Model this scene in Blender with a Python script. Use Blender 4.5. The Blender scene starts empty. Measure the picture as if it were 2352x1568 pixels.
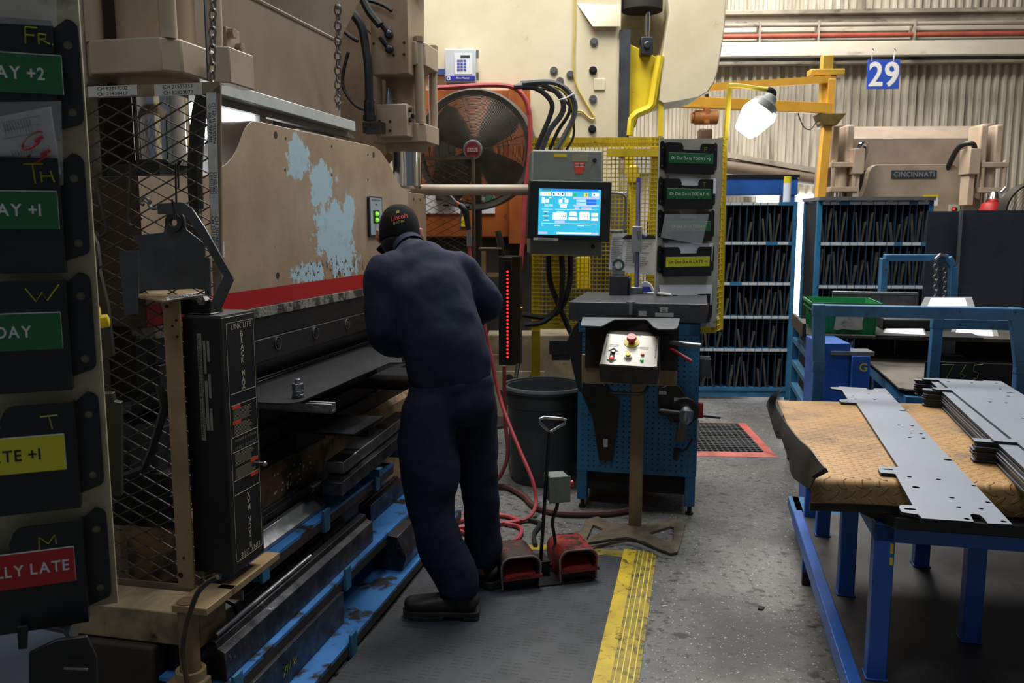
import bpy, bmesh, math, random
from mathutils import Vector as V, Matrix
from mathutils.geometry import tessellate_polygon
R = random.Random(11)
SC = bpy.context.scene
COL = SC.collection
# ---------------------------------------------------------------- camera
CF, CH, HZ = 1950.0, 1.55, 520.0          # focal length in pixels of the 2352 wide frame, eye height, horizon row
PITCH = math.atan((784 - HZ) / CF)
cd = bpy.data.cameras.new('camera')
cd.sensor_fit = 'HORIZONTAL'; cd.sensor_width = 36.0; cd.lens = CF * 36.0 / 2352.0
cd.clip_start = 0.05; cd.clip_end = 100
cd.dof.use_dof = True; cd.dof.focus_distance = 2.6; cd.dof.aperture_fstop = 9.0
cam = bpy.data.objects.new('camera', cd); COL.objects.link(cam)
cam.location = (0, 0, CH); cam.rotation_euler = (math.pi / 2 - PITCH, 0, 0)
SC.camera = cam
# ---------------------------------------------------------------- world, lamps, exposure
wd = bpy.data.worlds.new('hall_air'); SC.world = wd; wd.use_nodes = True
wb = wd.node_tree.nodes['Background']
wb.inputs[0].default_value = (0.75, 0.86, 1.0, 1); wb.inputs[1].default_value = 0.10
SC.view_settings.view_transform = 'Standard'; SC.view_settings.look = 'None'
SC.view_settings.gamma = 1.0; SC.view_settings.use_curve_mapping = False
SC.view_settings.exposure = 0.0
def area(name, loc, size, power, col=(1, 0.97, 0.92), target=None, sy=None):
    d = bpy.data.lights.new(name, 'AREA'); d.energy = power; d.color = col
    d.shape = 'RECTANGLE'; d.size = size; d.size_y = sy or size
    o = bpy.data.objects.new(name, d); COL.objects.link(o); o.location = loc
    if target is not None:
        o.rotation_euler = (V(target) - V(loc)).to_track_quat('-Z', 'Y').to_euler()
    return o
area('hall_lamp_rear', (1.5, 10.2, 6.6), 6.0, 800, (1, 0.96, 0.9), (1.5, 10.4, 0), 2.2)
area('hall_lamp_press', (-0.6, 5.0, 6.6), 2.4, 260, (1, 0.97, 0.93), (-0.7, 5.2, 1.0), 1.0)
area('hall_lamp_aisle', (2.6, 4.0, 6.6), 2.6, 125, (0.95, 0.98, 1), (2.2, 4.0, 0), 1.0)
area('hall_lamp_middle', (0.8, 6.2, 6.6), 2.6, 200, (1, 0.97, 0.92), (0.6, 7.4, 1.5), 1.0)
area('hall_lamp_front', (-1.0, 0.4, 6.2), 1.6, 60, (0.82, 0.92, 1), (-1.2, 2.2, 1.5), 0.8)

# ---------------------------------------------------------------- helpers
def lin(h):
    h = h.lstrip('#'); o = []
    for i in (0, 2, 4):
        c = int(h[i:i+2], 16) / 255
        o.append(c / 12.92 if c <= 0.04045 else ((c + 0.055) / 1.055) ** 2.4)
    return (o[0], o[1], o[2], 1)

def ray(px, py):
    u = (px - 1176) / CF; v = (784 - py) / CF
    c, s = math.cos(PITCH), math.sin(PITCH)
    return V((u, c + v * s, -s + v * c))

class Fr:
    """a place on the floor with a heading: gives points in its own metres"""
    def __init__(s, x, y, deg=0, z=0):
        s.m = Matrix.Translation((x, y, z)) @ Matrix.Rotation(math.radians(deg), 4, 'Z')
        s.i = s.m.inverted(); s.deg = deg
    def hit(s, px, py, x=None, y=None, z=None):
        a = s.i @ V((0, 0, CH)); d = s.i.to_3x3() @ ray(px, py)
        k, v = (0, x) if x is not None else (1, y) if y is not None else (2, z)
        return a + d * ((v - a[k]) / d[k])
    def hx(s, pts, x): return [tuple(s.hit(p, q, x=x)[1:]) for p, q in pts]
    def hy(s, pts, y):
        o = [s.hit(p, q, y=y) for p, q in pts]; return [(v.x, v.z) for v in o]
    def hz(s, pts, z):
        o = [s.hit(p, q, z=z) for p, q in pts]; return [(v.x, v.y) for v in o]
W = Fr(0, 0, 0)
GRID = -12.5

def arc(cx, cy, r, a0, a1, n=6):
    return [(cx + r * math.cos(math.radians(a0 + (a1 - a0) * i / n)), cy + r * math.sin(math.radians(a0 + (a1 - a0) * i / n))) for i in range(n + 1)]
def circ(cx, cy, r, n=12): return [(cx + r * math.cos(2 * math.pi * i / n), cy + r * math.sin(2 * math.pi * i / n)) for i in range(n)]
def slot(cx, cy, l, w, ang=0, n=4):
    p = arc(l / 2 - w / 2, 0, w / 2, -90, 90, n) + arc(-l / 2 + w / 2, 0, w / 2, 90, 270, n)
    c, s = math.cos(math.radians(ang)), math.sin(math.radians(ang))
    return [(cx + x * c - y * s, cy + x * s + y * c) for x, y in p]
def rrect(x0, x1, y0, y1, r, n=4):
    return arc(x1 - r, y1 - r, r, 0, 90, n) + arc(x0 + r, y1 - r, r, 90, 180, n) + arc(x0 + r, y0 + r, r, 180, 270, n) + arc(x1 - r, y0 + r, r, 270, 360, n)
def spline(pts, k=6):
    P = [V(p) for p in pts]
    if len(P) < 3: return P
    o = []
    for i in range(len(P) - 1):
        a, b, c, d = P[max(i - 1, 0)], P[i], P[i + 1], P[min(i + 2, len(P) - 1)]
        for j in range(k):
            t = j / k
            o.append(0.5 * ((2 * b) + (c - a) * t + (2 * a - 5 * b + 4 * c - d) * t * t + (3 * b - 3 * c + d - a) * t ** 3))
    return o + [P[-1]]
TXT = {}
def textgeo(s, bold):
    if (s, bold) not in TXT:
        cu = bpy.data.curves.new('t', 'FONT'); cu.body = s; cu.size = 1.0; cu.resolution_u = 3
        cu.offset = 0.018 if bold else 0.0; cu.space_character = 1.06 if bold else 1.0
        o = bpy.data.objects.new('t', cu); COL.objects.link(o)
        dg = bpy.context.evaluated_depsgraph_get(); me = o.evaluated_get(dg).to_mesh()
        v = [tuple(q.co) for q in me.vertices]; f = [tuple(p.vertices) for p in me.polygons]
        o.evaluated_get(dg).to_mesh_clear(); bpy.data.objects.remove(o); bpy.data.curves.remove(cu)
        xs = [q[0] for q in v] or [0]; ys = [q[1] for q in v] or [0]
        TXT[(s, bold)] = (v, f, min(xs), max(xs), min(ys), max(ys))
    return TXT[(s, bold)]

# planes for prisms and text: (u,v,w) -> (x,y,z)
XZ = lambda u, v, w: (u, w, v)         # u along x, v up, w along y
YZ = lambda u, v, w: (w, u, v)         # u along y, v up, w along x
XY = lambda u, v, w: (u, v, w)

class M:
    """collects shapes, then links them as ONE mesh object"""
    def __init__(s, fr=W): s.fr = fr; s.v = []; s.f = []; s.k = []; s.mi = 0; s.t = None
    def add(s, vs, fs):
        o = len(s.v)
        s.v += [(s.t @ V(p)) if s.t else V(p) for p in vs]
        s.f += [tuple(i + o for i in f) for f in fs]; s.k += [s.mi] * len(fs); return s
    def box(s, x0, x1, y0, y1, z0, z1):
        p = [(x, y, z) for z in (z0, z1) for y in (y0, y1) for x in (x0, x1)]
        return s.add(p, [(0, 2, 3, 1), (4, 5, 7, 6), (0, 1, 5, 4), (2, 6, 7, 3), (0, 4, 6, 2), (1, 3, 7, 5)])
    def cbox(s, c, d): return s.box(c[0]-d[0]/2, c[0]+d[0]/2, c[1]-d[1]/2, c[1]+d[1]/2, c[2]-d[2]/2, c[2]+d[2]/2)
    def bar(s, p, q, w, h, up=(0, 0, 1)):
        p, q = V(p), V(q); d = (q - p).normalized(); u = V(up)
        if abs(d.dot(u)) > 0.98: u = V((0, 1, 0))
        a = d.cross(u).normalized(); b = a.cross(d)
        vs = [c + a * i * w / 2 + b * j * h / 2 for c in (p, q) for i, j in ((-1, -1), (1, -1), (1, 1), (-1, 1))]
        return s.add(vs, [(3, 2, 1, 0), (4, 5, 6, 7), (0, 1, 5, 4), (1, 2, 6, 5), (2, 3, 7, 6), (3, 0, 4, 7)])
    def tube(s, pts, r, n=8, closed=False, sm=0, flat=1.0):
        P = spline(pts, sm) if sm else [V(p) for p in pts]
        N = len(P); rr = r if isinstance(r, (list, tuple)) else None
        if rr and sm: rr = [rr[min(i // sm, len(rr) - 1)] + (rr[min(i // sm + 1, len(rr) - 1)] - rr[min(i // sm, len(rr) - 1)]) * (i % sm) / sm for i in range(N)]
        vs = []; fs = []; u = None
        for i in range(N):
            a = P[i - 1] if (i > 0 or closed) else P[i]; b = P[(i + 1) % N] if (i < N - 1 or closed) else P[i]
            d = (b - a)
            d = d.normalized() if d.length > 1e-9 else V((0, 0, 1))
            if u is None:
                u = d.cross(V((0, 0, 1)) if abs(d.z) < 0.9 else V((1, 0, 0))).normalized()
            u = (u - d * u.dot(d)); u = u.normalized() if u.length > 1e-6 else d.orthogonal().normalized()
            w = d.cross(u); ri = rr[i] if rr else r
            for j in range(n):
                t = 2 * math.pi * j / n; vs.append(P[i] + u * math.cos(t) * ri + w * math.sin(t) * ri * flat)
        for i in range(N if closed else N - 1):
            k = (i + 1) % N
            for j in range(n):
                fs.append((i * n + j, i * n + (j + 1) % n, k * n + (j + 1) % n, k * n + j))
        if not closed:
            fs.append(tuple(range(n - 1, -1, -1))); fs.append(tuple((N - 1) * n + j for j in range(n)))
        return s.add(vs, fs)
    def cyl(s, p, q, r, r2=None, n=16): return s.tube([p, q], [r, r if r2 is None else r2], n)
    def lathe(s, prof, o=(0, 0, 0), n=24, ax='z', a0=0, a1=360):
        vs = []; fs = []; full = abs(a1 - a0) >= 360; c = n if full else n + 1
        for r, z in prof:
            for j in range(c):
                t = math.radians(a0 + (a1 - a0) * j / n); x, y = r * math.cos(t), r * math.sin(t)
                p = (x, y, z) if ax == 'z' else (x, z, y) if ax == 'y' else (z, x, y)
                vs.append((o[0] + p[0], o[1] + p[1], o[2] + p[2]))
        for i in range(len(prof) - 1):
            for j in range(n):
                k = (j + 1) % c
                fs.append((i * c + j, i * c + k, (i + 1) * c + k, (i + 1) * c + j))
        return s.add(vs, fs)
    def ball(s, c, r, n=12, sc=(1, 1, 1)):
        vs = []; fs = []; h = n // 2
        for i in range(h + 1):
            p = math.pi * i / h
            for j in range(n):
                t = 2 * math.pi * j / n
                vs.append((c[0] + r * sc[0] * math.sin(p) * math.cos(t), c[1] + r * sc[1] * math.sin(p) * math.sin(t), c[2] + r * sc[2] * math.cos(p)))
        for i in range(h):
            for j in range(n): fs.append((i * n + j, (i + 1) * n + j, (i + 1) * n + (j + 1) % n, i * n + (j + 1) % n))
        return s.add(vs, fs)
    def prism(s, poly, pl, w0, w1, holes=()):
        loops = [poly] + list(holes); flat = [p for l in loops for p in l]; n = len(flat)
        tri = tessellate_polygon([[V((p[0], p[1], 0)) for p in l] for l in loops]) if (len(poly) > 4 or holes) else [tuple(range(len(poly)))]
        vs = [pl(p[0], p[1], w) for w in (w0, w1) for p in flat]
        fs = [tuple(t) for t in tri] + [tuple(i + n for i in reversed(t)) for t in tri]
        o = 0
        for l in loops:
            k = len(l)
            for i in range(k): fs.append((o + i, o + (i + 1) % k, o + (i + 1) % k + n, o + i + n))
            o += k
        return s.add(vs, fs)
    def quad(s, *p): return s.add(p, [tuple(range(len(p)))])
    def text(s, t, pl, cu, cv, w, h=None, width=None, bold=True, rot=0, align='c', fl=1):
        v, f, x0, x1, y0, y1 = textgeo(t, bold)
        k = (h / 0.7) if h else 1; kx = k
        if width: kx = width / max(x1 - x0, 1e-6); k = k if h else kx
        c, n = math.cos(math.radians(rot)), math.sin(math.radians(rot))
        ox = (x0 + x1) / 2 if align == 'c' else x0
        oy = (y0 + y1) / 2
        vs = []
        for p in v:
            a = (p[0] - ox) * kx * fl; b = (p[1] - oy) * k
            vs.append(pl(cu + a * c - b * n, cv + a * n + b * c, w))
        return s.add(vs, f)
    def build(s, name, mat, parent=None, label=None, cat=None, group=None, kind=None, bev=0.0, seg=2, ang=35, sub=0, origin=None):
        me = bpy.data.meshes.new(name)
        o = bpy.data.objects.new(name, me); COL.objects.link(o)
        pts = [s.fr.m @ p for p in s.v]
        if parent is not None:
            o.parent = parent; inv = PM[parent.name].inverted()
            PM[o.name] = PM[parent.name]
        else:
            xs = [p.x for p in s.v]; ys = [p.y for p in s.v]; zs = [p.z for p in s.v]
            b = V(origin) if origin else V(((min(xs) + max(xs)) / 2, (min(ys) + max(ys)) / 2, min(zs)))
            mw = s.fr.m @ Matrix.Translation(b); o.matrix_world = mw; PM[o.name] = mw.copy(); inv = mw.inverted()
        me.from_pydata([inv @ p for p in pts], [], s.f)
        bm = bmesh.new(); bm.from_mesh(me); bmesh.ops.recalc_face_normals(bm, faces=bm.faces); bm.to_mesh(me); bm.free()
        for m in (mat if isinstance(mat, (list, tuple)) else [mat]): me.materials.append(m)
        me.polygons.foreach_set('material_index', s.k); me.polygons.foreach_set('use_smooth', [True] * len(me.polygons))
        me.set_sharp_from_angle(angle=math.radians(ang)); me.update()
        if bev:
            b = o.modifiers.new('bevel', 'BEVEL'); b.width = bev; b.segments = seg; b.limit_method = 'ANGLE'; b.angle_limit = math.radians(40)
        if sub:
            b = o.modifiers.new('subdivision', 'SUBSURF'); b.levels = sub; b.render_levels = sub
        return tag(o, label, cat, group, kind)
PM = {}
def tag(o, label=None, cat=None, group=None, kind=None):
    for k, v in (('label', label), ('category', cat), ('group', group), ('kind', kind)):
        if v: o[k] = v
    return o
def thing(name, label, cat, fr, loc, group=None, rz=0):
    o = bpy.data.objects.new(name, None); COL.objects.link(o); o.empty_display_size = 0.1
    mw = fr.m @ Matrix.Translation(loc) @ Matrix.Rotation(math.radians(rz), 4, 'Z')
    o.matrix_world = mw; PM[o.name] = mw.copy()
    return tag(o, label, cat, group)
KIDS = {}
def dup(root, mw, label=None, group=None):
    c = root.copy(); COL.objects.link(c); c.matrix_world = mw; PM[c.name] = mw.copy()
    if label: c['label'] = label
    if group: c['group'] = group
    for ch in list(root.children):
        d = ch.copy(); COL.objects.link(d); d.parent = c
        for g in list(ch.children):
            e = g.copy(); COL.objects.link(e); e.parent = d
    return c

# ---------------------------------------------------------------- materials (all node based)
MATS = {}
def mat(name, c1, c2=None, scale=6.0, lo=0.42, hi=0.62, rough=0.5, r2=None, metal=0.0, bump=0.0, bscale=60.0, c3=None, s3=30.0, lo3=0.62, hi3=0.68, stretch=None, emit=0.0, spec=0.5, coat=0.0, detail=6.0):
    if name in MATS: return MATS[name]
    m = bpy.data.materials.new(name); m.use_nodes = True; MATS[name] = m
    nt = m.node_tree; b = nt.nodes['Principled BSDF']; L = nt.links.new
    b.inputs['Roughness'].default_value = rough; b.inputs['Metallic'].default_value = metal
    b.inputs['Specular IOR Level'].default_value = spec; b.inputs['Coat Weight'].default_value = coat
    tc = nt.nodes.new('ShaderNodeTexCoord'); mp = nt.nodes.new('ShaderNodeMapping'); L(tc.outputs['Object'], mp.inputs[0])
    if stretch: mp.inputs['Scale'].default_value = stretch
    def noise(sc, det=detail):
        n = nt.nodes.new('ShaderNodeTexNoise'); n.inputs['Scale'].default_value = sc; n.inputs['Detail'].default_value = det
        n.inputs['Roughness'].default_value = 0.62; L(mp.outputs[0], n.inputs['Vector']); return n
    def ramp(src, a, z):
        r = nt.nodes.new('ShaderNodeMapRange'); r.inputs[1].default_value = a; r.inputs[2].default_value = z; L(src, r.inputs[0]); return r.outputs[0]
    def mix(f, a, c):
        x = nt.nodes.new('ShaderNodeMix'); x.data_type = 'RGBA'; L(f, x.inputs[0])
        for s, i in ((a, 6), (c, 7)):
            if isinstance(s, tuple): x.inputs[i].default_value = s
            else: L(s, x.inputs[i])
        return x.outputs[2]
    c1 = lin(c1); c2 = lin(c2) if c2 else tuple(q * 0.8 for q in c1[:3]) + (1,)
    n1 = noise(scale); f1 = ramp(n1.outputs[0], lo, hi); col = mix(f1, c1, c2)
    if r2 is not None:
        rr = nt.nodes.new('ShaderNodeMapRange'); rr.inputs[3].default_value = rough; rr.inputs[4].default_value = r2; L(f1, rr.inputs[0]); L(rr.outputs[0], b.inputs['Roughness'])
    if c3:
        n3 = noise(s3); col = mix(ramp(n3.outputs[0], lo3, hi3), col, lin(c3))
    L(col, b.inputs['Base Color'])
    if emit: L(col, b.inputs['Emission Color']); b.inputs['Emission Strength'].default_value = emit
    if bump:
        nb = noise(bscale, 3); bp = nt.nodes.new('ShaderNodeBump'); bp.inputs['Strength'].default_value = bump; bp.inputs['Distance'].default_value = 0.004
        L(nb.outputs[0], bp.inputs['Height']); L(bp.outputs[0], b.inputs['Normal'])
    m['_n'] = 1
    return m
def flat(name, c, rough=0.5, metal=0.0, emit=0.0, **k): return mat(name, c, c, rough=rough, metal=metal, emit=emit, **k)

m_tan = mat('tan_machine_enamel', '#a58d74', '#967f67', 3.5, rough=0.42, c3='#5d4f42', s3=55, lo3=0.70, hi3=0.76)
m_tanlit = mat('tan_enamel_lit', '#b7a48f', '#a8947e', 3, rough=0.38)  # lighter copy of the tan enamel, brightness of lit faces in the colour
m_tangrey = mat('grey_tan_enamel', '#a59a8c', '#978b7d', 3, rough=0.45)
m_cream = mat('cream_press_enamel', '#d3c7aa', '#c8bb9c', 1.6, rough=0.5, c3='#8d8269', s3=4.5, lo3=0.66, hi3=0.80)
m_creamdark = mat('cream_base_grimy', '#a89c80', '#7d735c', 3, rough=0.6, c3='#4a4438', s3=7, lo3=0.6, hi3=0.72)
m_steel = mat('dark_rolled_steel', '#3c3d40', '#2c2d30', 9, rough=0.42, r2=0.55, metal=0.75, stretch=(1, 0.25, 1))
m_steel2 = mat('tool_steel_worn', '#56565a', '#34353a', 12, rough=0.35, r2=0.5, metal=0.85, c3='#77787c', s3=40)
m_bright = mat('ground_bright_steel', '#a9acb0', '#85888c', 14, rough=0.28, r2=0.42, metal=0.9)
m_chrome = flat('chromed_rod', '#d5d6d8', rough=0.09, metal=1.0)
m_blk = mat('black_enamel', '#0f1012', '#17181a', 14, rough=0.42, c3='#3b3b3c', s3=85, lo3=0.735, hi3=0.76)
m_blkpl = mat('black_plastic', '#101214', '#15171a', 10, rough=0.5)
m_rub = mat('black_rubber_hose', '#131416', '#1c1d1f', 20, rough=0.55)
m_dark = mat('dark_grime_and_shade', '#1d1a17', '#2a2622', 5, rough=0.75)  # grime colour, also used as painted shade in gaps and cavities
m_blue = mat('blue_bench_paint', '#2f7099', '#275f86', 7, rough=0.5, c3='#22303a', s3=30, lo3=0.70, hi3=0.74)
m_blue2 = mat('bright_blue_paint', '#2a5fb4', '#24549f', 6, rough=0.38, c3='#16233c', s3=26, lo3=0.705, hi3=0.73)
m_bluerack = mat('blue_rack_worn', '#3a78b8', '#326aa5', 8, rough=0.5, c3='#2b2a2c', s3=6, lo3=0.55, hi3=0.60)
m_blueold = mat('faded_blue_cart_paint', '#376f98', '#2d5d84', 8, rough=0.5, c3='#4b3d37', s3=22, lo3=0.64, hi3=0.69)
m_yel = mat('yellow_guard_paint', '#cdb41e', '#b9a01a', 9, rough=0.5, c3='#4b4314', s3=30, lo3=0.66, hi3=0.72)
m_yelb = mat('bright_yellow_paint', '#dcc323', '#cfb31c', 5, rough=0.45, c3='#6d5c22', s3=18, lo3=0.7, hi3=0.76)
m_crane = mat('crane_yellow_paint', '#e0a83c', '#d29a32', 4, rough=0.5)
m_org = mat('orange_cabinet_paint', '#a4571f', '#8f4819', 4, rough=0.5, c3='#4c2c16', s3=14, lo3=0.64, hi3=0.72)
m_grey = mat('grey_enclosure_paint', '#7b7f78', '#727670', 5, rough=0.5, c3='#5a5c56', s3=40, lo3=0.7, hi3=0.75)
m_white = mat('white_paper', '#d9d9de', '#cfd0d6', 8, rough=0.7)
m_label = mat('label_tape', '#c2c2bd', '#b2b2ad', 25, rough=0.6)
m_ink = flat('black_ink', '#1b1b1d', rough=0.7)
m_inkw = flat('white_print', '#d8dad8', rough=0.6)
m_chalk = flat('yellow_paint_marker', '#9fa32c', rough=0.8)
m_red = mat('red_paint', '#b3231b', '#9d1d17', 12, rough=0.45, c3='#4a1613', s3=30, lo3=0.68, hi3=0.73)
m_hose = mat('red_air_hose', '#b5474c', '#a13d43', 9, rough=0.5)
m_granite = mat('granite_black', '#46484c', '#3c3e42', 80, rough=0.32, detail=2)
m_granside = mat('granite_sawn_side', '#2e3033', '#28292c', 60, rough=0.6)
m_wood = mat('old_timber', '#a08d6a', '#6e5f47', 7, rough=0.8, stretch=(1, 0.15, 1), c3='#2f281f', s3=12, lo3=0.60, hi3=0.72)
m_galv = mat('galvanised_sheet', '#8d9095', '#7c7f84', 10, rough=0.35, metal=0.6)
m_screw = flat('zinc_bolt', '#8b8c8c', rough=0.35, metal=0.9)
# ================================================================ SETTING
def floor_mat():
    m = mat('stained_concrete', '#70706e', '#5c5c5a', 2.2, rough=0.42, r2=0.6, bump=0.25, bscale=55, c3='#33322f', s3=30, lo3=0.53, hi3=0.64)
    nt = m.node_tree; b = nt.nodes['Principled BSDF']; L = nt.links.new
    src = b.inputs['Base Color'].links[0].from_socket
    tc = nt.nodes.new('ShaderNodeTexCoord')
    def stain(sc, lo, hi, col, det=5):
        nonlocal src
        n = nt.nodes.new('ShaderNodeTexNoise'); n.inputs['Scale'].default_value = sc; n.inputs['Detail'].default_value = det; L(tc.outputs['Object'], n.inputs['Vector'])
        r = nt.nodes.new('ShaderNodeMapRange'); r.inputs[1].default_value = lo; r.inputs[2].default_value = hi; L(n.outputs[0], r.inputs[0])
        x = nt.nodes.new('ShaderNodeMix'); x.data_type = 'RGBA'; L(r.outputs[0], x.inputs[0]); L(src, x.inputs[6]); x.inputs[7].default_value = lin(col); src = x.outputs[2]
    stain(1.1, 0.46, 0.68, '#454442', 6); stain(95, 0.66, 0.72, '#b5b4ae', 2); stain(16, 0.62, 0.70, '#302f2e', 3)
    L(src, b.inputs['Base Color']); return m
m = M(); m.box(-8, 9, -3, 16, -0.1, 0); m.build('floor', floor_mat(), kind='structure')
K = Fr(0, 13, -2.8)
def wall_mat():
    m = mat('stained_corrugated_sheet', '#c4bcac', '#aea594', 1.3, rough=0.6, stretch=(1.6, 1, 0.16), c3='#6b6155', s3=6, lo3=0.50, hi3=0.74)
    return m
m = M(K); vs = []; n = 0; x = -7.0
prof = []
while x < 9.0:
    prof += [(x, 0.0), (x + 0.045, 0.0), (x + 0.060, -0.05), (x + 0.100, -0.05)]; x += 0.115
for z in (0, 7.0): vs += [(a, b, z) for a, b in prof]
k = len(prof); m.add(vs, [(i, i + 1, k + i + 1, k + i) for i in range(k - 1)])
m.build('wall_back', wall_mat(), kind='structure', ang=20)
m_plaster = mat('painted_block', '#8f8a82', '#837e76', 2, rough=0.8)
m = M(); m.box(-5.2, -5.0, -3, 13.4, 0, 7); m.build('wall_left', m_plaster, kind='structure')
m = M(); m.box(8.0, 8.2, -3, 13.4, 0, 7); m.build('wall_right', m_plaster, kind='structure')
m = M(); m.box(-5.2, 8.2, -3, 13.6, 7.0, 7.15); m.build('ceiling', m_plaster, kind='structure')
# beams and pipes along the back wall
m_beam = mat('cream_beam_dirty', '#cdc6b6', '#b9b1a0', 2, rough=0.55, stretch=(0.3, 1, 1), c3='#8d8475', s3=7, lo3=0.62, hi3=0.74)
m_purl = mat('old_purlin_paint', '#9c9282', '#7c7265', 4, rough=0.6, stretch=(0.4, 1, 1), c3='#544a40', s3=7, lo3=0.58, hi3=0.68)
m_redpipe = mat('red_sprinkler_pipe', '#a4503f', '#8e4335', 6, rough=0.5)
def zK(py, y=-0.4, px=1950): return K.hit(px, py, y=y).z
xa, xb = -2.0, 8.0
n = 0
def trim(mt, p0, p1, y, d, bev=0.01, x0=0.2):
    global n; n += 1
    m = M(K); m.box(x0, xb, y - d, y, zK(p1, y - d), zK(p0, y - d)); m.build('trim_%d' % n, mt, kind='structure', bev=bev)
trim(m_beam, 94, 128, -0.55, 0.10); 
n = 2
trim(m_purl, 139, 147, -0.1, 0.12)
trim(m_purl, 20, 31, -0.1, 0.22)
trim(m_purl, 30, 56, -0.1, 0.14)
trim(m_beam, 59, 72, -0.12, 0.16)
trim(m_beam, 87, 92, -0.12, 0.2)
trim(m_dark, 128, 139, -0.1, 0.05)  # dark strip standing in for the shaded gap under the beam
m = M(K); r = 0.033; z = zK(81, -0.42); m.cyl((0.2, -0.42, z), (xb, -0.42, z), r); m.build('trim_9', m_redpipe, kind='structure')
m = M(K); z = zK(56, -0.42); m.cyl((0.2, -0.42, z), (xb, -0.42, z), 0.03)
for px in (1745, 1880, 2100): 
    q = K.hit(px, 56, y=-0.42); m.box(q.x - 0.012, q.x + 0.012, -0.46, -0.1, z - 0.36, z + 0.05)
m.build('trim_10', m_purl, kind='structure')
# sloping gutter pipes low on the back wall
m = M(K); p, q = K.hit(1640, 352, y=-0.35), K.hit(1905, 398, y=-0.35); d = (q - p); m.bar(p - d, q + d * 0.25, 0.18, 0.07)
m.build('trim_11', m_purl, kind='structure')
m = M(K); p, q = K.hit(1640, 378, y=-0.35), K.hit(1905, 415, y=-0.35); d = (q - p); m.cyl(p - d, q + d * 0.25, 0.10); m.build('trim_12', mat('brown_pipe', '#6f5f50', '#5a4c40', 4, rough=0.6), kind='structure')
# daylight openings in the back wall
m_day = flat('daylight_pane', '#f4fbff', emit=7.0)
m_day2 = flat('daylight_pane_high', '#f2fbff', emit=4.2)
m = M(K); a = K.hit(1738, 447, y=-0.05); b = K.hit(1878, 800, y=-0.05); m.box(a.x, b.x, -0.06, -0.045, b.z - 0.7, a.z); m.build('window_1', m_day, kind='structure')
m = M(K); m.box(-4.9, -1.75, -0.06, -0.045, 2.2, 4.2); m.build('window_2', m_day2, kind='structure')
m = M(K)
for i in range(8):
    x = -4.9 + 3.15 * i / 7; m.box(x - 0.02, x + 0.02, -0.09, -0.06, 2.2, 4.2)
m.box(-4.9, -1.75, -0.09, -0.06, 3.18, 3.22); m.build('trim_13', m_purl, kind='structure')
# ================================================================ REAR PRESS BRAKE
RP = Fr(4.9, 10.0, -2.8)      # rear press frame: face at y=0
c0 = RP.hit(2105, 600, y=0)
t = thing('press_brake', 'tan press brake against the corrugated wall, below the blue 29 sign', 'press brake', RP, (c0.x, 0.3, 0))
def rpz(px, py, y=0.0): q = RP.hit(px, py, y=y); return q.x, q.z
x0, zt = rpz(1905, 285); x1, _ = rpz(2303, 285)
m_rear = mat('rear_press_taupe', '#9b8b7c', '#8b7c6e', 2.5, rough=0.45)
for a, b in ((1900, 1938), (2258, 2284)):
    m = M(RP); xa_, _ = rpz(a, 300); xb_, _ = rpz(b, 300); m.box(xa_, xb_, 0.0, 0.42, 0, zt); m.build('side_frame', m_rear, t, bev=0.02)
m = M(RP); xa_, za = rpz(1938, 283); xb_, zb = rpz(2270, 316); _, zc = rpz(2000, 370)
vs = []
for x in (xa_, xb_): vs += [(x, 0.35, za), (x, 0.05, zb), (x, 0.05, zc - 0.1), (x, 0.5, zc - 0.1), (x, 0.5, za)]
m.add(vs, [(0, 1, 2, 3, 4), (9, 8, 7, 6, 5)] + [(i, (i + 1) % 5, (i + 1) % 5 + 5, i + 5) for i in range(5)])
m.build('crossbeam', m_rear, t)
m = M(RP); m.box(xa_, xb_, 0.10, 0.4, 0.95, zc - 0.1); m.build('throat_shadow_fill', mat('throat_shadow_brown', '#4d3d2c', '#3a2e22', 4, rough=0.6), t)  # dark fill painted as the shadow beside the ram shoulders
ram = RP.hy([(1945, 470), (1965, 462), (1980, 448), (1990, 425), (1996, 395), (2002, 384), (2012, 378), (2190, 377), (2200, 383), (2207, 400), (2214, 430), (2228, 450), (2248, 457), (2275, 458)], -0.12)
zb = 1.15; ram = ram + [(ram[-1][0], zb), (ram[0][0], zb)]
m = M(RP); m.prism(ram, XZ, -0.12, 0.02); m.build('ram', mat('rear_ram_tan', '#a39382', '#96866f', 3, rough=0.42), t, bev=0.006)
m = M(RP); a = RP.hit(2048, 391, y=-0.13); b = RP.hit(2150, 409, y=-0.13); m.box(a.x, b.x, -0.135, -0.12, b.z, a.z); pl = m.build('name_plate', flat('dark_name_plate', '#34363b', rough=0.4), t)
m = M(RP); m.text('CINCINNATI', XZ, (a.x + b.x) / 2, (a.z + b.z) / 2, -0.137, h=0.055, width=(b.x - a.x) * 0.9); m.build('lettering', flat('plate_letter_grey', '#7f8188'), pl)
m = M(RP); a_, b_ = rpz(1950, 470), rpz(2290, 900); m.box(a_[0] - 0.1, b_[0], -0.1, 0.05, 0.0, 0.95); m.build('bed', m_rear, t, bev=0.01)
m = M(RP); m.box(a_[0], b_[0] - 0.1, -0.05, 0.0, 0.95, 1.15); m.build('die_space', m_dark, t)
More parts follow.
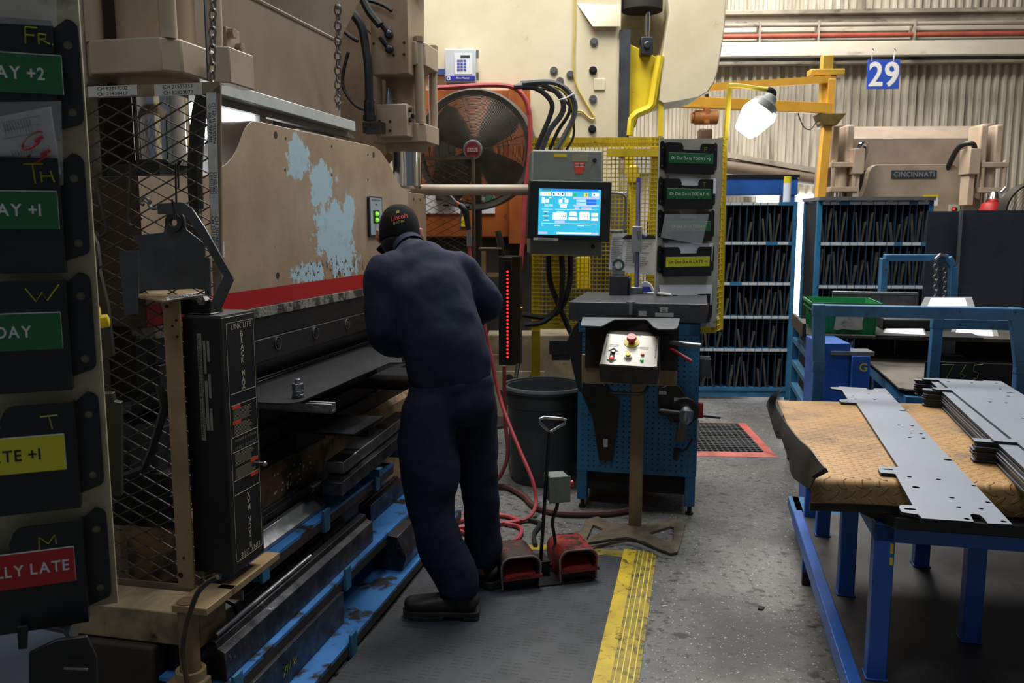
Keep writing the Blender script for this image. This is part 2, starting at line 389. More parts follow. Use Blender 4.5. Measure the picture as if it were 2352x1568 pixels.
for k, (pa, pb, man) in enumerate((((1903, 374), (1960, 441), 1968), ((2243, 374), (2300, 443), 2232))):
    a, b = RP.hit(*pa, y=-0.3), RP.hit(*pb, y=-0.3)
    m = M(RP); h = a.z - b.z; cx = (a.x + b.x) / 2; w = b.x - a.x
    m.box(a.x, b.x, -0.42, -0.1, a.z - h * 0.17, a.z); m.box(a.x, b.x, -0.42, -0.1, b.z, b.z + h * 0.17)
    m.cyl((cx, -0.26, b.z), (cx, -0.26, a.z), w * 0.27, n=18)
    for s in (-1, 1):
        for y in (-0.39, -0.13): m.cyl((cx + s * w * 0.40, y, b.z), (cx + s * w * 0.40, y, a.z + 0.02), 0.025, n=8)
    m.build('hydraulic_cylinder', m_tanlit, t, bev=0.005)
    m = M(RP); q = RP.hit(man, 342, y=-0.35); m.box(q.x - 0.06, q.x + 0.06, -0.45, -0.2, q.z - 0.28, q.z); m.box(q.x - 0.035, q.x + 0.035, -0.4, -0.2, q.z - 0.62, q.z - 0.28)
    m.build('valve_manifold', m_tanlit, t, bev=0.008)
    m = M(RP); s = 1 if k == 0 else -1
    m.tube([(q.x - s * 0.02, -0.4, q.z - 0.05), (q.x + s * 0.03, -0.42, q.z + 0.05), (q.x + s * 0.12, -0.3, q.z + 0.02), (q.x + s * 0.14, -0.1, q.z - 0.2)], 0.03, sm=5); m.build('hydraulic_pipe', m_chrome if k == 0 else m_blk, t)
    m = M(RP)
    for s2 in (-1, 1):
        xx = cx + s2 * w * 0.28; m.box(xx - 0.045, xx + 0.045, -0.3, 0.0, a.z, a.z + 0.42)
    m.build('cylinder_lug', m_tanlit, t, bev=0.02)
    m = M(RP); m.cyl((cx, -0.26, b.z - 0.25), (cx, -0.26, b.z), w * 0.2); m.build('piston_rod', m_chrome, t)
m = M(RP); a, b = RP.hit(2180, 470, y=-0.13), RP.hit(2203, 490, y=-0.13); m.box(a.x, b.x, -0.14, -0.12, b.z, a.z); p = m.build('gauge_panel', flat('panel_light_grey', '#b9b6ae'), t)
m = M(RP); m.box(a.x + 0.025, b.x - 0.03, -0.145, -0.139, b.z + 0.03, a.z - 0.03); m.build('panel_window', m_ink, p)
m = M(RP); m.box(a.x + 0.035, a.x + 0.06, -0.15, -0.144, b.z + 0.04, a.z - 0.04); m.build('red_lamp', flat('red_led_small', '#ff2420', emit=2.5), p)
m = M(RP); m.mi = 0; a, b = RP.hit(2121, 447, y=-0.13), RP.hit(2154, 473, y=-0.13); m.box(a.x, b.x, -0.127, -0.12, b.z, a.z); m.mi = 1; m.box(a.x, b.x, -0.13, -0.12, a.z - 0.03, a.z); m.build('warning_sticker', [m_white, m_yelb], t)
# red clamp tool beside it
q = RP.hit(2283, 470, y=-0.6)
m = M(RP); m.mi = 0; m.lathe([(0.0, -.02), (0.12, -0.02), (0.13, 0.05), (0.09, 0.14), (0.0, 0.17)], (q.x, -0.55, q.z - 0.12), 14); m.mi = 1
m.lathe([(0.05, 0.15), (0.08, 0.19), (0.05, 0.26), (0, 0.27)], (q.x + 0.03, -0.55, q.z - 0.12), 12); m.cyl((q.x + 0.05, -0.55, q.z + 0.08), (q.x + 0.14, -0.55, q.z + 0.18), 0.025)
m.cyl((q.x, -0.55, 0), (q.x, -0.55, q.z - 0.13), 0.04)
m.build('air_regulator', [m_red, m_chrome], label='red regulator with chrome top standing right of the rear press ram', cat='regulator')
# ---------------------------------------------------------------- sign 29
SG = Fr(4.6, 10.6, -2.8)
a, b = SG.hit(1994, 137, y=0), SG.hit(2064, 204, y=0); cx, cz = (a.x + b.x) / 2, (a.z + b.z) / 2
t = thing('bay_sign', 'blue hanging sign with white number 29', 'sign', SG, (cx, 0, b.z))
m = M(SG); m.box(a.x, b.x, 0, 0.012, b.z, a.z); m.build('panel', flat('sign_blue', '#2c4fb0', rough=0.4), t)
m = M(SG); m.text('29', XZ, cx, cz, -0.003, h=(a.z - b.z) * 0.80, width=(b.x - a.x) * 0.9); m.text('29', XZ, cx + 0.006, cz, -0.002, h=(a.z - b.z) * 0.81, width=(b.x - a.x) * 0.94); m.build('number', m_inkw, t)
for px in (2003, 2053):
    q = SG.hit(px, 137, y=0); m = M(SG); m.tube([(q.x, 0, q.z - 0.02), (q.x, 0, q.z + 0.08), (q.x + 0.02, 0, q.z + 0.1), (q.x, 0, q.z + 0.13)], 0.006, n=6); m.build('hook', m_screw, t)
# ---------------------------------------------------------------- jib crane
JC = Fr(3.6, 9.6, -2.8)
q = JC.hit(1892, 270, y=0)
t = thing('jib_crane', 'yellow jib crane on a post left of the rear press', 'crane', JC, (q.x - 0.04, 0, 0))
pc = JC.hit(1900, 150, y=0).x; pb = JC.hit(1886, 430, y=0).x
zs = lambda py: JC.hit(1890, py, y=0).z
m = M(JC); m.bar((pb - 0.09, 0, 0), (pb + 0.03, 0, zs(280)), 0.10, 0.10, (0, 1, 0)); m.build('post', m_crane, t, bev=0.01)
m = M(JC); m.bar((pb + 0.0, 0.02, zs(285)), (pc, 0.02, zs(127)), 0.12, 0.10, (0, 1, 0)); m.box(pc - 0.19, pc + 0.18, -0.06, 0.1, zs(175), zs(160)); m.box(pc - 0.14, pc + 0.1, -0.04, 0.08, zs(182), zs(175)); m.build('head_bracket', mat('dull_yellow', '#c19a35', '#a8842c', 6), t, bev=0.01)
m = M(JC); qq = JC.hit(1902, 278, y=0); m.prism([(qq.x - 0.14, qq.z + 0.07), (qq.x + 0.16, qq.z + 0.07), (qq.x + 0.06, qq.z - 0.06), (qq.x - 0.08, qq.z - 0.06)], XZ, -0.12, 0.12); m.build('pivot_collar', mat('rusty_collar', '#6a5424', '#4d3e1d', 8), t, bev=0.01)
m = M(JC); a, b = JC.hit(1909, 182, y=-0.05), JC.hit(1909, 262, y=-0.05); m.bar((a.x, -0.05, a.z), (a.x, -0.05, b.z), 0.08, 0.08, (0, 1, 0)); m.build('hanger_tube', m_crane, t, bev=0.006)
m = M(JC); a, b = JC.hit(1905, 182, y=-0.05), JC.hit(1560, 205, y=-0.6); m.bar(a, b, 0.05, 0.075); m.build('tie_arm', m_crane, t)
m = M(JC); a, b = JC.hit(1908, 250, y=-0.05), JC.hit(1520, 232, y=-0.6); m.bar(a, b, 0.08, 0.115); m.build('boom', m_crane, t, bev=0.006)
m = M(JC); a = JC.hit(1832, 258, y=-0.1); m.tube([JC.hit(1832, 258, y=-0.1), JC.hit(1845, 290, y=-0.1), JC.hit(1862, 297, y=-0.1), JC.hit(1878, 275, y=-0.1)], 0.006, n=6, sm=6); m.build('pendant_cable', m_rub, t)
q = JC.hit(1622, 270, y=-0.45)
t = thing('chain_hoist', 'orange chain hoist hanging under the yellow boom', 'hoist', JC, (q.x, -0.45, q.z - 0.25))
m = M(JC); m.cyl((q.x - 0.13, -0.45, q.z), (q.x + 0.12, -0.45, q.z), 0.075, n=16); m.cyl((q.x - 0.16, -0.45, q.z), (q.x - 0.13, -0.45, q.z), 0.06); m.box(q.x - 0.03, q.x + 0.03, -0.52, -0.38, q.z - 0.07, q.z + 0.1); m.build('motor_body', mat('hoist_orange', '#a8692a', '#8a5422', 6), t, bev=0.01)
m = M(JC); m.box(q.x - 0.08, q.x + 0.06, -0.52, -0.38, q.z - 0.36, q.z - 0.12); m.build('chain_bag', mat('brown_bag', '#6a4a30', '#553a26', 9), t, bev=0.02)
m = M(JC); m.cyl((q.x, -0.45, q.z + 0.08), (q.x, -0.45, q.z + 0.24), 0.02); m.build('hook', m_blk, t)
# blue beam conveyor behind the racks
BC = Fr(2.6, 9.3, -2.8); a, b = BC.hit(1664, 409, y=0), BC.hit(1832, 448, y=0)
t = thing('steel_cabinet', 'blue steel cabinet with dark top behind the left blue rack', 'cabinet', BC, ((a.x + b.x) / 2, 0.2, 0))
m = M(BC); m.box(a.x - 0.6, b.x, 0, 0.5, b.z, a.z); m.build('body', m_blue2, t, bev=0.01)
m = M(BC); m.box(a.x - 0.6, b.x + 0.01, -0.02, 0.5, a.z, a.z + 0.035); m.build('lid', m_blk, t)
m = M(BC)
for x in (a.x - 0.5, b.x - 0.05): m.box(x - 0.03, x + 0.03, 0.02, 0.45, 0, b.z)
m.build('support_frame', m_blue2, t)
# ---------------------------------------------------------------- punch racks with steel plates
m_divd = mat('divider_dark_blue', '#24384a', '#1b2a38', 8, rough=0.5)
m_rackd = mat('rack_side_blue', '#245a80', '#1e4c6d', 7, rough=0.5, c3='#16242f', s3=9, lo3=.55, hi3=.65)
m_slot = flat('rack_shadow_black', '#121317', rough=0.8)
m_die = mat('dark_die_plate', '#5c5b58', '#403f3e', 16, rough=0.42, metal=0.4)
def rack(fr, xl, xr, y, zs_, depth, nslot, label, group_prefix, top, lab, leanspec, side=True):
    """zs_: heights of the shelf edges from top to bottom; the last one is the plinth"""
    t = thing('tool_rack', label, 'rack', fr, ((xl + xr) / 2, y + depth / 2, 0))
    m = M(fr); m.box(xl, xr, y + depth - 0.01, y + depth, 0.1, top); m.build('back_panel', m_slot, t)
    for x in (xl, xr):
        m = M(fr); m.box(x - 0.018, x + 0.018, y, y + 0.04, 0, top); m.box(x - 0.018, x + 0.018, y + depth - 0.04, y + depth, 0, top)
        m.mi = 1; m.box(x - 0.006, x + 0.006, y + 0.04, y + depth - 0.03, 0.05, top - 0.02); m.build('upright', [m_blue, m_slot], t)
    for k, z in enumerate(zs_):
        m = M(fr); m.box(xl, xr, y, y + depth - 0.012, z - 0.03, z)
        sh = m.build('shelf', m_blue, t)
        m = M(fr); x = xl + 0.02
        while x < xr - 0.06 and k < len(zs_) - lab:
            w = R.choice((0.055, 0.07, 0.09)); w = min(w, xr - 0.02 - x)
            if R.random() < 0.82: m.box(x, x + w, y - 0.003, y, z - 0.026, z - 0.002)
            x += w + 0.008
        if m.v: m.build('label_strip', m_label, sh)
    m = M(fr); m.box(xl, xr, y + 0.01, y + 0.03, 0.02, zs_[-1] - 0.03); m.build('plinth', m_blue, t)
    for k in range(len(zs_) - 1):
        z1, z0 = zs_[k] - 0.03, zs_[k + 1]
        m = M(fr)
        for i in range(1, nslot):
            x = xl + (xr - xl) * i / nslot; m.box(x - 0.003, x + 0.003, y + 0.004, y + depth - 0.02, z0, z1)
        m.build('divider_set', m_divd, t)
        g = leanspec[k]
        for i in range(nslot):
            if R.random() > g[1]: continue
            cw = (xr - xl) / nslot; x = xl + cw * i
            h = (z1 - z0) * R.uniform(*g[2]); s = R.choice((-1, 1, 1)); tk = R.uniform(0.012, 0.022)
            off = min(cw - tk - 0.012, h * R.uniform(0.10, 0.40)); xb_ = x + 0.006 + tk / 2 if s > 0 else x + cw - 0.006 - tk / 2
            m = M(fr); m.bar((xb_, y + 0.012 + depth * 0.35, z0 + 0.002), (xb_ + s * off, y + 0.012 + depth * 0.35, z0 + h), depth * 0.7, tk, (1, 0, 0))
            m.build('die_plate', m_die, label='dark steel die plate leaning in the %s of the %s' % (g[0], group_prefix), cat='die plate', group='die plates in the %s of the %s' % (g[0], group_prefix))
RK = Fr(2.0, 7.55, -2.8)
zt = lambda py: RK.hit(1745, py, y=0).z
a, b = RK.hit(1600, 700, y=0).x, RK.hit(1818, 700, y=0).x
rack(RK, a, b, 0, [zt(464), zt(555), zt(648), zt(725), zt(800), zt(890)], 0.45, 14, 'tall blue rack of upright slots left of the daylight strip', 'left blue rack', zt(464) + 0.005, 1,
     [('top row', 0.55, (0.5, 0.8)), ('second row', 0.85, (0.5, 0.98)), ('third row', 0.8, (0.5, 0.9)), ('fourth row', 0.45, (0.5, 0.8)), ('bottom row', 0.75, (0.5, 0.95))])
RK2 = Fr(3.2, 7.1, -2.8)
zt2 = lambda py: RK2.hit(1985, py, y=0).z
a, b = RK2.hit(1880, 560, y=0).x, RK2.hit(2134, 560, y=0).x
rack(RK2, a, b, 0, [zt2(462), zt2(556), zt2(655), zt2(750), zt2(850), zt2(930)], 0.42, 16, 'blue rack of upright slots behind the green crate', 'right blue rack', zt2(462) + 0.005, 2,
     [('top row', 0.9, (0.45, 0.95)), ('second row', 0.95, (0.5, 0.98)), ('third row', 0.6, (0.5, 0.9)), ('fourth row', 0.3, (0.5, 0.8)), ('bottom row', 0.3, (0.5, 0.95))])
m = M(RK2); m.box(a - 0.02, b + 0.02, -0.03, 0.46, zt2(462) + 0.006, zt2(452)); m.build('steel_sheet', mat('grey_sheet', '#6f6f70', '#5d5d5f', 6, rough=0.4, metal=0.3), label='grey sheet lying on top of the right blue rack', cat='sheet')
q = RK.hit(1807, 462, y=0.2)
t = thing('marking_tube', 'white tube with a yellow cap standing on the left blue rack', 'tube', RK, (q.x, 0.2, zt(464)))
m = M(RK); h = RK.hit(1807, 405, y=0.2).z; z0 = zt(464) + 0.006; m.cyl((q.x, 0.2, z0), (q.x, 0.2, h - 0.06), 0.033); m.build('body', m_white, t)
m = M(RK); m.cyl((q.x, 0.2, h - 0.06), (q.x, 0.2, h), 0.033); m.build('cap', m_yelb, t)
# ---------------------------------------------------------------- floor mat with red border
G0 = Fr(0, 0, -3)
p = [G0.hit(1600, 1048, z=0), G0.hit(1785, 1048, z=0), G0.hit(1745, 972, z=0), G0.hit(1600, 972, z=0)]
x0, x1, y0, y1 = p[0].x - 0.45, p[1].x, p[0].y, p[2].y
t = thing('rubber_mat', 'black drainage mat with red edging in front of the left blue rack', 'mat', G0, ((x0 + x1) / 2, (y0 + y1) / 2, 0))
m = M(G0); e = 0.075; nx, ny = 22, 18; hs = []
for i in range(nx):
    for j in range(ny):
        cx = x0 + e + (x1 - x0 - 2 * e) * (i + .5) / nx; cy = y0 + e + (y1 - y0 - 2 * e) * (j + .5) / ny
        hs.append(circ(cx, cy, 0.018, 6))
m.prism([(x0 + e, y0 + e), (x1 - e, y0 + e), (x1 - e, y1 - e), (x0 + e, y1 - e)], XY, 0.003, 0.016, hs); m.build('tread', mat('mat_rubber', '#26282b', '#1b1d1f', 8, rough=0.6), t)
m = M(G0); B0 = [(x0, y0), (x1, y0), (x1, y1), (x0, y1)]; Bi = [(x0 + e, y0 + e), (x1 - e, y0 + e), (x1 - e, y1 - e), (x0 + e, y1 - e)]
for i in range(4):
    j = (i + 1) % 4; a, b, c, d = B0[i], B0[j], Bi[j], Bi[i]
    m.quad((a[0], a[1], 0.002), (b[0], b[1], 0.002), (c[0], c[1], 0.017), (d[0], d[1], 0.017))
m.build('beveled_edge', mat('mat_red_edge', '#b5564a', '#8e4038', 8, rough=0.6), t)
# ---------------------------------------------------------------- dark steel sheets standing at right
DS = Fr(4.0, 6.4, -2.8)
for (pa, pb, y, nm) in (((2132, 485), (2205, 800), 0.10, 'narrow dark steel sheet standing behind the blue hoop with chain'), ((2205, 483), (2336, 800), 0.0, 'wide dark steel sheet standing at the right, beside the black fan')):
    a, b = DS.hit(*pa, y=y), DS.hit(*pb, y=y); m = M(DS); m.box(a.x, b.x, y, y + 0.012, 0.02, a.z)
    m.build('steel_sheet', mat('mill_scale_sheet', '#3b424d', '#2b3038', 1.6, rough=0.4, r2=0.5, metal=0.4), label=nm, cat='sheet')
m = M(DS); q = DS.hit(2204, 560, y=-0.01); m.box(q.x - 0.012, q.x + 0.006, -0.02, -0.002, 0.02, DS.hit(2204, 483, y=-0.01).z); m.build('flat_bar', m_bright, label='thin bright steel bar standing between the two dark sheets', cat='bar')
q = DS.hit(2236, 760, y=0.3); m = M(DS); m.box(q.x - 0.9, q.x + 0.7, 0.14, 0.2, 0, 0.06); m.build('sheet_cart_base', m_dark, label='low dark base under the standing steel sheets', cat='base')
# black fan at the right edge
FR = Fr(4.7, 7.4, 0); q = FR.hit(2375, 490, y=0)
t = thing('pedestal_fan', 'black caged fan cut off by the right edge', 'fan', FR, (q.x, 0, 0))
m = M(FR)
for i in range(14): m.lathe([(0.02 + i * 0.017, -0.03 - 0.10 * math.cos(i / 14 * 1.5)), (0.024 + i * 0.017, -0.03 - 0.10 * math.cos(i / 14 * 1.5))], (q.x, 0, q.z), 28, ax='y')
m.lathe([(0.25, -0.03), (0.265, -0.03), (0.265, 0.1), (0.25, 0.1), (0.25, -0.03)], (q.x, 0, q.z), 32, ax='y'); m.build('guard', m_blk, t)
m = M(FR); m.cyl((q.x, 0.06, 0.03), (q.x, 0.06, q.z), 0.03); m.lathe([(0, 0), (0.25, 0), (0.25, 0.02), (0.03, 0.05)], (q.x, 0.06, 0)); m.build('stand', m_blk, t)
m = M(FR)
for i in range(4):
    a_ = i * math.pi / 2; m.bar((q.x, 0.03, q.z), (q.x + 0.22 * math.cos(a_), 0.04, q.z + 0.22 * math.sin(a_)), 0.01, 0.1, (0.3, 1, 0.3))
m.build('blade', m_blk, t)
# ---------------------------------------------------------------- blue hoop (cart end) with chains
HP = Fr(3.3, 5.9, -2.8)
P = [HP.hit(2140, 900, y=0), HP.hit(2132, 592, y=0), HP.hit(2176, 594, y=0), HP.hit(2188, 612, y=0), HP.hit(2188, 900, y=0)]
t = thing('cart', 'faded blue cart hoop with chain behind the plastic sleeves', 'cart', HP, (P[2].x, 0, 0))
z0 = 0.12
m = M(HP); zt_ = P[1].z; pl = [(P[1].x - 0.3, 0, z0), (P[1].x - 0.3, 0, zt_), (P[2].x, 0, zt_), (P[3].x, 0, P[3].z), (P[4].x, 0, z0)]
for i in range(4): m.bar(pl[i], pl[i + 1], 0.05, 0.05, (0, 1, 0))
m.build('hoop', m_blueold, t, bev=0.006)
m = M(HP); m.box(P[1].x - 0.35, P[4].x + 0.05, -0.3, 0.3, z0 - 0.02, z0 + 0.03); m.build('deck', m_blueold, t)
for i, (x, y) in enumerate(((P[1].x - 0.25, -0.2), (P[4].x - 0.05, -0.2))):
    m = M(HP); m.cyl((x - 0.02, y, 0.05), (x + 0.02, y, 0.05), 0.05); m.build('wheel', m_rub, t)
def chain(fr, p, q, link, r, n=6):
    """a hanging chain of oval links between two points, alternately turned"""
    m = M(fr); p, q = V(p), V(q); N = max(2, int((q - p).length / (link * 0.72))); d = (q - p).normalized()
    for i in range(N):
        c = p + (q - p) * ((i + .5) / N); s = V((1, 0, 0)) if i % 2 else V((0, 1, 0)); s = (s - d * s.dot(d)).normalized()
        m.tube([c + d * (math.cos(a) * link / 2) + s * (math.sin(a) * link * 0.33) for a in [2 * math.pi * k / 8 for k in range(8)]], r, n=5, closed=True)
    return m
m = chain(HP, HP.hit(2149, 596, y=-0.05), HP.hit(2149, 690, y=-0.05), 0.045, 0.005); m.tube([HP.hit(2149, 596, y=-0.05), HP.hit(2160, 585, y=-0.04), HP.hit(2172, 588, y=-0.03)], 0.012, n=6); m.build('chain', m_screw, t)
m = chain(HP, HP.hit(2170, 605, y=0.0), HP.hit(2170, 690, y=0.0), 0.04, 0.004); m.build('chain', m_screw, t)
# ================================================================ CREAM PRESS (seen from its side)
CP = Fr(1.0, 7.2, 0)
x0 = -0.95
P = lambda *pp, y=0: CP.hy(list(pp), y)
t = thing('stamping_press', 'tall cream press behind the fan and the operator screen', 'press', CP, (0.2, 0.6, 0))
xr, ztop = P((1427, 30))[0]; zt5 = 4.3
xl = P((960, 300))[0][0] - 0.3
_, zb = P((1400, 318))[0]
m = M(CP); m.prism([(xl, 0), (xr, 0), (xr, zt5), (xl, zt5)], XZ, 0, 0.14); m.build('side_plate', m_cream, t, bev=0.01)
m = M(CP)      # pocketed corner of the plate
a, b, c, d, e, f = [(q[0], q[1]) for q in P((1325, 8), (1418, 0), (1424, 12), (1424, 64), (1360, 64), (1325, 10))]
m.add([(a[0], -0.001, a[1]), (c[0], -0.001, c[1]), (d[0], -0.055, d[1]), (e[0], -0.055, e[1]), (c[0], -0.055, c[1] - 0.01)], [(0, 1, 4, 3), (1, 2, 4), (4, 2, 3), (0, 3, 2, 1)])
m.build('gusset', m_cream, t)
nose = P((1528, -60), (1668, -60), (1664, 60), (1654, 130), (1648, 165), (1640, 190), (1626, 210), (1606, 222), (1570, 230), (1520, 238), (1512, 232), (1520, 130), (1536, 30))
m = M(CP); m.prism(nose, XZ, -0.02, 0.5); m.build('nose_plate', m_cream, t, bev=0.01)
m = M(CP); a, b = P((1424, -40), (1520, 110)); m.box(a[0], b[0] + 0.1, 0.25, 0.5, b[1], zt5); m.build('throat_plate', m_creamdark, t)
m = M(CP); a, b = P((1423, 70), (1443, 318)); m.box(a[0], b[0], -0.03, 0.2, b[1], a[1]); m.build('slide_way', mat('slide_way_grey', '#4d5054', '#3c3e42', 5, rough=0.4, metal=0.4), t)
m = M(CP); m.prism(P((1444, 95), (1512, 128), (1520, 140), (1505, 215), (1494, 240), (1470, 262), (1462, 290), (1444, 300)), XZ, 0.05, 0.2); m.build('slide_bracket', m_yelb, t, bev=0.01)
m = M(CP); pts = P((1516, 130), (1507, 180), (1498, 240), (1490, 250), (1462, 262), (1448, 275), (1445, 312)); m.tube([(x, -0.01, z) for x, z in pts], 0.035, n=8); m.build('guard_tube', m_yelb, t)
m = M(CP); m.prism(P((1500, 175), (1524, 175), (1524, 312), (1512, 312), (1512, 200), (1500, 200)), XZ, 0.0, 0.06); m.build('link_bar', m_yelb, t)
m = M(CP); q = CP.hit(1487, 60, y=0.05); m.cyl((q.x, 0.05, q.z - 0.1), (q.x, 0.05, q.z + 0.12), 0.022); m.build('plunger_rod', m_chrome, t)
m = M(CP); m.lathe([(0, 0), (0.17, 0), (0.17, 0.09), (0, 0.09)], (q.x - 0.04, 0.1, q.z + 0.13), 20); m.build('piston_plate', m_dark, t)
m = M(CP); q = CP.hit(1484, 107, y=0.0); m.box(q.x - 0.05, q.x + 0.05, -0.05, 0.08, q.z - 0.07, q.z + 0.07); m.cyl((q.x, -0.07, q.z), (q.x, -0.05, q.z), 0.03); m.build('rod_clevis', m_steel2, t, bev=0.008)
for (px, py, big) in ((1364, 97, 1), (1362, 228, 1), (1272, 163, 1), (1310, 172, 1), (1286, 187, 1), (1362, 162, 0), (1360, 297, 0)):
    q = CP.hit(px, py, y=0); m = M(CP); m.lathe([(0, -0.022), (0.02, -0.022), (0.022, -0.01)] if big else [(0, -0.03), (0.02, -0.03), (0.022, -0.01)], (q.x, 0, q.z), 6, ax='y'); m.lathe([(0.0, -0.012), (0.033, -0.012), (0.033, 0.0)], (q.x, 0, q.z), 14, ax='y'); m.build('plate_bolt', m_screw if big else m_blk, t)
a, b = P((1364, 181), (1389, 207)); m = M(CP); m.box(a[0], b[0], -0.012, 0, b[1], a[1]); m.build('cover_plate', m_cream, t, bev=0.003)
m = M(CP); m.tube([CP.hit(p, q, y=-0.015) for p, q in ((1320, -20), (1320, 60), (1318, 130), (1322, 190), (1348, 240), (1365, 270), (1355, 272), (1335, 255), (1318, 258))], 0.009, n=6, sm=4); m.build('yellow_wire', mat('yellow_wire', '#c9b45c', '#b8a450'), t)
m = M(CP); a, b = P((1120, 740), (1345, 1100), y=-0.5); m.box(a[0], b[0] + 0.15, -0.5, 0.0, 0, a[1] - 0.1); bs = m.build('base', m_creamdark, t, bev=0.01)
a, b = P((1135, 853), (1250, 990), y=-0.52); m = M(CP); m.box(a[0], b[0], -0.512, -0.5, b[1], a[1]); hb = m.build('access_cover', m_creamdark, t, bev=0.004)
for px, py in ((1168, 872), (1225, 873)):
    q = CP.hit(px, py, y=-0.52); m = M(CP); m.prism(circ(q.x, q.z, 0.045), XZ, -0.516, -0.511); m.build('port', m_dark, hb)
m = M(CP); a, b = P((1205, 585), (1420, 800), y=-0.25); m.box(a[0], b[0], -0.1, 0.0, a[1] - 0.75, a[1] + 0.3); m.build('shadowed_bolster', m_dark, t)  # shade put into the colour, darkens the view through the mesh
m = M(CP); a, b = P((1395, 500), (1516, 1000), y=-0.2); m.box(a[0], b[0], -0.2, -0.12, 0, a[1]); m.build('dark_backdrop', m_dark, t)  # dark panel added as a shaded backdrop behind the mesh
# robot-like yellow linkage seen through the guard
for (pa, pb, w) in (((1440, 352), (1492, 352), 0.07), ((1450, 400), (1450, 320), 0.10), ((1340, 590), (1340, 660), 0.10), ((1425, 560), (1425, 700), 0.08), ((1450, 500), (1500, 500), 0.06)):
    m = M(CP); m.bar(CP.hit(*pa, y=-0.6), CP.hit(*pb, y=-0.6), w, w, (0, 1, 0)); m.build('yellow_link', m_yelb, t)
# white keypad box
a, b = P((1021, 112), (1093, 190), y=-0.28); xs, _ = P((1110, 118), y=-0.05)[0]
t = thing('counter_box', 'white keypad counter box with blue strip, mounted above the big fan', 'control box', CP, ((a[0] + b[0]) / 2, -0.15, b[1]))
m = M(CP); m.box(a[0], b[0], -0.28, 0.0, b[1], a[1]); m.build('housing', mat('box_white', '#c9ccd2', '#bfc2c8', 4, rough=0.4), t, bev=0.008)
def cb(x0, y0, x1, y1, y=-0.284):      # corners in the close-up of the box
    p = CP.hit(1000 + x0 / 9.8, 90 + y0 / 9.8, y=y); q = CP.hit(1000 + x1 / 9.8, 90 + y1 / 9.8, y=y); return p.x, q.x, y, y + 0.006, q.z, p.z
m = M(CP); m.box(*cb(425, 320, 830, 785)); kp = m.build('keypad_panel', flat('pad_white', '#e4e8ee'), t)
m = M(CP); m.box(*cb(565, 360, 778, 415, -0.286)); m.build('display', flat('lcd_dark', '#3e4a44', rough=0.3), kp)
for r in range(4):
    for c in range(3):
        m = M(CP); m.box(*cb(490 + c * 72, 462 + r * 68, 548 + c * 72, 502 + r * 68, -0.287)); m.build('key', flat('key_blue', '#4a5cae'), kp)
m = M(CP); m.box(*cb(232, 820, 890, 935)); st = m.build('logo_strip', flat('strip_navy', '#2a2f9a'), t)
m = M(CP); xx = cb(470, 840, 770, 905, -0.287); m.text('Flow Master', XZ, (xx[0] + xx[1]) / 2, (xx[4] + xx[5]) / 2, -0.287, width=(xx[1] - xx[0])); xx = cb(262, 845, 335, 915, -0.287)
cx, cz = (xx[0] + xx[1]) / 2, (xx[4] + xx[5]) / 2; m.prism(circ(cx, cz, 0.016), XZ, -0.287, -0.285, [list(reversed(circ(cx, cz, 0.008)))]); m.build('logo', m_inkw, st)
for py in (125, 176):
    q = CP.hit(1098, py, y=-0.2); m = M(CP); m.box(b[0], b[0] + 0.02, -0.22, -0.14, q.z - 0.02, q.z + 0.03); m.build('latch', m_screw, t)
m = M(CP); a, b = P((1006, 158), (1022, 171), y=-0.05); m.box(a[0] - 0.2, b[0], -0.05, 0, b[1], a[1]); m.build('blue_tag_strip', flat('strip_blue', '#35508e'), label='blue strip stuck on the cream press beside the keypad box', cat='strip')
# ---------------------------------------------------------------- orange cabinet and the column beside it
OC = Fr(-0.3, 6.95, 0)
P = lambda *pp, y=0: OC.hy(list(pp), y)
(xa_, za), (xb_, zb) = P((940, 205), (1180, 545))
t = thing('electrical_cabinet', 'orange cabinet behind the big fan', 'cabinet', OC, ((xa_ + xb_) / 2, 0.12, 0))
m = M(OC); m.box(xa_, xb_, 0, 0.22, zb, za); m.build('body', m_org, t, bev=0.01)
m = M(OC); a, b = P((1168, 206), (1217, 560)); m.box(a[0], b[0], -0.05, 0.2, b[1], a[1]); m.box(b[0] - 0.03, b[0], -0.08, -0.05, b[1], a[1]); m.build('column', m_org, t, bev=0.005)
m = M(OC); m.box(xa_, xb_ + 0.15, 0.04, 0.22, 0, zb); m.build('lower_frame', m_dark, t)
for pa, pb, nm, c in (((978, 442), (1060, 490), 'sign_plate', m_white), ((1088, 440), (1137, 490), 'notice', m_white)):
    a, b = P(pa, pb, y=-0.01); m = M(OC); m.box(a[0], b[0], -0.012, 0, b[1], a[1]); pl = m.build(nm, c, t)
    m = M(OC); m.mi = 0
    if nm == 'notice': m.box(a[0] + 0.09, b[0] - 0.02, -0.014, -0.012, a[1] - 0.09, a[1] - 0.03); m.build('green_block', flat('notice_green', '#4d9a76'), pl)
    else:
        m.box(a[0] + 0.14, b[0] - 0.1, -0.014, -0.012, a[1] - 0.11, a[1] - 0.095); m.build('text_line', m_ink, pl)
m = M(OC); a, b = P((1000, 330), (1085, 460), y=-0.02); m.box(a[0], a[0] + 0.16, -0.06, 0, b[1], a[1] + 0.15); m.build('dark_door', m_dark, t, bev=0.005)
m = M(OC); a, b = P((1060, 498), (1068, 520), y=-0.02); m.box(a[0] - 0.01, b[0] + 0.02, -0.01, 0, b[1], a[1]); m.build('yellow_sticker', m_yelb, t)
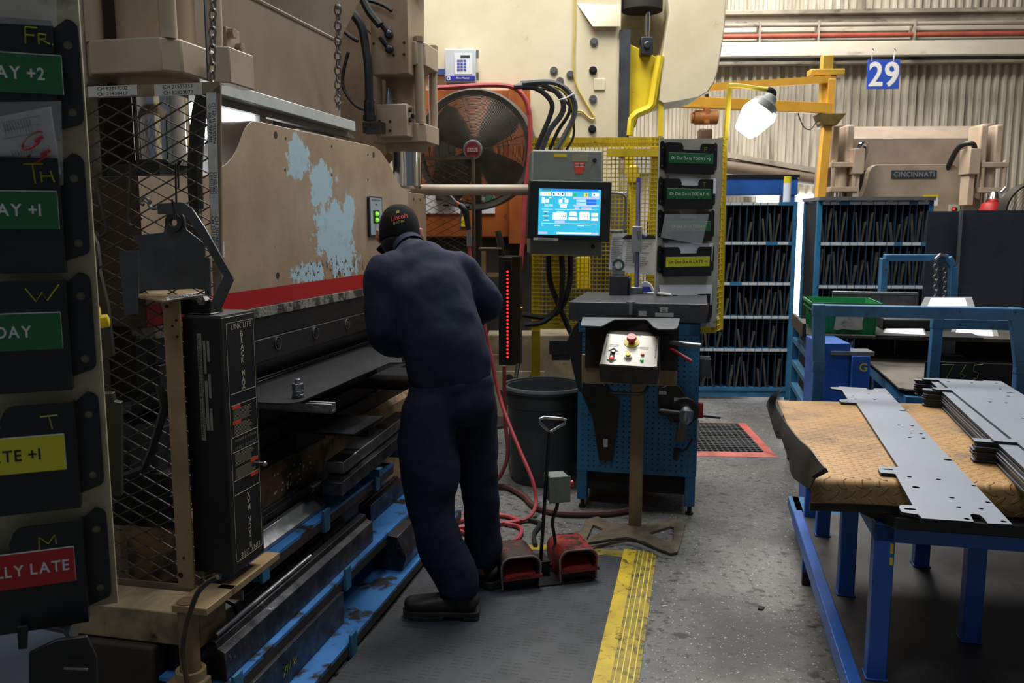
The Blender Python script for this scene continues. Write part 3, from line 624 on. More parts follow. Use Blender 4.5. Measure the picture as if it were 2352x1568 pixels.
# ---------------------------------------------------------------- big round fan
FN = Fr(-0.25, 6.35, 0); q = FN.hit(1092, 345, y=0); fx, fz = q.x, q.z; fr_ = 0.435
t = thing('drum_fan', 'large round caged fan in front of the orange cabinet', 'fan', FN, (fx, 0.1, 0))
TL = Matrix.Translation((fx, 0, fz)) @ Matrix.Rotation(math.radians(-6), 4, 'Z') @ Matrix.Rotation(math.radians(4), 4, 'X')
m = M(FN); m.t = TL; m.lathe([(fr_ * 0.87, -0.06), (fr_ * 0.97, -0.07), (fr_, -0.03), (fr_, 0.2), (fr_ * 0.97, 0.2), (fr_ * 0.94, -0.02), (fr_ * 0.87, -0.05), (fr_ * 0.87, -0.06)], n=56, ax='y'); m.build('shroud', mat('fan_shroud_grey', '#4d4c48', '#3d3c39', 6, rough=0.5), t)
m = M(FN); m.t = TL
dome = lambda r: -0.06 - 0.07 * math.cos(min(r / (fr_ * 0.9), 1) * math.pi / 2)
nr = 38
for i in range(nr):
    r = 0.075 + (fr_ * 0.88 - 0.075) * i / (nr - 1); y = dome(r); m.lathe([(r - 0.0027, y), (r, y - 0.003), (r + 0.0027, y), (r, y + 0.003), (r - 0.0027, y)], n=44, ax='y')
for k in range(8):
    a_ = k * math.pi / 4 + 0.12; m.tube([(math.cos(a_) * r, dome(r) + 0.004, math.sin(a_) * r) for r in (0.06, 0.15, 0.25, 0.33, fr_ * 0.9)], 0.003, n=5)
m.build('front_grille', mat('fan_wire', '#57534b', '#45413a', 9, rough=0.5, metal=0.2), t)
m = M(FN); m.t = TL
for k in range(8):
    a_ = k * math.pi / 4 + 0.3; m.tube([(math.cos(a_) * r, 0.16, math.sin(a_) * r) for r in (0.05, fr_ * 0.96)], 0.003, n=5)
for i in range(10):
    r = 0.08 + (fr_ - 0.1) * i / 9; m.lathe([(r - 0.0016, 0.16), (r + 0.0016, 0.16), (r, 0.163), (r - 0.0016, 0.16)], n=32, ax='y')
m.build('rear_grille', m_blk, t)
for k in range(4):
    m = M(FN); m.t = TL @ Matrix.Rotation(k * math.pi / 2 + 0.75, 4, 'Y'); vs = []
    for r, w0, w1 in ((0.05, -0.05, 0.05), (0.18, -0.10, 0.11), (0.30, -0.13, 0.15), (0.37, -0.10, 0.14)):
        vs += [(r, -0.02, w0), (r, 0.07, w1), (r, 0.076, w1), (r, -0.014, w0)]
    m.add(vs, [(i * 4 + j, i * 4 + (j + 1) % 4, i * 4 + 4 + (j + 1) % 4, i * 4 + 4 + j) for i in range(3) for j in range(4)] + [(0, 1, 2, 3), (12, 13, 14, 15)])
    m.build('blade', mat('fan_blade', '#5f4a3a', '#4d3b2e', 5, rough=0.5, metal=0.3), t)
m = M(FN); m.t = TL; m.lathe([(0, 0.02), (0.09, 0.02), (0.10, 0.06), (0.10, 0.26), (0, 0.28)], n=20, ax='y'); m.build('motor', m_dark, t)
m = M(FN); m.t = TL; m.mi = 0; m.lathe([(0, dome(0.0) - 0.012), (0.066, dome(0.05) - 0.012), (0.072, dome(0.05))], n=28, ax='y'); m.mi = 1; m.lathe([(0, dome(0) - 0.014), (0.055, dome(0) - 0.013)], n=28, ax='y'); m.mi = 2; m.prism([(-0.036, -0.014), (0.036, -0.014), (0.036, 0.014), (-0.036, 0.014)], XZ, dome(0) - 0.019, dome(0) - 0.013); m.mi = 1; m.text('FAN', XZ, 0, 0, dome(0) - 0.020, h=0.018, width=0.055)
m.build('hub_badge', [m_grey, flat('badge_maroon', '#7d2430'), flat('badge_silver', '#b9a9a4')], t)
m = M(FN); m.cyl((fx, 0.3, 0.04), (fx, 0.3, fz), 0.035); m.cyl((fx, 0.2, fz), (fx, 0.32, fz), 0.03); m.lathe([(0, 0), (0.3, 0), (0.3, 0.02), (0.04, 0.05), (0, 0.05)], (fx, 0.3, 0)); m.build('pedestal', m_dark, t)
# red hose over the fan and cable bundle
HO = Fr(0, 6.1, 0)
m = M(HO); m.tube([HO.hit(p, q, y=0) for p, q in ((985, 203), (1040, 200), (1100, 196), (1155, 196), (1185, 204), (1205, 225), (1215, 255), (1218, 300), (1216, 360), (1205, 460), (1200, 560), (1192, 640))], 0.017, n=8, sm=4); m.build('air_hose', m_hose, label='thick red hose arching over the fan and down its right side', cat='hose')
# ================================================================ OPERATOR CONSOLE
MN = Fr(0.37, 5.3, 4)
P = lambda *pp, y=0: MN.hy(list(pp), y)
c0 = MN.hit(1305, 560, y=0)
t = thing('operator_console', 'grey operator console with a bright blue touch screen on a pipe arm', 'console', MN, (c0.x, 0.1, c0.z - 0.1))
box = P((1222, 344), (1385, 346), (1383, 588), (1217, 583), y=0.1)
m = M(MN); m.prism(list(reversed(box)), XZ, 0.1, 0.32); en = m.build('enclosure', m_grey, t, bev=0.01)
m = M(MN); m.prism(P((1216, 414), (1404, 418), (1398, 556), (1210, 547)), XZ, -0.03, 0.1); mo = m.build('monitor_bezel', m_blkpl, t, bev=0.006)
cols = ['#35b3d6', '#e9eef4', '#2f66d6', '#a6d8f0', '#b9bff0', '#2fae62', '#f2d23c', '#e0523c', '#1c2a3a', '#70d79a']
sm_ = [flat('screen_' + n_, c, emit=0.95, rough=0.3) for n_, c in zip(('cyan', 'white', 'blue', 'pale_blue', 'lilac', 'green', 'yellow', 'orange', 'dark', 'mint'), cols)]
def zz(x, y, d): q = MN.hit(1200 + x / 5.807, 330 + y / 5.807, y=d); return q.x, q.z
m = M(MN); m.prism([zz(215, 600, 0), zz(1038, 617, 0), zz(1012, 1225, 0), zz(200, 1212, 0)], XZ, -0.034, -0.03)
def ui(k, x0, y0, x1, y1, d=-0.0352):
    m.mi = k; sk = 0.028
    m.prism([zz(x0 - y0 * .016, y0 + (x0 - 600) * .016, 0), zz(x1 - y0 * .016, y0 + (x1 - 600) * .016, 0), zz(x1 - y1 * .016, y1 + (x1 - 600) * .016, 0), zz(x0 - y1 * .016, y1 + (x0 - 600) * .016, 0)], XZ, d, d + 0.0008)
ui(2, 400, 612, 1010, 632); ui(8, 262, 614, 390, 628)
for x0, x1 in ((240, 380), (395, 445), (452, 502), (510, 562), (575, 665), (925, 1020)): ui(1, x0, 652, x1, 702)
ui(6, 345, 662, 368, 696, -0.036); ui(5, 680, 660, 720, 705); ui(6, 822, 658, 875, 708); ui(2, 845, 666, 862, 694, -0.036); ui(7, 470, 662, 490, 684, -0.036); ui(8, 412, 662, 430, 694, -0.036); ui(8, 525, 665, 545, 684, -0.036); ui(8, 945, 668, 965, 688, -0.036)
for b_ in ((262, 720, 300, 800), (312, 742, 356, 792), (488, 742, 536, 790), (566, 742, 614, 790), (508, 818, 594, 856)): ui(1, *b_)
ui(3, 300, 812, 350, 842); ui(3, 358, 812, 408, 842); ui(4, 682, 712, 1025, 736); ui(4, 682, 812, 1020, 836)
ui(3, 722, 744, 852, 776); ui(2, 856, 744, 985, 774); ui(3, 722, 786, 852, 816); ui(2, 856, 786, 985, 814); ui(4, 700, 848, 752, 880); ui(4, 790, 846, 922, 878)
ui(1, 260, 876, 410, 880); ui(1, 438, 876, 1010, 880); ui(1, 412, 920, 596, 1014); ui(1, 628, 918, 730, 962); ui(1, 620, 980, 740, 1018); ui(1, 762, 918, 898, 1014); ui(1, 922, 920, 1010, 966); ui(1, 922, 980, 1010, 1022); ui(4, 440, 1024, 572, 1056)
for x0, y, x1 in ((290, 905, 350), (462, 905, 560), (640, 905, 720), (770, 905, 890), (275, 962, 360), (280, 1020, 360), (300, 932, 330), (300, 990, 350), (360, 720, 390), (530, 726, 580), (490, 802, 610), (260, 1086, 290), (436, 1086, 510), (740, 1086, 830)): ui(1 if y not in (932, 990) else 8, x0, y, x1, y + 10)
ui(1, 260, 1062, 1000, 1066); ui(9, 840, 1086, 920, 1092); ui(5, 528, 1086, 556, 1092)
for k in range(4): ui(8, 505 + 22 * k, 958, 512 + 22 * k, 980, -0.036); ui(8, 805 + 22 * k, 958, 812 + 22 * k, 980, -0.036)
ui(4, 225, 1178, 340, 1204); ui(1, 465, 1180, 925, 1202); ui(4, 930, 1182, 1018, 1212)
m.build('screen', sm_, mo)
m = M(MN); a, b = zz(440, 525, 0), zz(830, 565, 0); m.text('CINCINNATI', XZ, (a[0] + b[0]) / 2, (a[1] + b[1]) / 2, -0.0315, h=0.017, width=b[0] - a[0]); m.build('lettering', flat('bezel_letter', '#2c2e33'), mo)
m = M(MN); m.prism([zz(142, 1250, 0), zz(470, 1260, 0), zz(468, 1292, 0), zz(140, 1282, 0)], XZ, -0.0315, -0.03); m.mi = 1; a, b = zz(200, 1262, 0), zz(410, 1280, 0); m.box(a[0], b[0], -0.0322, -0.0314, b[1], a[1]); m.build('label_tape', [m_label, m_grey], mo)
m = M(MN); m.mi = 0; m.prism([zz(443, 116, 0), zz(620, 116, 0), zz(620, 160, 0), zz(443, 158, 0)], XZ, 0.0985, 0.1); m.build('yellow_sticker', m_yelb, en)
m = M(MN); m.mi = 0; m.prism([zz(716, 228, 0), zz(866, 232, 0), zz(864, 325, 0), zz(840, 325, 0), zz(840, 388, 0), zz(735, 386, 0), zz(735, 325, 0), zz(718, 322, 0)], XZ, 0.0983, 0.1)
for r in range(3):
    for c in range(2):
        m.mi = 1; a, b = zz(733 + c * 66, 245 + r * 20, 0), zz(783 + c * 66, 252 + r * 20, 0); m.box(a[0], b[0], 0.0975, 0.0984, b[1], a[1])
m.build('lockout_tag', [flat('tag_red', '#d4472c'), m_white], en)
m = M(MN); m.prism([zz(690, 110, 0), zz(912, 112, 0), zz(905, 225, 0), zz(690, 222, 0)], XZ, 0.0988, 0.1); m.build('faded_patch', flat('glue_patch', '#8d8873'), en)
for x, y in ((965, 218), (945, 1372)):
    a = zz(x, y, 0.09); m = M(MN); m.lathe([(0, 0.085), (0.011, 0.085), (0.013, 0.1)], (a[0], 0, a[1]), 14, ax='y'); m.build('lock_knob', m_blk, en)
m = M(MN); P4 = [MN.hit(p, q, y=0.03) for p, q in ((1402, 443), (1425, 444), (1435, 450), (1438, 462), (1434, 520), (1428, 530), (1398, 530))]; m.tube(P4, 0.008, n=8, sm=3); m.build('side_handle', m_galv, t)
m = M(MN); m.tube([MN.hit(945, 436, y=0.16), MN.hit(1225, 436, y=0.16)], 0.034, n=16); m.build('pipe_arm', m_tanlit, t)
cab = [((1232, 344), (1245, 310), (1262, 270), (1268, 240), (1250, 215), (1220, 200), (1180, 200)), ((1245, 344), (1262, 300), (1290, 262), (1292, 232), (1270, 205), (1232, 192), (1190, 197)),
       ((1262, 344), (1282, 300), (1306, 262), (1308, 232), (1290, 205), (1250, 190), (1195, 190)), ((1278, 344), (1300, 305), (1318, 268), (1320, 236), (1300, 204), (1262, 188), (1200, 192)),
       ((1290, 344), (1306, 310), (1316, 280), (1316, 245), (1298, 212), (1262, 196), (1205, 196)), ((1300, 344), (1316, 318), (1318, 285), (1312, 250), (1288, 222), (1255, 205), (1200, 204))]
for k, c in enumerate(cab):
    m = M(MN); m.tube([MN.hit(p, q, y=0.2 + 0.04 * (k % 3)) for p, q in c], (0.016, 0.018, 0.012, 0.017, 0.008, 0.008)[k], n=7, sm=4); m.build('cable', (m_rub, mat('grey_cable', '#4c5054', '#3e4246', 9, rough=0.5), m_rub, mat('grey_cable', '#4c5054'), m_yelb, m_rub)[k], t)
m = M(MN); m.tube([MN.hit(p, q, y=0.17) for p, q in ((1283, 230), (1300, 225), (1318, 215), (1322, 222))], 0.006, n=6); m.build('cable_tie', m_white, t)
for k, c in enumerate((((1290, 588), (1292, 640), (1285, 700), (1250, 738), (1205, 745)), ((1310, 588), (1308, 650), (1290, 705), (1255, 728), (1200, 722)), ((1260, 588), (1262, 640), (1275, 680), (1300, 740), (1312, 765)))):
    m = M(MN); m.tube([MN.hit(p, q, y=0.2 + 0.03 * k) for p, q in c], 0.019, n=7, sm=4); m.build('lower_cable', m_rub, t)
# ---------------------------------------------------------------- yellow mesh guard
GD = Fr(0.6, 5.75, -2)
P = lambda *pp, y=0: GD.hy(list(pp), y)
(gx0, gz1), (gx1, gz0) = P((1222, 316), (1514, 745))
t = thing('mesh_guard', 'yellow wire mesh guard behind the operator console', 'guard', GD, ((gx0 + gx1) / 2, 0, gz0))
T_GUARD = t
for nm, bx in (('top_rail', (gx0, gx1, gz1 - 0.06, gz1)), ('right_post', (gx1 - 0.075, gx1, gz0 - 0.1, gz1)), ('left_post', (gx0, gx0 + 0.06, gz0 - 0.5, gz1)), ('bottom_rail', (gx0, gx1, gz0 - 0.03, gz0))):
    m = M(GD); m.box(bx[0], bx[1], 0, 0.03, bx[2], bx[3]); m.build(nm, m_yel, t)
a, b = P((1268, 590), (1286, 745)); m = M(GD); m.box(a[0], b[0], 0.0, 0.03, gz0, gz1); m.build('middle_post', m_yel, t)
m = M(GD); n = int((gx1 - gx0) / 0.0285)
for i in range(n): x = gx0 + 0.0285 * (i + .5); m.box(x - 0.0031, x + 0.0031, -0.006, 0, gz0, gz1)
for i in range(int((gz1 - gz0) / 0.0285)): z = gz0 + 0.0285 * (i + .5); m.box(gx0, gx1, -0.008, -0.004, z - 0.0031, z + 0.0031)
m.build('wire_mesh', m_yel, t)
for s in (gx0 + 0.03, gx1 - 0.03):
    m = M(GD); m.box(s - 0.03, s + 0.03, 0.0, 0.06, 0, gz0 - 0.05); m.build('leg', m_yel, t)
# things glimpsed behind the mesh
for pa, pb, mt, lab_, cat_ in (((1445, 380), (1470, 420), m_yelb, 'bright yellow block behind the yellow mesh', 'block'), ((1462, 330), (1500, 400), m_white, 'white machine cover behind the yellow mesh', 'cover'), ((1395, 440), (1440, 530), m_galv, 'grey machine part behind the yellow mesh', 'machine part')):
    a, b = P(pa, pb, y=0.35); m = M(GD); m.box(a[0], b[0], 0.35, 0.5, b[1], a[1]); zt_ = b[1]; m.box((a[0] + b[0]) / 2 - 0.03, (a[0] + b[0]) / 2 + 0.03, 0.38, 0.46, 0, b[1]); m.build('machine_block', mt, label=lab_, cat=cat_, bev=0.008)
# ================================================================ FILE POCKETS ON A BOARD (shared by the near and the far board)
def smallcaps(m, s, pl, u, v, w, h, total=None, align='c', bold=True):
    """text in small capitals: capital letters at h, the lower case ones as capitals at 0.78 h"""
    runs = []; x = 0.0
    for ch in s:
        if ch == ' ': x += h * 0.42; continue
        k = h if (ch.isupper() or not ch.isalpha()) else h * 0.78
        g = textgeo(ch.upper(), bold); sc = k / 0.7; wd_ = (g[3] - g[2]) * sc
        runs.append((ch.upper(), x, sc, g)); x += wd_ + h * 0.16
    x -= h * 0.16; f = (total / x) if total else 1.0; W_ = x * f
    o = u - W_ / 2 if align == 'c' else u - W_ if align == 'r' else u
    for c, xx, sc, g in runs:
        vs = [pl(o + (xx + (p[0] - g[2]) * sc) * f, v + p[1] * sc, w) for p in g[0]]; m.add(vs, g[1])
m_pk = mat('pocket_black_steel', '#131416', '#1b1c1e', 9, rough=0.42, c3='#3f4042', s3=110, lo3=0.74, hi3=0.78)
LABC = {'g': flat('label_green', '#1f6a3b', rough=0.4), 'y': flat('label_yellow', '#d3cf2d', rough=0.4), 'r': flat('label_red', '#b02225', rough=0.4)}
def pocket(fr, cx, z0, text, colr, hand, label, total=0.24, al='c', dx=0.0, tilt=0.0, nm='file_pocket', hand_x=0.05, side=None, lz=0.084):
    """wall pocket: cx = middle, z0 = underside; 0.385 wide over its flanges"""
    t = thing(nm, label, 'file pocket', fr, (cx, 0, z0), rz=0)
    T0 = Matrix.Translation((cx, 0, z0)) @ Matrix.Rotation(math.radians(tilt), 4, 'Y')
    H = 0.170; bw = 0.158; d = -0.031
    for s in (-1, 1):
        m = M(fr); m.t = T0
        fl = [(s * 0.150, 0.012), (s * 0.178, 0.022)] + arc(s * 0.178, 0.036, 0.014, 270, 360 if s > 0 else 180, 4) + arc(s * 0.176, H - 0.006, 0.016, 0 if s > 0 else 180, 90, 4) + [(s * 0.150, H - 0.012)]
        hs = [circ(s * 0.176, H - 0.028, 0.0065, 10) + [], circ(s * 0.176, 0.042, 0.0065, 10)]
        m.prism(fl, XZ, -0.006, -0.003, hs); m.build('flange', m_pk, t)
        m = M(fr); m.t = T0
        m.add([(s * bw, -0.004, 0.004), (s * bw, d, 0.0), (s * bw, d, H), (s * bw, -0.004, H - 0.002), (s * (bw - 0.003), -0.004, 0.004), (s * (bw - 0.003), d, 0), (s * (bw - 0.003), d, H), (s * (bw - 0.003), -0.004, H - 0.002)], [(0, 1, 2, 3), (7, 6, 5, 4), (0, 3, 7, 4), (3, 2, 6, 7), (0, 4, 5, 1)]); m.build('side_wall', m_pk, t)
    m = M(fr); m.t = T0
    nt = [(-bw, 0), (bw, 0), (bw, H), (0.078, H)] + arc(0.078, H - 0.018, 0.018, 90, 150, 3) + [(0.054, H - 0.028)] + arc(0.048, H - 0.026, 0.012, 330, 270, 3) + arc(-0.048, H - 0.026, 0.012, 270, 210, 3) + [(-0.054, H - 0.028)] + arc(-0.078, H - 0.018, 0.018, 30, 90, 3) + [(-bw, H)]
    m.prism(nt, XZ, d - 0.002, d); m.box(-bw, bw, d, -0.003, -0.002, 0.001); fp = m.build('front_panel', m_pk, t)
    if colr:
        m = M(fr); m.t = T0; zl = lz; hl = 0.028
        m.mi = 0; m.box(-0.148 + dx, 0.148 + dx, d - 0.0035, d - 0.002, zl - hl, zl + hl); m.mi = 1
        m.box(-0.148 + dx, 0.148 + dx, d - 0.0034, d - 0.002, zl + hl, zl + hl + 0.0012); m.box(0.147 + dx, 0.1485 + dx, d - 0.0034, d - 0.002, zl - hl, zl + hl)
        lb = m.build('label', [LABC[colr], m_inkw], fp)
        m = M(fr); m.t = T0; smallcaps(m, text, XZ, dx + (0 if al == 'c' else 0.140), zl - 0.008, d - 0.004, 0.0175, total, al); m.build('lettering', m_ink if colr == 'y' else m_inkw, fp)
    if hand:
        m = M(fr); m.t = T0
        for i, st in enumerate(hand): m.tube([(hand_x + p[0], d - 0.0025, p[1]) for p in st], 0.0011, n=4)
        m.build('marker_letters', m_chalk, fp)
    if side:
        m = M(fr); m.t = T0; m.text(side, lambda u, v, w: (bw + 0.0008, -0.022 - v, u), 0.10, 0, 0, h=0.012, rot=0); m.build('side_marks', m_chalk, t)
    return t
def keyb(fr, cx, z0):
    for s in (-1, 1):
        pass
BD = Fr(1.085, 5.03, 21)
zb = lambda py: BD.hit(1585, py, y=0).z
m = M(BD); pts = BD.hy([(1517, 318), (1660, 318), (1645, 752), (1503, 745)], 0.0); m.prism(list(reversed(pts)), XZ, 0.001, 0.018)
m.build('pocket_board', mat('board_dirty_white', '#b9b3a3', '#a39c8b', 5, rough=0.6, c3='#6b6557', s3=16, lo3=0.64, hi3=0.72), label='off white board with black pockets beside the yellow post lamp', cat='board')
HF = [[(0, .148), (0, .125)], [(0, .148), (0.02, .147)], [(0, .137), (0.016, .136)]]
spec = [(1587, 398, 'Op Due Date TODAY +2', 'g', HF, 'black pocket with green TODAY +2 label, topmost on the far board', 0), (1583, 479, 'Op Due Date TODAY +1', 'g', [[(0, .15), (.02, .15)], [(.01, .15), (.01, .128)]], 'black pocket with green TODAY +1 label, second on the far board', 0),
        (1581, 553, 'Op Due Date TODAY', 'g', None, 'black pocket with green TODAY label under a plastic sleeve, on the far board', 0), (1580, 634, 'Op Due Date LATE +1', 'y', None, 'black pocket with yellow LATE +1 label on the far board', 0),
        (1577, 742, 'REALLY LATE', 'r', None, 'black pocket lowest on the far board, half hidden by the granite plate', 0)]
for px, py, tx, c, hd, lb, dx in spec:
    q = BD.hit(px, py, y=-0.031); pocket(BD, q.x, q.z, tx, c, hd, lb, total=(0.262 if len(tx) > 17 else 0.225 if len(tx) > 12 else 0.16), dx=-0.004, hand_x=0.085)
def sheet(fr, pts, y0, y1, mt, name, label, cat='paper', curl=0.0, tk=0.002, lines=0):
    """a thin sheet standing in the frame: pts = (px,py), y0/y1 = depth of its lower and upper edge"""
    q = [fr.hit(p[0], p[1], y=y) for p, y in zip(pts, (y1, y1, y0, y0))]
    m = M(fr); n = 6; vs = []
    for i in range(n + 1):
        for j in range(n + 1):
            u, v = j / n, i / n; a = q[0].lerp(q[1], u); b = q[3].lerp(q[2], u); p = a.lerp(b, v); p.y -= curl * math.sin(u * math.pi) * (1 - v); vs.append(tuple(p))
    k = len(vs); vs += [(a, b + tk, c) for a, b, c in vs]; fs = []
    for i in range(n):
        for j in range(n):
            o = i * (n + 1) + j; fs.append((o, o + 1, o + n + 2, o + n + 1)); fs.append((k + o, k + o + n + 1, k + o + n + 2, k + o + 1))
    rim = [j for j in range(n + 1)] + [(i * (n + 1) + n) for i in range(1, n + 1)] + [n * (n + 1) + j for j in range(n - 1, -1, -1)] + [i * (n + 1) for i in range(n - 1, 0, -1)]
    for i in range(len(rim)): a, b = rim[i], rim[(i + 1) % len(rim)]; fs.append((b, a, a + k, b + k))
    m.add(vs, fs); o = m.build(name, mt, label=label, cat=cat)
    if lines:
        m = M(fr)
        for i in range(lines):
            v = 0.12 + 0.72 * i / lines; a = q[0].lerp(q[3], v); b = q[1].lerp(q[2], v); p = a.lerp(b, 0.1); r_ = a.lerp(b, 0.1 + 0.7 * R.uniform(0.5, 1)); p.y -= 0.003 + curl; r_.y -= 0.003 + curl
            m.bar(p, r_, 0.0015, 0.003, (0, 0, 1))
        m.build('printed_lines', m_grey, o)
    return o
def clear_mat():
    m = bpy.data.materials.new('clear_plastic_sleeve'); m.use_nodes = True; b = m.node_tree.nodes['Principled BSDF']
    b.inputs['Base Color'].default_value = (0.75, 0.77, 0.78, 1); b.inputs['Roughness'].default_value = 0.25; b.inputs['Alpha'].default_value = 0.32
    n = m.node_tree.nodes.new('ShaderNodeTexNoise'); n.inputs['Scale'].default_value = 5; r = m.node_tree.nodes.new('ShaderNodeMapRange'); r.inputs[3].default_value = 0.12; r.inputs[4].default_value = 0.3
    m.node_tree.links.new(n.outputs[0], r.inputs[0]); m.node_tree.links.new(r.outputs[0], b.inputs['Alpha']); return m
m_clear = clear_mat()
sheet(BD, [(1528, 492), (1629, 492), (1612, 562), (1518, 545)], -0.046, -0.040, m_clear, 'plastic_sleeve', 'clear plastic sleeve hanging over the green TODAY label on the far board', 'sleeve')
sheet(BD, [(1526, 558), (1638, 558), (1636, 600), (1530, 600)], -0.026, -0.016, m_white, 'paper', 'white papers sticking out of the yellow LATE +1 pocket', curl=0.006)
sheet(BD, [(1532, 545), (1560, 552), (1580, 600), (1545, 600)], -0.022, -0.012, m_white, 'paper', 'small tilted white sheet behind the papers in the LATE +1 pocket')
sheet(BD, [(1536, 402), (1645, 410), (1644, 445), (1535, 440)], -0.026, -0.010, m_white, 'paper', 'white sheet standing in the TODAY +1 pocket of the far board')
sheet(BD, [(1514, 654), (1636, 654), (1634, 700), (1520, 700)], -0.026, -0.010, m_white, 'paper', 'white sheet standing in the lowest pocket of the far board')
# yellow post lamp and narrow side guard
YL = Fr(1.31, 5.1, 0)
P = lambda *pp, y=0: YL.hy(list(pp), y)
q0, q1 = YL.hit(1640, 762, y=0), YL.hit(1658, 316, y=0)
t = T_GUARD
m = M(YL); m.bar((q0.x - .008, 0, q0.z), (q1.x - .008, 0, q1.z), 0.03, 0.01, (0, 1, 0)); m.build('strip_edge', m_yel, t)
m = M(YL); a, b = YL.hit(1656, 740, y=0.12), YL.hit(1666, 316, y=0.12); m.bar((a.x, 0.12, q0.z), (b.x, 0.12, q1.z), 0.022, 0.022, (0, 1, 0)); m.build('angle_post', m_yelb, t)
m = M(YL); n = 34
for i in range(n + 1):
    k = i / n; p = V((q0.x, 0.0, q0.z)).lerp(V((q1.x, 0.0, q1.z)), k); r_ = V((a.x, 0.12, q0.z)).lerp(V((b.x, 0.12, q1.z)), k); m.bar(p, r_, 0.005, 0.005)
for j in range(5):
    k = j / 4; m.bar(V((q0.x, 0, q0.z)).lerp(V((a.x, .12, q0.z)), k), V((q1.x, 0, q1.z)).lerp(V((b.x, .12, q1.z)), k), 0.004, 0.004, (0, 1, 0))
m.build('strip_mesh', m_yel, t)
m = M(YL); a2 = YL.hit(1600, 755, y=0.05); m.box(a2.x, q0.x + 0.02, 0.02, 0.06, q0.z - 0.01, q0.z + 0.05); m.build('foot_gusset', m_yel, t)
m = M(YL); m.box(a2.x - 0.5, a2.x + 0.02, 0.6, 0.63, q1.z - 0.06, q1.z - 0.01); m.bar((b.x, 0.12, q1.z - 0.04), (a2.x - 0.02, 0.62, q1.z - 0.04), 0.03, 0.03); m.build('tie_rail', m_yel, t)
t = thing('post_lamp', 'glowing work lamp hanging from a yellow post', 'lamp', YL, (b.x, 0.12, q1.z))
pt = YL.hit(1676, 195, y=0.12)
m = M(YL); m.bar((b.x, 0.12, q1.z + 0.002), (pt.x, 0.12, pt.z), 0.026, 0.03, (0, 1, 0)); m.build('post', m_yel, t, bev=0.003)
m = M(YL); e = [YL.hit(p, q, y=0.1) for p, q in ((1674, 196), (1700, 197), (1740, 203), (1768, 206))]; m.tube(e, 0.013, n=8, sm=3); m.build('arm', m_yel, t)
m = M(YL); m.tube([YL.hit(p, q, y=0.08) for p, q in ((1764, 205), (1775, 210), (1776, 218), (1768, 226))], 0.018, n=8, sm=3); m.build('swivel', m_blk, t)
# lamp head: aimed down to the lower left
hc = YL.hit(1742, 262, y=0.06); dn = (YL.hit(1722, 285, y=0.06) - YL.hit(1758, 236, y=0.06)).normalized(); sd = V((0, 1, 0)); ac = dn.cross(sd).normalized()
MB = Matrix((( ac.x, sd.x, -dn.x, hc.x), (ac.y, sd.y, -dn.y, hc.y), (ac.z, sd.z, -dn.z, hc.z), (0, 0, 0, 1)))
m = M(YL); m.t = MB; m.lathe([(0.0, 0.13), (0.035, 0.13), (0.045, 0.10), (0.075, 0.075), (0.085, 0.03), (0.0, 0.03)], n=16); 
m.build('housing', mat('lamp_grey', '#8d8d88', '#7a7a75', 8, rough=0.5), t, bev=0.004)
m = M(YL); m.t = MB; vs = []
for z, hx_, hy_ in ((0.045, 0.082, 0.055), (0.0, 0.092, 0.075), (-0.12, 0.062, 0.06), (-0.135, 0.05, 0.05)): vs += [(-hx_, -hy_, z), (hx_, -hy_, z), (hx_, hy_, z), (-hx_, hy_, z)]
m.add(vs, [(i * 4 + j, i * 4 + (j + 1) % 4, i * 4 + 4 + (j + 1) % 4, i * 4 + 4 + j) for i in range(3) for j in range(4)] + [(0, 1, 2, 3), (12, 13, 14, 15)])
m.build('lens', flat('lamp_glow', '#fffdf5', emit=7.0), t, bev=0.006)
# ================================================================ BLUE BENCH WITH GRANITE PLATE
BN = Fr(0.985, 4.42, GRID)
P = lambda *pp, y=0: BN.hy(list(pp), y)
bx0, bx1 = -0.64, 0.0
t = thing('bench', 'blue steel bench with a perforated front panel, under the black granite plate', 'bench', BN, ((bx0 + bx1) / 2, 0.35, 0))
for x in (bx0, bx1 - 0.055):
    for y in (0.0, 0.62):
        m = M(BN); m.box(x, x + 0.055, y, y + 0.055, 0.05, 1.045); lg = m.build('leg', m_blue, t, bev=0.004)
        m = M(BN); m.cyl((x + 0.028, y + 0.028, 0.0), (x + 0.028, y + 0.028, 0.05), 0.012); m.lathe([(0, 0), (0.022, 0), (0.02, 0.012), (0, 0.012)], (x + 0.028, y + 0.028, 0), 12); m.build('foot', m_blk, lg)
m = M(BN); zt_, zb_ = P((1500, 764))[0][1], P((1500, 1090))[0][1]
hs = []; nx, nz = 20, 26
for i in range(nx):
    for j in range(nz): hs.append(circ(bx0 + 0.03 + (0.6) * i / (nx - 1), zb_ + 0.03 + (zt_ - zb_ - 0.06) * j / (nz - 1), 0.0042, 6))
m.prism([(bx0, zb_), (bx1 - 0.004, zb_), (bx1 - 0.004, zt_), (bx0, zt_)], XZ, -0.004, 0.0, hs); m.build('perforated_panel', m_blue, t)
m = M(BN); m.box(bx0, bx1, -0.01, 0.03, 0.985, 1.045); m.box(bx1 - 0.055, bx1, -0.01, 0.66, 0.985, 1.045); m.build('top_frame', m_blue, t, bev=0.003)
m = M(BN); m.box(bx0 + 0.01, bx1 - 0.055, 0.05, 0.6, 0.1, 0.9); m.build('dark_back_panel', m_dark, t)
m = M(BN); m.box(bx1 - 0.004, bx1 + 0.004, 0.02, 0.6, zb_, 0.985); m.build('side_panel', m_blue, t)
gx0, gx1 = -0.69, 0.035
m = M(BN); m.mi = 0; m.box(gx0, gx1, -0.02, 0.70, 1.05, 1.15)
m.build('granite_plate', m_granite, label='thick black granite surface plate lying on the blue bench', cat='surface plate', bev=0.004)
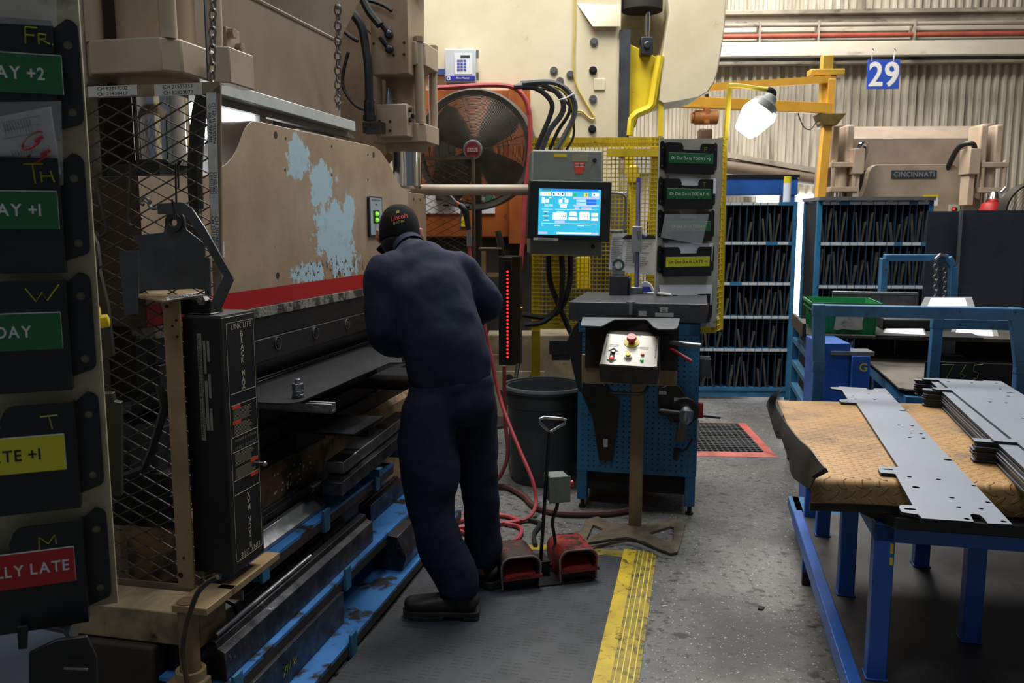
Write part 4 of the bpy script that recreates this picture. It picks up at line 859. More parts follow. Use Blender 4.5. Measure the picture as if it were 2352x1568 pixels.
for (pa, pb, nm, lb) in (((1516, 705), (1534, 717), 'sticker', 'small white printed sticker on the front of the granite plate'), ((1467, 714), (1485, 725), 'sticker', 'small pinkish sticker on the granite front, left of the white one'), ((1505, 718), (1547, 728), 'sticker', 'cream tape on the granite front under the white sticker')):
    a, b = P(pa, pb, y=-0.02); m = M(BN); m.box(a[0], b[0], -0.0225, -0.0205, b[1], a[1])
    o = m.build('sticker', m_label if 'white' in lb else flat('sticker_pink', '#8d7d78') if 'pink' in lb else flat('sticker_cream', '#a99f84'), label=lb, cat='sticker')
    if 'small white' in lb:
        m = M(BN); m.text('217', XZ, (a[0] + b[0]) / 2, (a[1] + b[1]) / 2 + 0.005, -0.0232, h=0.007); m.text('0005', XZ, (a[0] + b[0]) / 2, (a[1] + b[1]) / 2 - 0.006, -0.0232, h=0.007); m.build('print', m_ink, o)
def on(fr, px, py, z): return fr.hit(px, py, z=z)
# height gauge
q = on(BN, 1462, 674, 1.15); hz = lambda py: BN.hit(1462, py, y=q.y).z
t = thing('height_gauge', 'blue height gauge column standing on the granite plate', 'gauge', BN, (q.x, q.y, 1.15))
m = M(BN); m.box(q.x - 0.035, q.x + 0.035, q.y - 0.02, q.y + 0.06, 1.15, 1.19); m.build('base', m_galv, t, bev=0.004)
m = M(BN); m.box(q.x - 0.014, q.x + 0.012, q.y - 0.008, q.y + 0.012, 1.19, hz(407)); m.mi = 1; m.box(q.x - 0.012, q.x + 0.005, q.y - 0.0092, q.y - 0.008, 1.2, hz(420)); m.build('column', [flat('gauge_blue', '#4d4f9c', rough=0.4), flat('scale_grey', '#8a8ba4', rough=0.4)], t, bev=0.003)
m = M(BN); m.box(q.x - 0.032, q.x + 0.026, q.y - 0.035, q.y + 0.02, hz(578), hz(520)); sl = m.build('slider', mat('slider_silver', '#adb0b4', '#9ea1a6', 9, rough=0.35, metal=0.4), t, bev=0.005)
m = M(BN); m.box(q.x + 0.0, q.x + 0.02, q.y - 0.038, q.y - 0.034, hz(548), hz(530)); m.build('readout', flat('readout_grey', '#6f746c'), sl)
m = M(BN); m.box(q.x - 0.022, q.x - 0.005, q.y - 0.06, q.y - 0.005, hz(603), hz(580)); m.build('scriber', m_galv, t)
m = M(BN); m.cyl((q.x + 0.026, q.y - 0.01, hz(540)), (q.x + 0.05, q.y - 0.01, hz(545)), 0.014); m.build('knob', flat('knob_blue', '#3c4a86'), t)
# square block tool with a tape roll on it
a, b = on(BN, 1399, 678, 1.15), on(BN, 1445, 680, 1.15); hh = BN.hit(1420, 634, y=a.y).z
m = M(BN); m.box(a.x, b.x - 0.012, a.y, a.y + 0.11, 1.15, hh); m.box(b.x - 0.01, b.x, a.y + 0.01, a.y + 0.1, 1.15, hh - 0.01); m.build('steel_block', mat('dark_block', '#47474a', '#3a3a3d', 12, rough=0.4, metal=0.5), label='dark square steel block standing on the granite plate left of the height gauge', cat='block', bev=0.003)
qq = V((a.x + 0.035, a.y + 0.05, hh))
m = M(BN); m.mi = 0; m.lathe([(0.022, -0.012), (0.036, -0.012), (0.036, 0.012), (0.022, 0.012), (0.022, -0.012)], (qq.x + 0.012, qq.y, hh + 0.062), 20, ax='y'); m.mi = 1; m.box(qq.x - 0.02, qq.x + 0.05, qq.y - 0.02, qq.y + 0.02, hh, hh + 0.03); m.cyl((qq.x - 0.012, qq.y - 0.02, hh + .002), (qq.x - 0.012, qq.y - 0.02, hh + 0.055), 0.012)
m.build('tape_holder', [flat('tape_green', '#35504a', rough=0.3), m_galv], label='small greenish roll in a steel holder on top of the dark block', cat='tape')
# white and blue dispenser, white knife, clamp
q = on(BN, 1484, 674, 1.15)
t = thing('tape_dispenser', 'white tape dispenser with a blue side, right of the height gauge', 'dispenser', BN, (q.x, q.y, 1.15))
pf = [(-0.035, 0.0), (0.05, 0.0), (0.048, 0.02), (0.03, 0.055), (0.005, 0.072), (-0.02, 0.07), (-0.035, 0.05)]
m = M(BN); m.prism(pf, lambda u, v, w: (q.x + u, q.y + w, 1.151 + v), -0.015, 0.02); m.build('body', m_white, t, bev=0.004)
m = M(BN); m.prism([(-0.025, 0.008), (0.036, 0.012), (0.022, 0.042), (-0.022, 0.042)], lambda u, v, w: (q.x + u, q.y + w, 1.151 + v), -0.0165, -0.015); m.build('side_label', flat('dispenser_blue', '#3e49b8'), t)
p0, p1 = on(BN, 1488, 676, 1.152), on(BN, 1543, 681, 1.152)
m = M(BN); m.tube([p0 + V((0, 0, .008)), p0.lerp(p1, 0.35) + V((0, 0, 0.012)), p0.lerp(p1, 0.5) + V((0, 0, .012)), p1 + V((0, 0, 0.011))], [0.006, 0.010, 0.010, 0.009], n=10, flat=0.8); m.build('utility_knife', flat('knife_white', '#cfd0c8', rough=0.4), label='white handled knife lying on the granite plate', cat='knife')
q = on(BN, 1447, 698, 1.15)
m = M(BN); m.box(q.x - 0.02, q.x + 0.025, q.y - 0.005, q.y + 0.03, 1.151, 1.163); m.cyl((q.x + 0.005, q.y - 0.012, 1.10), (q.x + 0.005, q.y - 0.012, 1.16), 0.009); m.box(q.x, q.x + 0.012, q.y - 0.02, q.y, 1.095, 1.11); m.build('toggle_clamp', m_galv, label='small silver clamp on the front edge of the granite plate', cat='clamp')
for k, (px, ln) in enumerate(((1478, 0.09), (1470, 0.075))):
    q = on(BN, px, 668, 1.15); m = M(BN); m.tube([(q.x, q.y + 0.05, 1.152), (q.x + 0.02 * (1 - k), q.y + 0.06, 1.152 + ln)], 0.0025, n=6); m.build('scribe_pin', m_bright, label=('thin upright pin behind the white dispenser', 'thinner leaning pin just left of the upright pin')[k], cat='pin')
# papers on a clip behind the gauge
CB = Fr(0.68, 5.35, 2)
o = sheet(CB, [(1405, 536), (1440, 535), (1430, 622), (1398, 618)], 0.0, 0.0, m_white, 'paper', 'left printed sheet clipped to the yellow mesh behind the height gauge', lines=14)
o = sheet(CB, [(1434, 545), (1516, 545), (1508, 632), (1424, 624)], -0.01, -0.012, m_white, 'paper', 'right printed sheet clipped to the yellow mesh behind the height gauge', lines=12)
q = CB.hit(1468, 543, y=-0.015); m = M(CB); m.prism([(-0.11, -0.016), (0.11, -0.016), (0.09, 0.006), (0.03, 0.012), (0, 0.016), (-0.03, 0.012), (-0.09, 0.006)], lambda u, v, w: (q.x + u, w, q.z + v), -0.03, -0.016); m.build('paper_clip', m_blk, label='black clip holding printed sheets on the yellow mesh', cat='clip')
# things hung on the front of the bench
m = M(BN); pg = P((1340, 878), (1386, 880), (1424, 920), (1416, 1000), (1406, 1058), (1376, 1056), (1362, 960), (1336, 900), y=-0.02); m.prism(list(reversed(pg)), XZ, -0.03, -0.012); o = m.build('steel_bracket', m_blk, label='long black steel bracket hanging on the left of the perforated panel', cat='bracket', bev=0.003)
q = BN.hit(1391, 1017, y=-0.032); m = M(BN); m.box(q.x - 0.011, q.x + 0.011, -0.034, -0.0305, q.z - 0.022, q.z + 0.022); m.build('tag', m_label, o)
m = M(BN); pg = P((1512, 892), (1540, 880), (1562, 885), (1592, 930), (1585, 968), (1540, 968), (1512, 930), y=-0.03); m.prism(list(reversed(pg)), XZ, -0.05, -0.025); o = m.build('grinder_hanger', m_blk, label='black triangular hanger plate above the angle grinder', cat='bracket', bev=0.004)
for px, py in ((1557, 918), (1522, 902)):
    q = BN.hit(px, py, y=-0.052); m = M(BN); m.box(q.x - 0.02, q.x + 0.02, -0.053, -0.0505, q.z - 0.009, q.z + 0.009); m.build('tag', m_label, o)
q = BN.hit(1575, 950, y=-0.09)
t = thing('angle_grinder', 'angle grinder hanging upside down on the perforated panel', 'grinder', BN, (q.x, q.y, q.z - 0.2))
e = BN.hit(1557, 1030, y=-0.09); d = (e - q)
m = M(BN); m.tube([q + d * 0.15, q + d * 0.3, q + d * 0.75, q + d * 0.8], [0.03, 0.026, 0.028, 0.022], n=14); m.build('body', mat('grinder_grey', '#5b5853', '#4a4743', 8, rough=0.5), t, bev=0.003)
m = M(BN); m.tube([q + V((0, 0.005, 0.025)), q + V((0.005, -0.01, 0.012)), q + V((0, -0.012, -0.02)), q + d * 0.2], [0.022, 0.038, 0.037, 0.028], n=14); m.build('gear_head', m_bright, t)
m = M(BN); m.lathe([(0, 0.03), (0.07, 0.03), (0.075, 0.04), (0.07, 0.05), (0, 0.05)], (q.x - 0.005, q.y, q.z + 0.005), 24, ax='y'); m.build('disc_guard', m_blk, t)
m = M(BN); a = BN.hit(1514, 945, y=-0.09); m.tube([q, a.lerp(q, 0.2), a.lerp(q, 0.1), a], [0.012, 0.018, 0.02, 0.014], n=10); m.build('side_handle', m_rub, t)
m = M(BN); m.tube([e, e + (d * 0.18), e + d * 0.32], [0.022, 0.02, 0.014], n=10); m.tube([e + d * .1, e + V((0.04, -0.01, 0.0)), e + V((0.075, -0.01, 0.06))], 0.008, n=6, sm=4); m.build('hose_fitting', m_blkpl, t)
q = BN.hit(1632, 868, y=0.1); a = BN.hit(1610, 820, y=0.1)
m = M(BN); m.mi = 0; m.box(bx1 + 0.004, q.x, 0.08, 0.14, q.z, a.z - 0.01); m.mi = 1; m.box(bx1 + 0.004, q.x - 0.006, 0.09, 0.13, a.z - 0.01, a.z + 0.004); m.build('side_bracket', [mat('grey_block', '#4a4c4e', '#3c3e40', 8, rough=0.5), m_bright], label='grey bracket with a bright top on the right side of the bench', cat='bracket')
m = M(BN); m.mi = 0; q = BN.hit(1610, 945, y=0.05); m.box(bx1 + 0.004, bx1 + 0.03, 0.02, 0.06, q.z - 0.03, q.z + 0.05); m.mi = 1; m.cyl((bx1 + 0.02, 0.04, q.z - 0.02), (bx1 + 0.12, 0.04, q.z - 0.025), 0.008); m.build('air_fitting', [m_red, m_steel2], label='small red air fitting with a steel stub on the right side of the bench', cat='fitting')
q = BN.hit(1603, 985, y=-0.01); m = M(BN); m.box(q.x - 0.005, q.x + 0.005, -0.012, -0.006, q.z - 0.05, q.z + 0.05); m.build('white_strip', m_label, label='white label strip on the right edge of the perforated panel', cat='label')
# ================================================================ CONTROL PEDESTAL
PD = Fr(0.642, 4.26, GRID)
t = thing('control_pedestal', 'press control box with red emergency button on a tan post', 'control stand', PD, (0, 0, 0))
ol = PD.hz([(1322, 1252), (1336, 1215), (1346, 1192), (1372, 1186), (1400, 1199), (1448, 1206), (1482, 1204), (1540, 1193), (1568, 1194), (1574, 1200), (1566, 1240), (1556, 1268), (1540, 1271), (1515, 1262), (1480, 1243), (1440, 1238), (1400, 1246), (1372, 1254), (1350, 1266), (1328, 1268)], 0.012)
h1 = PD.hz([(1490, 1224), (1540, 1209), (1548, 1212), (1546, 1238), (1540, 1246), (1525, 1242)], 0.012)
h2 = PD.hz([(1362, 1205), (1386, 1215), (1352, 1240), (1346, 1240)], 0.012)
m = M(PD); m.prism(ol, XY, 0.002, 0.014, [h1, h2]); m.build('floor_plate', mat('worn_tan_steel', '#7d705d', '#574d40', 7, rough=0.5, metal=0.3), t)
m = M(PD); m.box(-0.032, 0.032, -0.03, 0.03, 0.014, 0.82); m.build('post', mat('worn_tan_post', '#8c7657', '#6b5a43', 6, rough=0.5, stretch=(1, 1, 0.3)), t, bev=0.003)
q = lambda px, py, y: PD.hit(px, py, y=y)
yb, yt = -0.34, -0.16
BL, BR, TR, TL_ = q(1375, 838, yb), q(1511, 846, yb), q(1516, 773, yt), q(1392, 766, yt)
F1, F2 = q(1379, 876, yb), q(1508, 884, yb)
bk = 0.0
vs = [BL, BR, TR, TL_, F1, F2, V((TR.x, bk, TR.z)), V((TL_.x, bk, TL_.z)), V((F2.x, bk, F2.z)), V((F1.x, bk, F1.z))]
m = M(PD); m.add(vs, [(0, 1, 2, 3), (4, 5, 1, 0), (3, 2, 6, 7), (4, 9, 8, 5), (7, 6, 8, 9), (1, 5, 8, 6, 2), (0, 3, 7, 9, 4)]); bx = m.build('box', mat('grimy_box_steel', '#3e3a33', '#2e2a25', 9, rough=0.45, metal=0.4), t, bev=0.003)
n_ = (BR - BL).cross(TL_ - BL).normalized()
if n_.y > 0: n_ = -n_
def fp(u, v, w=0): a = BL.lerp(BR, u); b = TL_.lerp(TR, u); return tuple(a.lerp(b, v) + n_ * w)
pl_ = lambda u, v, w: fp(u, v, w)
m = M(PD); m.prism([(0.02, 0.02), (0.98, 0.02), (0.98, 0.98), (0.02, 0.98)], pl_, 0.001, 0.004); pa = m.build('face_plate', mat('face_plate_cream', '#bdb9aa', '#b0ac9d', 6, rough=0.35), bx if False else t)
m = M(PD); 
for u, v in ((0.05, 0.06), (0.95, 0.06), (0.05, 0.94), (0.95, 0.94)): m.cyl(fp(u, v, 0.004), fp(u, v, 0.0065), 0.004, n=8)
m.build('screw_set', m_screw, pa)
def pdisc(u, v, r0, r1, w0, w1, n=22):
    c0, c1 = V(fp(u, v, w0)), V(fp(u, v, w1)); return c0, c1, r0, r1, n
m = M(PD); m.cyl(*pdisc(0.50, 0.74, 0.037, 0.037, 0.004, 0.008)); m.build('estop_ring', flat('ring_yellow', '#c7b21f'), pa)
m = M(PD); m.cyl(*pdisc(0.50, 0.74, 0.016, 0.018, 0.008, 0.03)); m.cyl(*pdisc(0.50, 0.74, 0.024, 0.021, 0.03, 0.045)); m.build('emergency_button', flat('estop_red', '#b52a33', rough=0.35), pa)
m = M(PD); m.prism([(0.20 + a * 0.11, 0.30 + b * 0.25) for a, b in ((0, 1), (0.85, 0.5), (0.42, 0.52), (0.42, -0.52), (0.85, -0.5), (0, -1), (-0.85, -0.5), (-0.42, -0.52), (-0.42, 0.52), (-0.85, 0.5))], pl_, 0.004, 0.0048); m.build('arrow_mark', m_ink, pa)
m = M(PD); m.cyl(*pdisc(0.205, 0.40, 0.008, 0.007, 0.004, 0.013)); m.build('lamp_dark', flat('lamp_off_red', '#3a0f12', rough=0.2), pa)
m = M(PD); m.cyl(*pdisc(0.20, 0.22, 0.009, 0.006, 0.004, 0.015)); m.build('red_lamp', flat('lamp_on_red', '#ff3330', emit=1.6, rough=0.2), pa)
m = M(PD); m.cyl(*pdisc(0.475, 0.29, 0.019, 0.018, 0.004, 0.018)); m.build('button_collar', m_chrome, pa)
m = M(PD); m.cyl(*pdisc(0.475, 0.29, 0.014, 0.013, 0.018, 0.026)); m.build('yellow_button', flat('button_yellow', '#d6c233'), pa)
m = M(PD); m.cyl(*pdisc(0.72, 0.37, 0.009, 0.007, 0.004, 0.014)); m.build('orange_lamp', flat('lamp_orange', '#d2461f', rough=0.3), pa)
m = M(PD); m.cyl(*pdisc(0.72, 0.19, 0.009, 0.007, 0.004, 0.014)); m.build('green_lamp', flat('lamp_green', '#1e9a35', emit=0.3, rough=0.2), pa)
m = M(PD); sc = (BR - BL).length; hv = (TL_ - BL).length
pm_ = lambda u, v, w: fp(u / sc, v / hv, w)
m.text('EMERGENCY STOP', pm_, 0.50 * sc, 0.965 * hv, 0.0045, h=0.005, width=0.08); m.text('NEXT RAM', pm_, 0.2 * sc, 0.63 * hv, 0.0045, h=0.006); m.text('MOVEMENT', pm_, 0.2 * sc, 0.585 * hv, 0.0045, h=0.006); m.text('OPERATOR', pm_, 0.735 * sc, 0.60 * hv, 0.0045, h=0.006); m.text('CONTROL', pm_, 0.735 * sc, 0.555 * hv, 0.0045, h=0.006); m.text('CLAMP', pm_, 0.48 * sc, 0.44 * hv, 0.0045, h=0.005)
m.text('CINCINNATI', pm_, 0.055 * sc, 0.5 * hv, 0.0045, h=0.006, width=0.09, rot=90); m.text('PRESS BRAKE', pm_, 0.945 * sc, 0.5 * hv, 0.0045, h=0.006, width=0.09, rot=90)
m.build('panel_lettering', m_ink, pa)
zt_ = 1.085
sh = PD.hz([(1338, 728), (1562, 731), (1556, 752), (1548, 755), (1512, 755), (1500, 749), (1488, 736), (1482, 733), (1412, 733), (1385, 747), (1378, 749), (1334, 747)], zt_)
m = M(PD); m.prism(sh, XY, zt_ - 0.005, zt_); m.build('shelf_plate', m_galv, t)
a, b = q(1345, 748, 0.04), q(1556, 878, 0.04); m = M(PD); m.box(a.x, b.x, 0.035, 0.05, b.z + 0.06, zt_ - 0.006); m.build('back_plate', mat('dark_brown_plate', '#2b2723', '#1f1c19', 6, rough=0.6), t)
m = M(PD); a, b = q(1337, 812, 0.07), q(1554, 886, 0.07); m.box(a.x, b.x, 0.055, 0.065, b.z, a.z); m.build('tan_board', mat('tan_fibre_board', '#a08863', '#8f7855', 5, rough=0.7), t, bev=0.008)
m = M(PD); a, b = q(1520, 770, -0.05), q(1534, 800, -0.05); m.box(a.x, b.x, -0.08, 0.0, b.z, a.z); m.build('clamp_block', m_blk, t)
m = M(PD); m.cyl(q(1528, 785, -0.05), q(1611, 794, -0.1), 0.0125); m.build('chrome_bar', m_bright, t)
m = M(PD); m.tube([q(1535, 800, -0.06), q(1545, 804, -0.08), q(1588, 829, -0.12), q(1590, 831, -0.12)], [0.006, 0.009, 0.009, 0.006], n=10); m.build('red_lever', flat('lever_red', '#9a2a30'), t)
m = M(PD); m.tube([q(1512, 880, -0.2), q(1515, 845, -0.18), q(1513, 815, -0.16)], 0.004, n=6, sm=3); m.build('side_cable', m_grey, t)
m = M(PD); P3 = [q(1393, 884, -0.3), q(1400, 900, -0.3), q(1408, 903, -0.3), q(1470, 905, -0.3), q(1480, 902, -0.3), q(1490, 886, -0.3)]; m.tube(P3, 0.009, n=8); m.build('under_bar', m_blk, t)
m = M(PD); m.box(-0.1, 0.1, -0.3, 0.02, F1.z - 0.012, F1.z - 0.002); m.build('mount_plate', m_steel, t)
# black swing bracket at the left of the pedestal
SB = Fr(0.45, 4.55, 0)
m = M(SB); pg = SB.hy([(1302, 784), (1318, 752), (1340, 728), (1364, 748), (1362, 790), (1346, 862), (1334, 902), (1326, 890), (1314, 838)], 0.0); m.prism(list(reversed(pg)), XZ, 0.0, 0.03)
a, b = SB.hit(1262, 783, y=0), SB.hit(1310, 814, y=0); m.box(a.x, b.x, 0.005, 0.06, b.z, a.z); c = SB.hit(1268, 828, y=0); m.box(c.x, b.x, 0.01, 0.05, c.z, b.z + 0.002)
m.build('gauge_bracket', mat('black_bracket', '#1c1d1f', '#141517', 6, rough=0.5), label='black angular steel bracket left of the press control box', cat='bracket')
# ================================================================ BIN
BI = Fr(0.2, 5.12, 0)
t = thing('waste_bin', 'round dark grey plastic bin left of the blue bench', 'bin', BI, (0, 0, 0))
m = M(BI); m.lathe([(0, 0.02), (0.19, 0.02), (0.2, 0.0), (0.205, 0.02), (0.228, 0.47), (0.236, 0.475), (0.242, 0.585), (0.228, 0.585), (0.222, 0.45), (0.196, 0.035), (0, 0.035)], n=44); m.build('tub', mat('bin_plastic', '#40474a', '#353b3e', 5, rough=0.6), t)
m = M(BI); m.lathe([(0.238, 0.565), (0.26, 0.565), (0.264, 0.58), (0.258, 0.595), (0.236, 0.595), (0.238, 0.565)], n=44); m.build('rim', mat('bin_rim', '#454b4e', '#393e41', 6, rough=0.5), t)
m = M(BI); m.lathe([(0, 0.3), (0.2, 0.32), (0.212, 0.31)], n=20); m.build('rubbish', mat('bin_rubbish', '#2b2a28', '#55524c', 25, rough=0.9, bump=1.0), t)
for s in (-1, 1):
    m = M(BI); m.tube([(s * 0.245, -0.05, 0.52), (s * 0.275, -0.05, 0.54), (s * 0.275, 0.05, 0.54), (s * 0.245, 0.05, 0.52)], 0.01, n=6); m.build('handle', m_blkpl, t)
# ================================================================ ERGONOMIC MAT
def tread_mat():
    m = mat('mat_black_tread', '#3a3d42', '#2e3135', 5, rough=0.55, r2=0.65); nt = m.node_tree; L = nt.links.new; b = nt.nodes['Principled BSDF']
    tc = nt.nodes.new('ShaderNodeTexCoord'); br = nt.nodes.new('ShaderNodeTexBrick'); L(tc.outputs['Object'], br.inputs['Vector']); br.inputs['Scale'].default_value = 9.5
    for k, v in (('Mortar Size', 0.09), ('Brick Width', 0.42), ('Row Height', 0.22)): br.inputs[k].default_value = v
    br.offset = 0.0; br.squash = 1.0
    ch = nt.nodes.new('ShaderNodeTexChecker'); L(tc.outputs['Object'], ch.inputs['Vector']); ch.inputs['Scale'].default_value = 11
    mt_ = nt.nodes.new('ShaderNodeMath'); mt_.operation = 'MULTIPLY'; L(br.outputs['Fac'], mt_.inputs[0]); L(ch.outputs['Fac'], mt_.inputs[1])
    bp = nt.nodes.new('ShaderNodeBump'); bp.inputs['Strength'].default_value = 1.0; bp.inputs['Distance'].default_value = 0.012; L(mt_.outputs[0], bp.inputs['Height']); L(bp.outputs[0], b.inputs['Normal']); return m
B = Fr(-1.03, 3.0, GRID)
mx0, mx1, my0, my1 = 0.47, 1.49, -1.9, 1.23; e = 0.155
t = thing('work_mat', 'black anti fatigue mat with yellow border under the worker', 'mat', B, (1.0, -0.3, 0))
m = M(B); m.box(mx0, mx1 - e, my0, my1 - 0.105, 0.0, 0.014); m.build('tread', tread_mat(), t)
m_mat = mat('mat_yellow', '#c9ad27', '#a8902a', 5, rough=0.55, c3='#57501f', s3=24, lo3=0.57, hi3=0.68)
m_matw = mat('mat_yellow_worn', '#a08a2a', '#7f7030', 6, rough=0.6, c3='#3d3b2b', s3=20, lo3=0.5, hi3=0.64)
m_matr = mat('mat_ridge_yellow', '#d9c84c', '#b9a93a', 14, rough=0.5)
y_ = -1.9; k = 0
while y_ < my1 - 0.01:
    y2 = min(y_ + 0.45, my1)
    m = M(B); m.mi = 0; m.add([(mx1 - e, y_ + .001, 0.002), (mx1 - e * 0.62, y_ + .001, 0.002), (mx1 - e * 0.62, y_ + .001, 0.0142), (mx1 - e, y_ + .001, 0.0155)] + [(mx1 - e, y2, 0.002), (mx1 - e * 0.62, y2, 0.002), (mx1 - e * 0.62, y2, 0.0142), (mx1 - e, y2, 0.0155)], [(0, 1, 2, 3), (7, 6, 5, 4), (0, 4, 5, 1), (1, 5, 6, 2), (2, 6, 7, 3), (3, 7, 4, 0)])
    m.mi = 1; m.add([(mx1 - e * .62, y_ + .001, 0.002), (mx1, y_ + .001, 0.002), (mx1, y_ + .001, 0.004), (mx1 - e * .62, y_ + .001, 0.014)] + [(mx1 - e * .62, y2, 0.002), (mx1, y2, 0.002), (mx1, y2, 0.004), (mx1 - e * .62, y2, 0.014)], [(0, 1, 2, 3), (7, 6, 5, 4), (0, 4, 5, 1), (1, 5, 6, 2), (2, 6, 7, 3), (3, 7, 4, 0)])
    m.mi = 2
    for j in range(4):
        u = 0.14 + j * 0.22; x = mx1 - e * 0.62 * (1 - u); z = 0.014 - 0.010 * u; m.box(x - 0.0022, x + 0.0022, y_ + .001, y2, z - 0.002, z + 0.0022)
    m.build('ramp_edge', [m_mat, m_matw, m_matr], t); y_ = y2
m = M(B); m.mi = 0; m.add([(mx0, my1 - 0.105, 0.002), (mx1 - e, my1 - 0.105, 0.002), (mx1 - e, my1 - 0.105, 0.0155), (mx0, my1 - 0.105, 0.0155), (mx0, my1, 0.002), (mx1 - e, my1, 0.002), (mx1 - e, my1, 0.004), (mx0, my1, 0.004)], [(0, 1, 2, 3), (7, 6, 5, 4), (0, 4, 5, 1), (1, 5, 6, 2), (2, 6, 7, 3), (3, 7, 4, 0)]); m.build('far_ramp_edge', m_matw, t)
m = M(B)
for yy in (-0.98, -0.55, -0.52, -0.1, -0.07, 0.33, 0.36, 0.78): m.lathe([(0, 0.0165), (0.010, 0.0165), (0.011, 0.015)], (mx1 - e * 0.64, yy, 0), 10)
m.build('lock_button', flat('mat_button', '#8d7a20'), t)
# ================================================================ FOOT PEDAL UNIT
FP = Fr(0.13, 3.6, 14)
fl = 0.016
t = thing('foot_control', 'double red foot pedal with a tall carrying handle, standing on the mat', 'foot pedal', FP, (0, 0, fl))
pA, pB = FP.hit(1196, 1352, z=fl), FP.hit(1328, 1334, z=fl)
m = M(FP); m.box(pA.x - 0.06, pB.x + 0.06, pA.y - 0.0, pA.y + 0.22, fl, fl + 0.006); m.build('base_plate', m_blk, t)
m_ped = mat('pedal_red_worn', '#8d2a22', '#5e1f1a', 14, rough=0.45, c3='#1d1716', s3=22, lo3=0.5, hi3=0.6)
m_pedd = mat('pedal_dark_worn', '#3a2a27', '#29201e', 12, rough=0.45, c3='#7d2a22', s3=26, lo3=0.58, hi3=0.64)
for nm, pp, mt in (('left', pA, m_pedd), ('right', pB, m_ped)):
    w, h, dp = 0.082, 0.145, 0.2; y0 = pp.y - 0.005
    out = [(pp.x + w, fl + .006)] + [(pp.x + a, fl + b) for a, b in arc(w - 0.04, h - 0.045, 0.045, 0, 90, 6)] + [(pp.x + a, fl + b) for a, b in arc(-w + 0.04, h - 0.045, 0.045, 90, 180, 6)] + [(pp.x - w, fl + .006)]
    out = [(pp.x + w + .0, fl + .006)] + out[1:-1] + [(pp.x - w, fl + .006)]
    inn = [(pp.x + (u - pp.x) * 0.90, fl + .006 + (v - fl - .006) * 0.94) for u, v in out]
    m = M(FP); m.prism(out + list(reversed(inn)), XZ, y0, y0 + dp); m.prism(out, XZ, y0 + dp - 0.005, y0 + dp); gd = m.build('pedal_guard', mt, t, bev=0.004)
    m = M(FP); m.tube([(u, y0 - 0.001, v) for u, v in out], 0.0035, n=6); m.build('bright_edge', flat('pedal_edge_worn', '#a59c98', rough=0.3, metal=0.6), gd)
    m = M(FP); m.add([(pp.x - w * .85, y0 + 0.015, fl + 0.055), (pp.x + w * .85, y0 + 0.015, fl + 0.055), (pp.x + w * .85, y0 + 0.15, fl + 0.085), (pp.x - w * .85, y0 + 0.15, fl + 0.085), (pp.x - w * .85, y0 + 0.015, fl + 0.047), (pp.x + w * .85, y0 + 0.015, fl + 0.047), (pp.x + w * .85, y0 + 0.15, fl + 0.077), (pp.x - w * .85, y0 + 0.15, fl + 0.077)], [(0, 1, 2, 3), (7, 6, 5, 4), (0, 4, 5, 1), (2, 6, 7, 3), (1, 5, 6, 2), (3, 7, 4, 0)]); m.build('treadle', flat('treadle_red', '#a8382c', rough=0.5), gd)
    m = M(FP); m.bar((pp.x - w * 1.0, y0 - 0.004, fl + 0.052), (pp.x + w * 1.12, y0 - 0.004, fl + 0.056), 0.014, 0.014); m.build('front_bar', m_ped, gd)
    m = M(FP); m.box(pp.x - w * .8, pp.x + w * .8, y0 + 0.02, y0 + 0.16, fl + 0.006, fl + 0.03); m.build('switch_body', m_blk, gd)
mx = (pA.x + pB.x) / 2; hp = FP.hit(1245, 1300, z=0.1)
yh = pA.y + 0.12; top = FP.hit(1262, 992, y=yh); bot = V((FP.hit(1240, 1290, y=yh).x, yh, fl + 0.006))
m = M(FP); m.tube([bot, top], 0.0085, n=8); l, r_ = FP.hit(1240, 962, y=yh), FP.hit(1299, 964, y=yh); c = FP.hit(1263, 992, y=yh)
m.build('handle_rod', m_blk, t)
m = M(FP); m.tube([c, l + V((-0.002, 0, -0.016)), l, l + V((0.018, 0, 0.006)), r_ + V((-0.018, 0, 0.006)), r_, r_ + V((-0.004, 0, -0.016))], 0.007, n=8, closed=True, sm=0); m.build('handle_grip', m_bright, t)
a, b = FP.hit(1262, 1096, y=yh - 0.03), FP.hit(1307, 1150, y=yh - 0.03)
m = M(FP); m.box(a.x, b.x, yh - 0.035, yh + 0.06, b.z, a.z + 0.0); sb = m.build('switch_box', mat('die_cast_box', '#6d756c', '#565d55', 10, rough=0.5), t, bev=0.006)
m = M(FP); m.box(a.x - 0.004, b.x + 0.004, yh - 0.04, yh - 0.034, b.z - 0.003, a.z + 0.003); m.build('cover', mat('die_cast_cover', '#70776f', '#5d645c', 10, rough=0.45), sb, bev=0.003)
m = M(FP); zc = (a.z + b.z) / 2 + 0.012; m.cyl((b.x, yh, zc), (b.x + 0.012, yh, zc), 0.012); m.build('button_collar', m_chrome, sb)
m = M(FP); m.cyl((b.x + 0.012, yh, zc), (b.x + 0.026, yh, zc), 0.014, 0.016); m.build('stop_button', flat('stop_red', '#9c2027', rough=0.35), sb)
m = M(FP); x_ = (a.x + b.x) / 2 + 0.0; m.tube([(x_, yh, b.z), (x_, yh, b.z - 0.03), (x_ - 0.02, yh, b.z - 0.1), (x_ - 0.005, yh + 0.01, 0.16), (x_ - 0.005, yh + 0.02, 0.06), (mx, yh + 0.03, fl + 0.02)], 0.008, n=7, sm=5); m.build('cable', m_rub, t)
m = M(FP); m.box(mx - 0.05, mx + 0.03, yh - 0.02, yh + 0.08, fl + 0.006, fl + 0.07); m.build('junction_box', m_blk, t, bev=0.004)
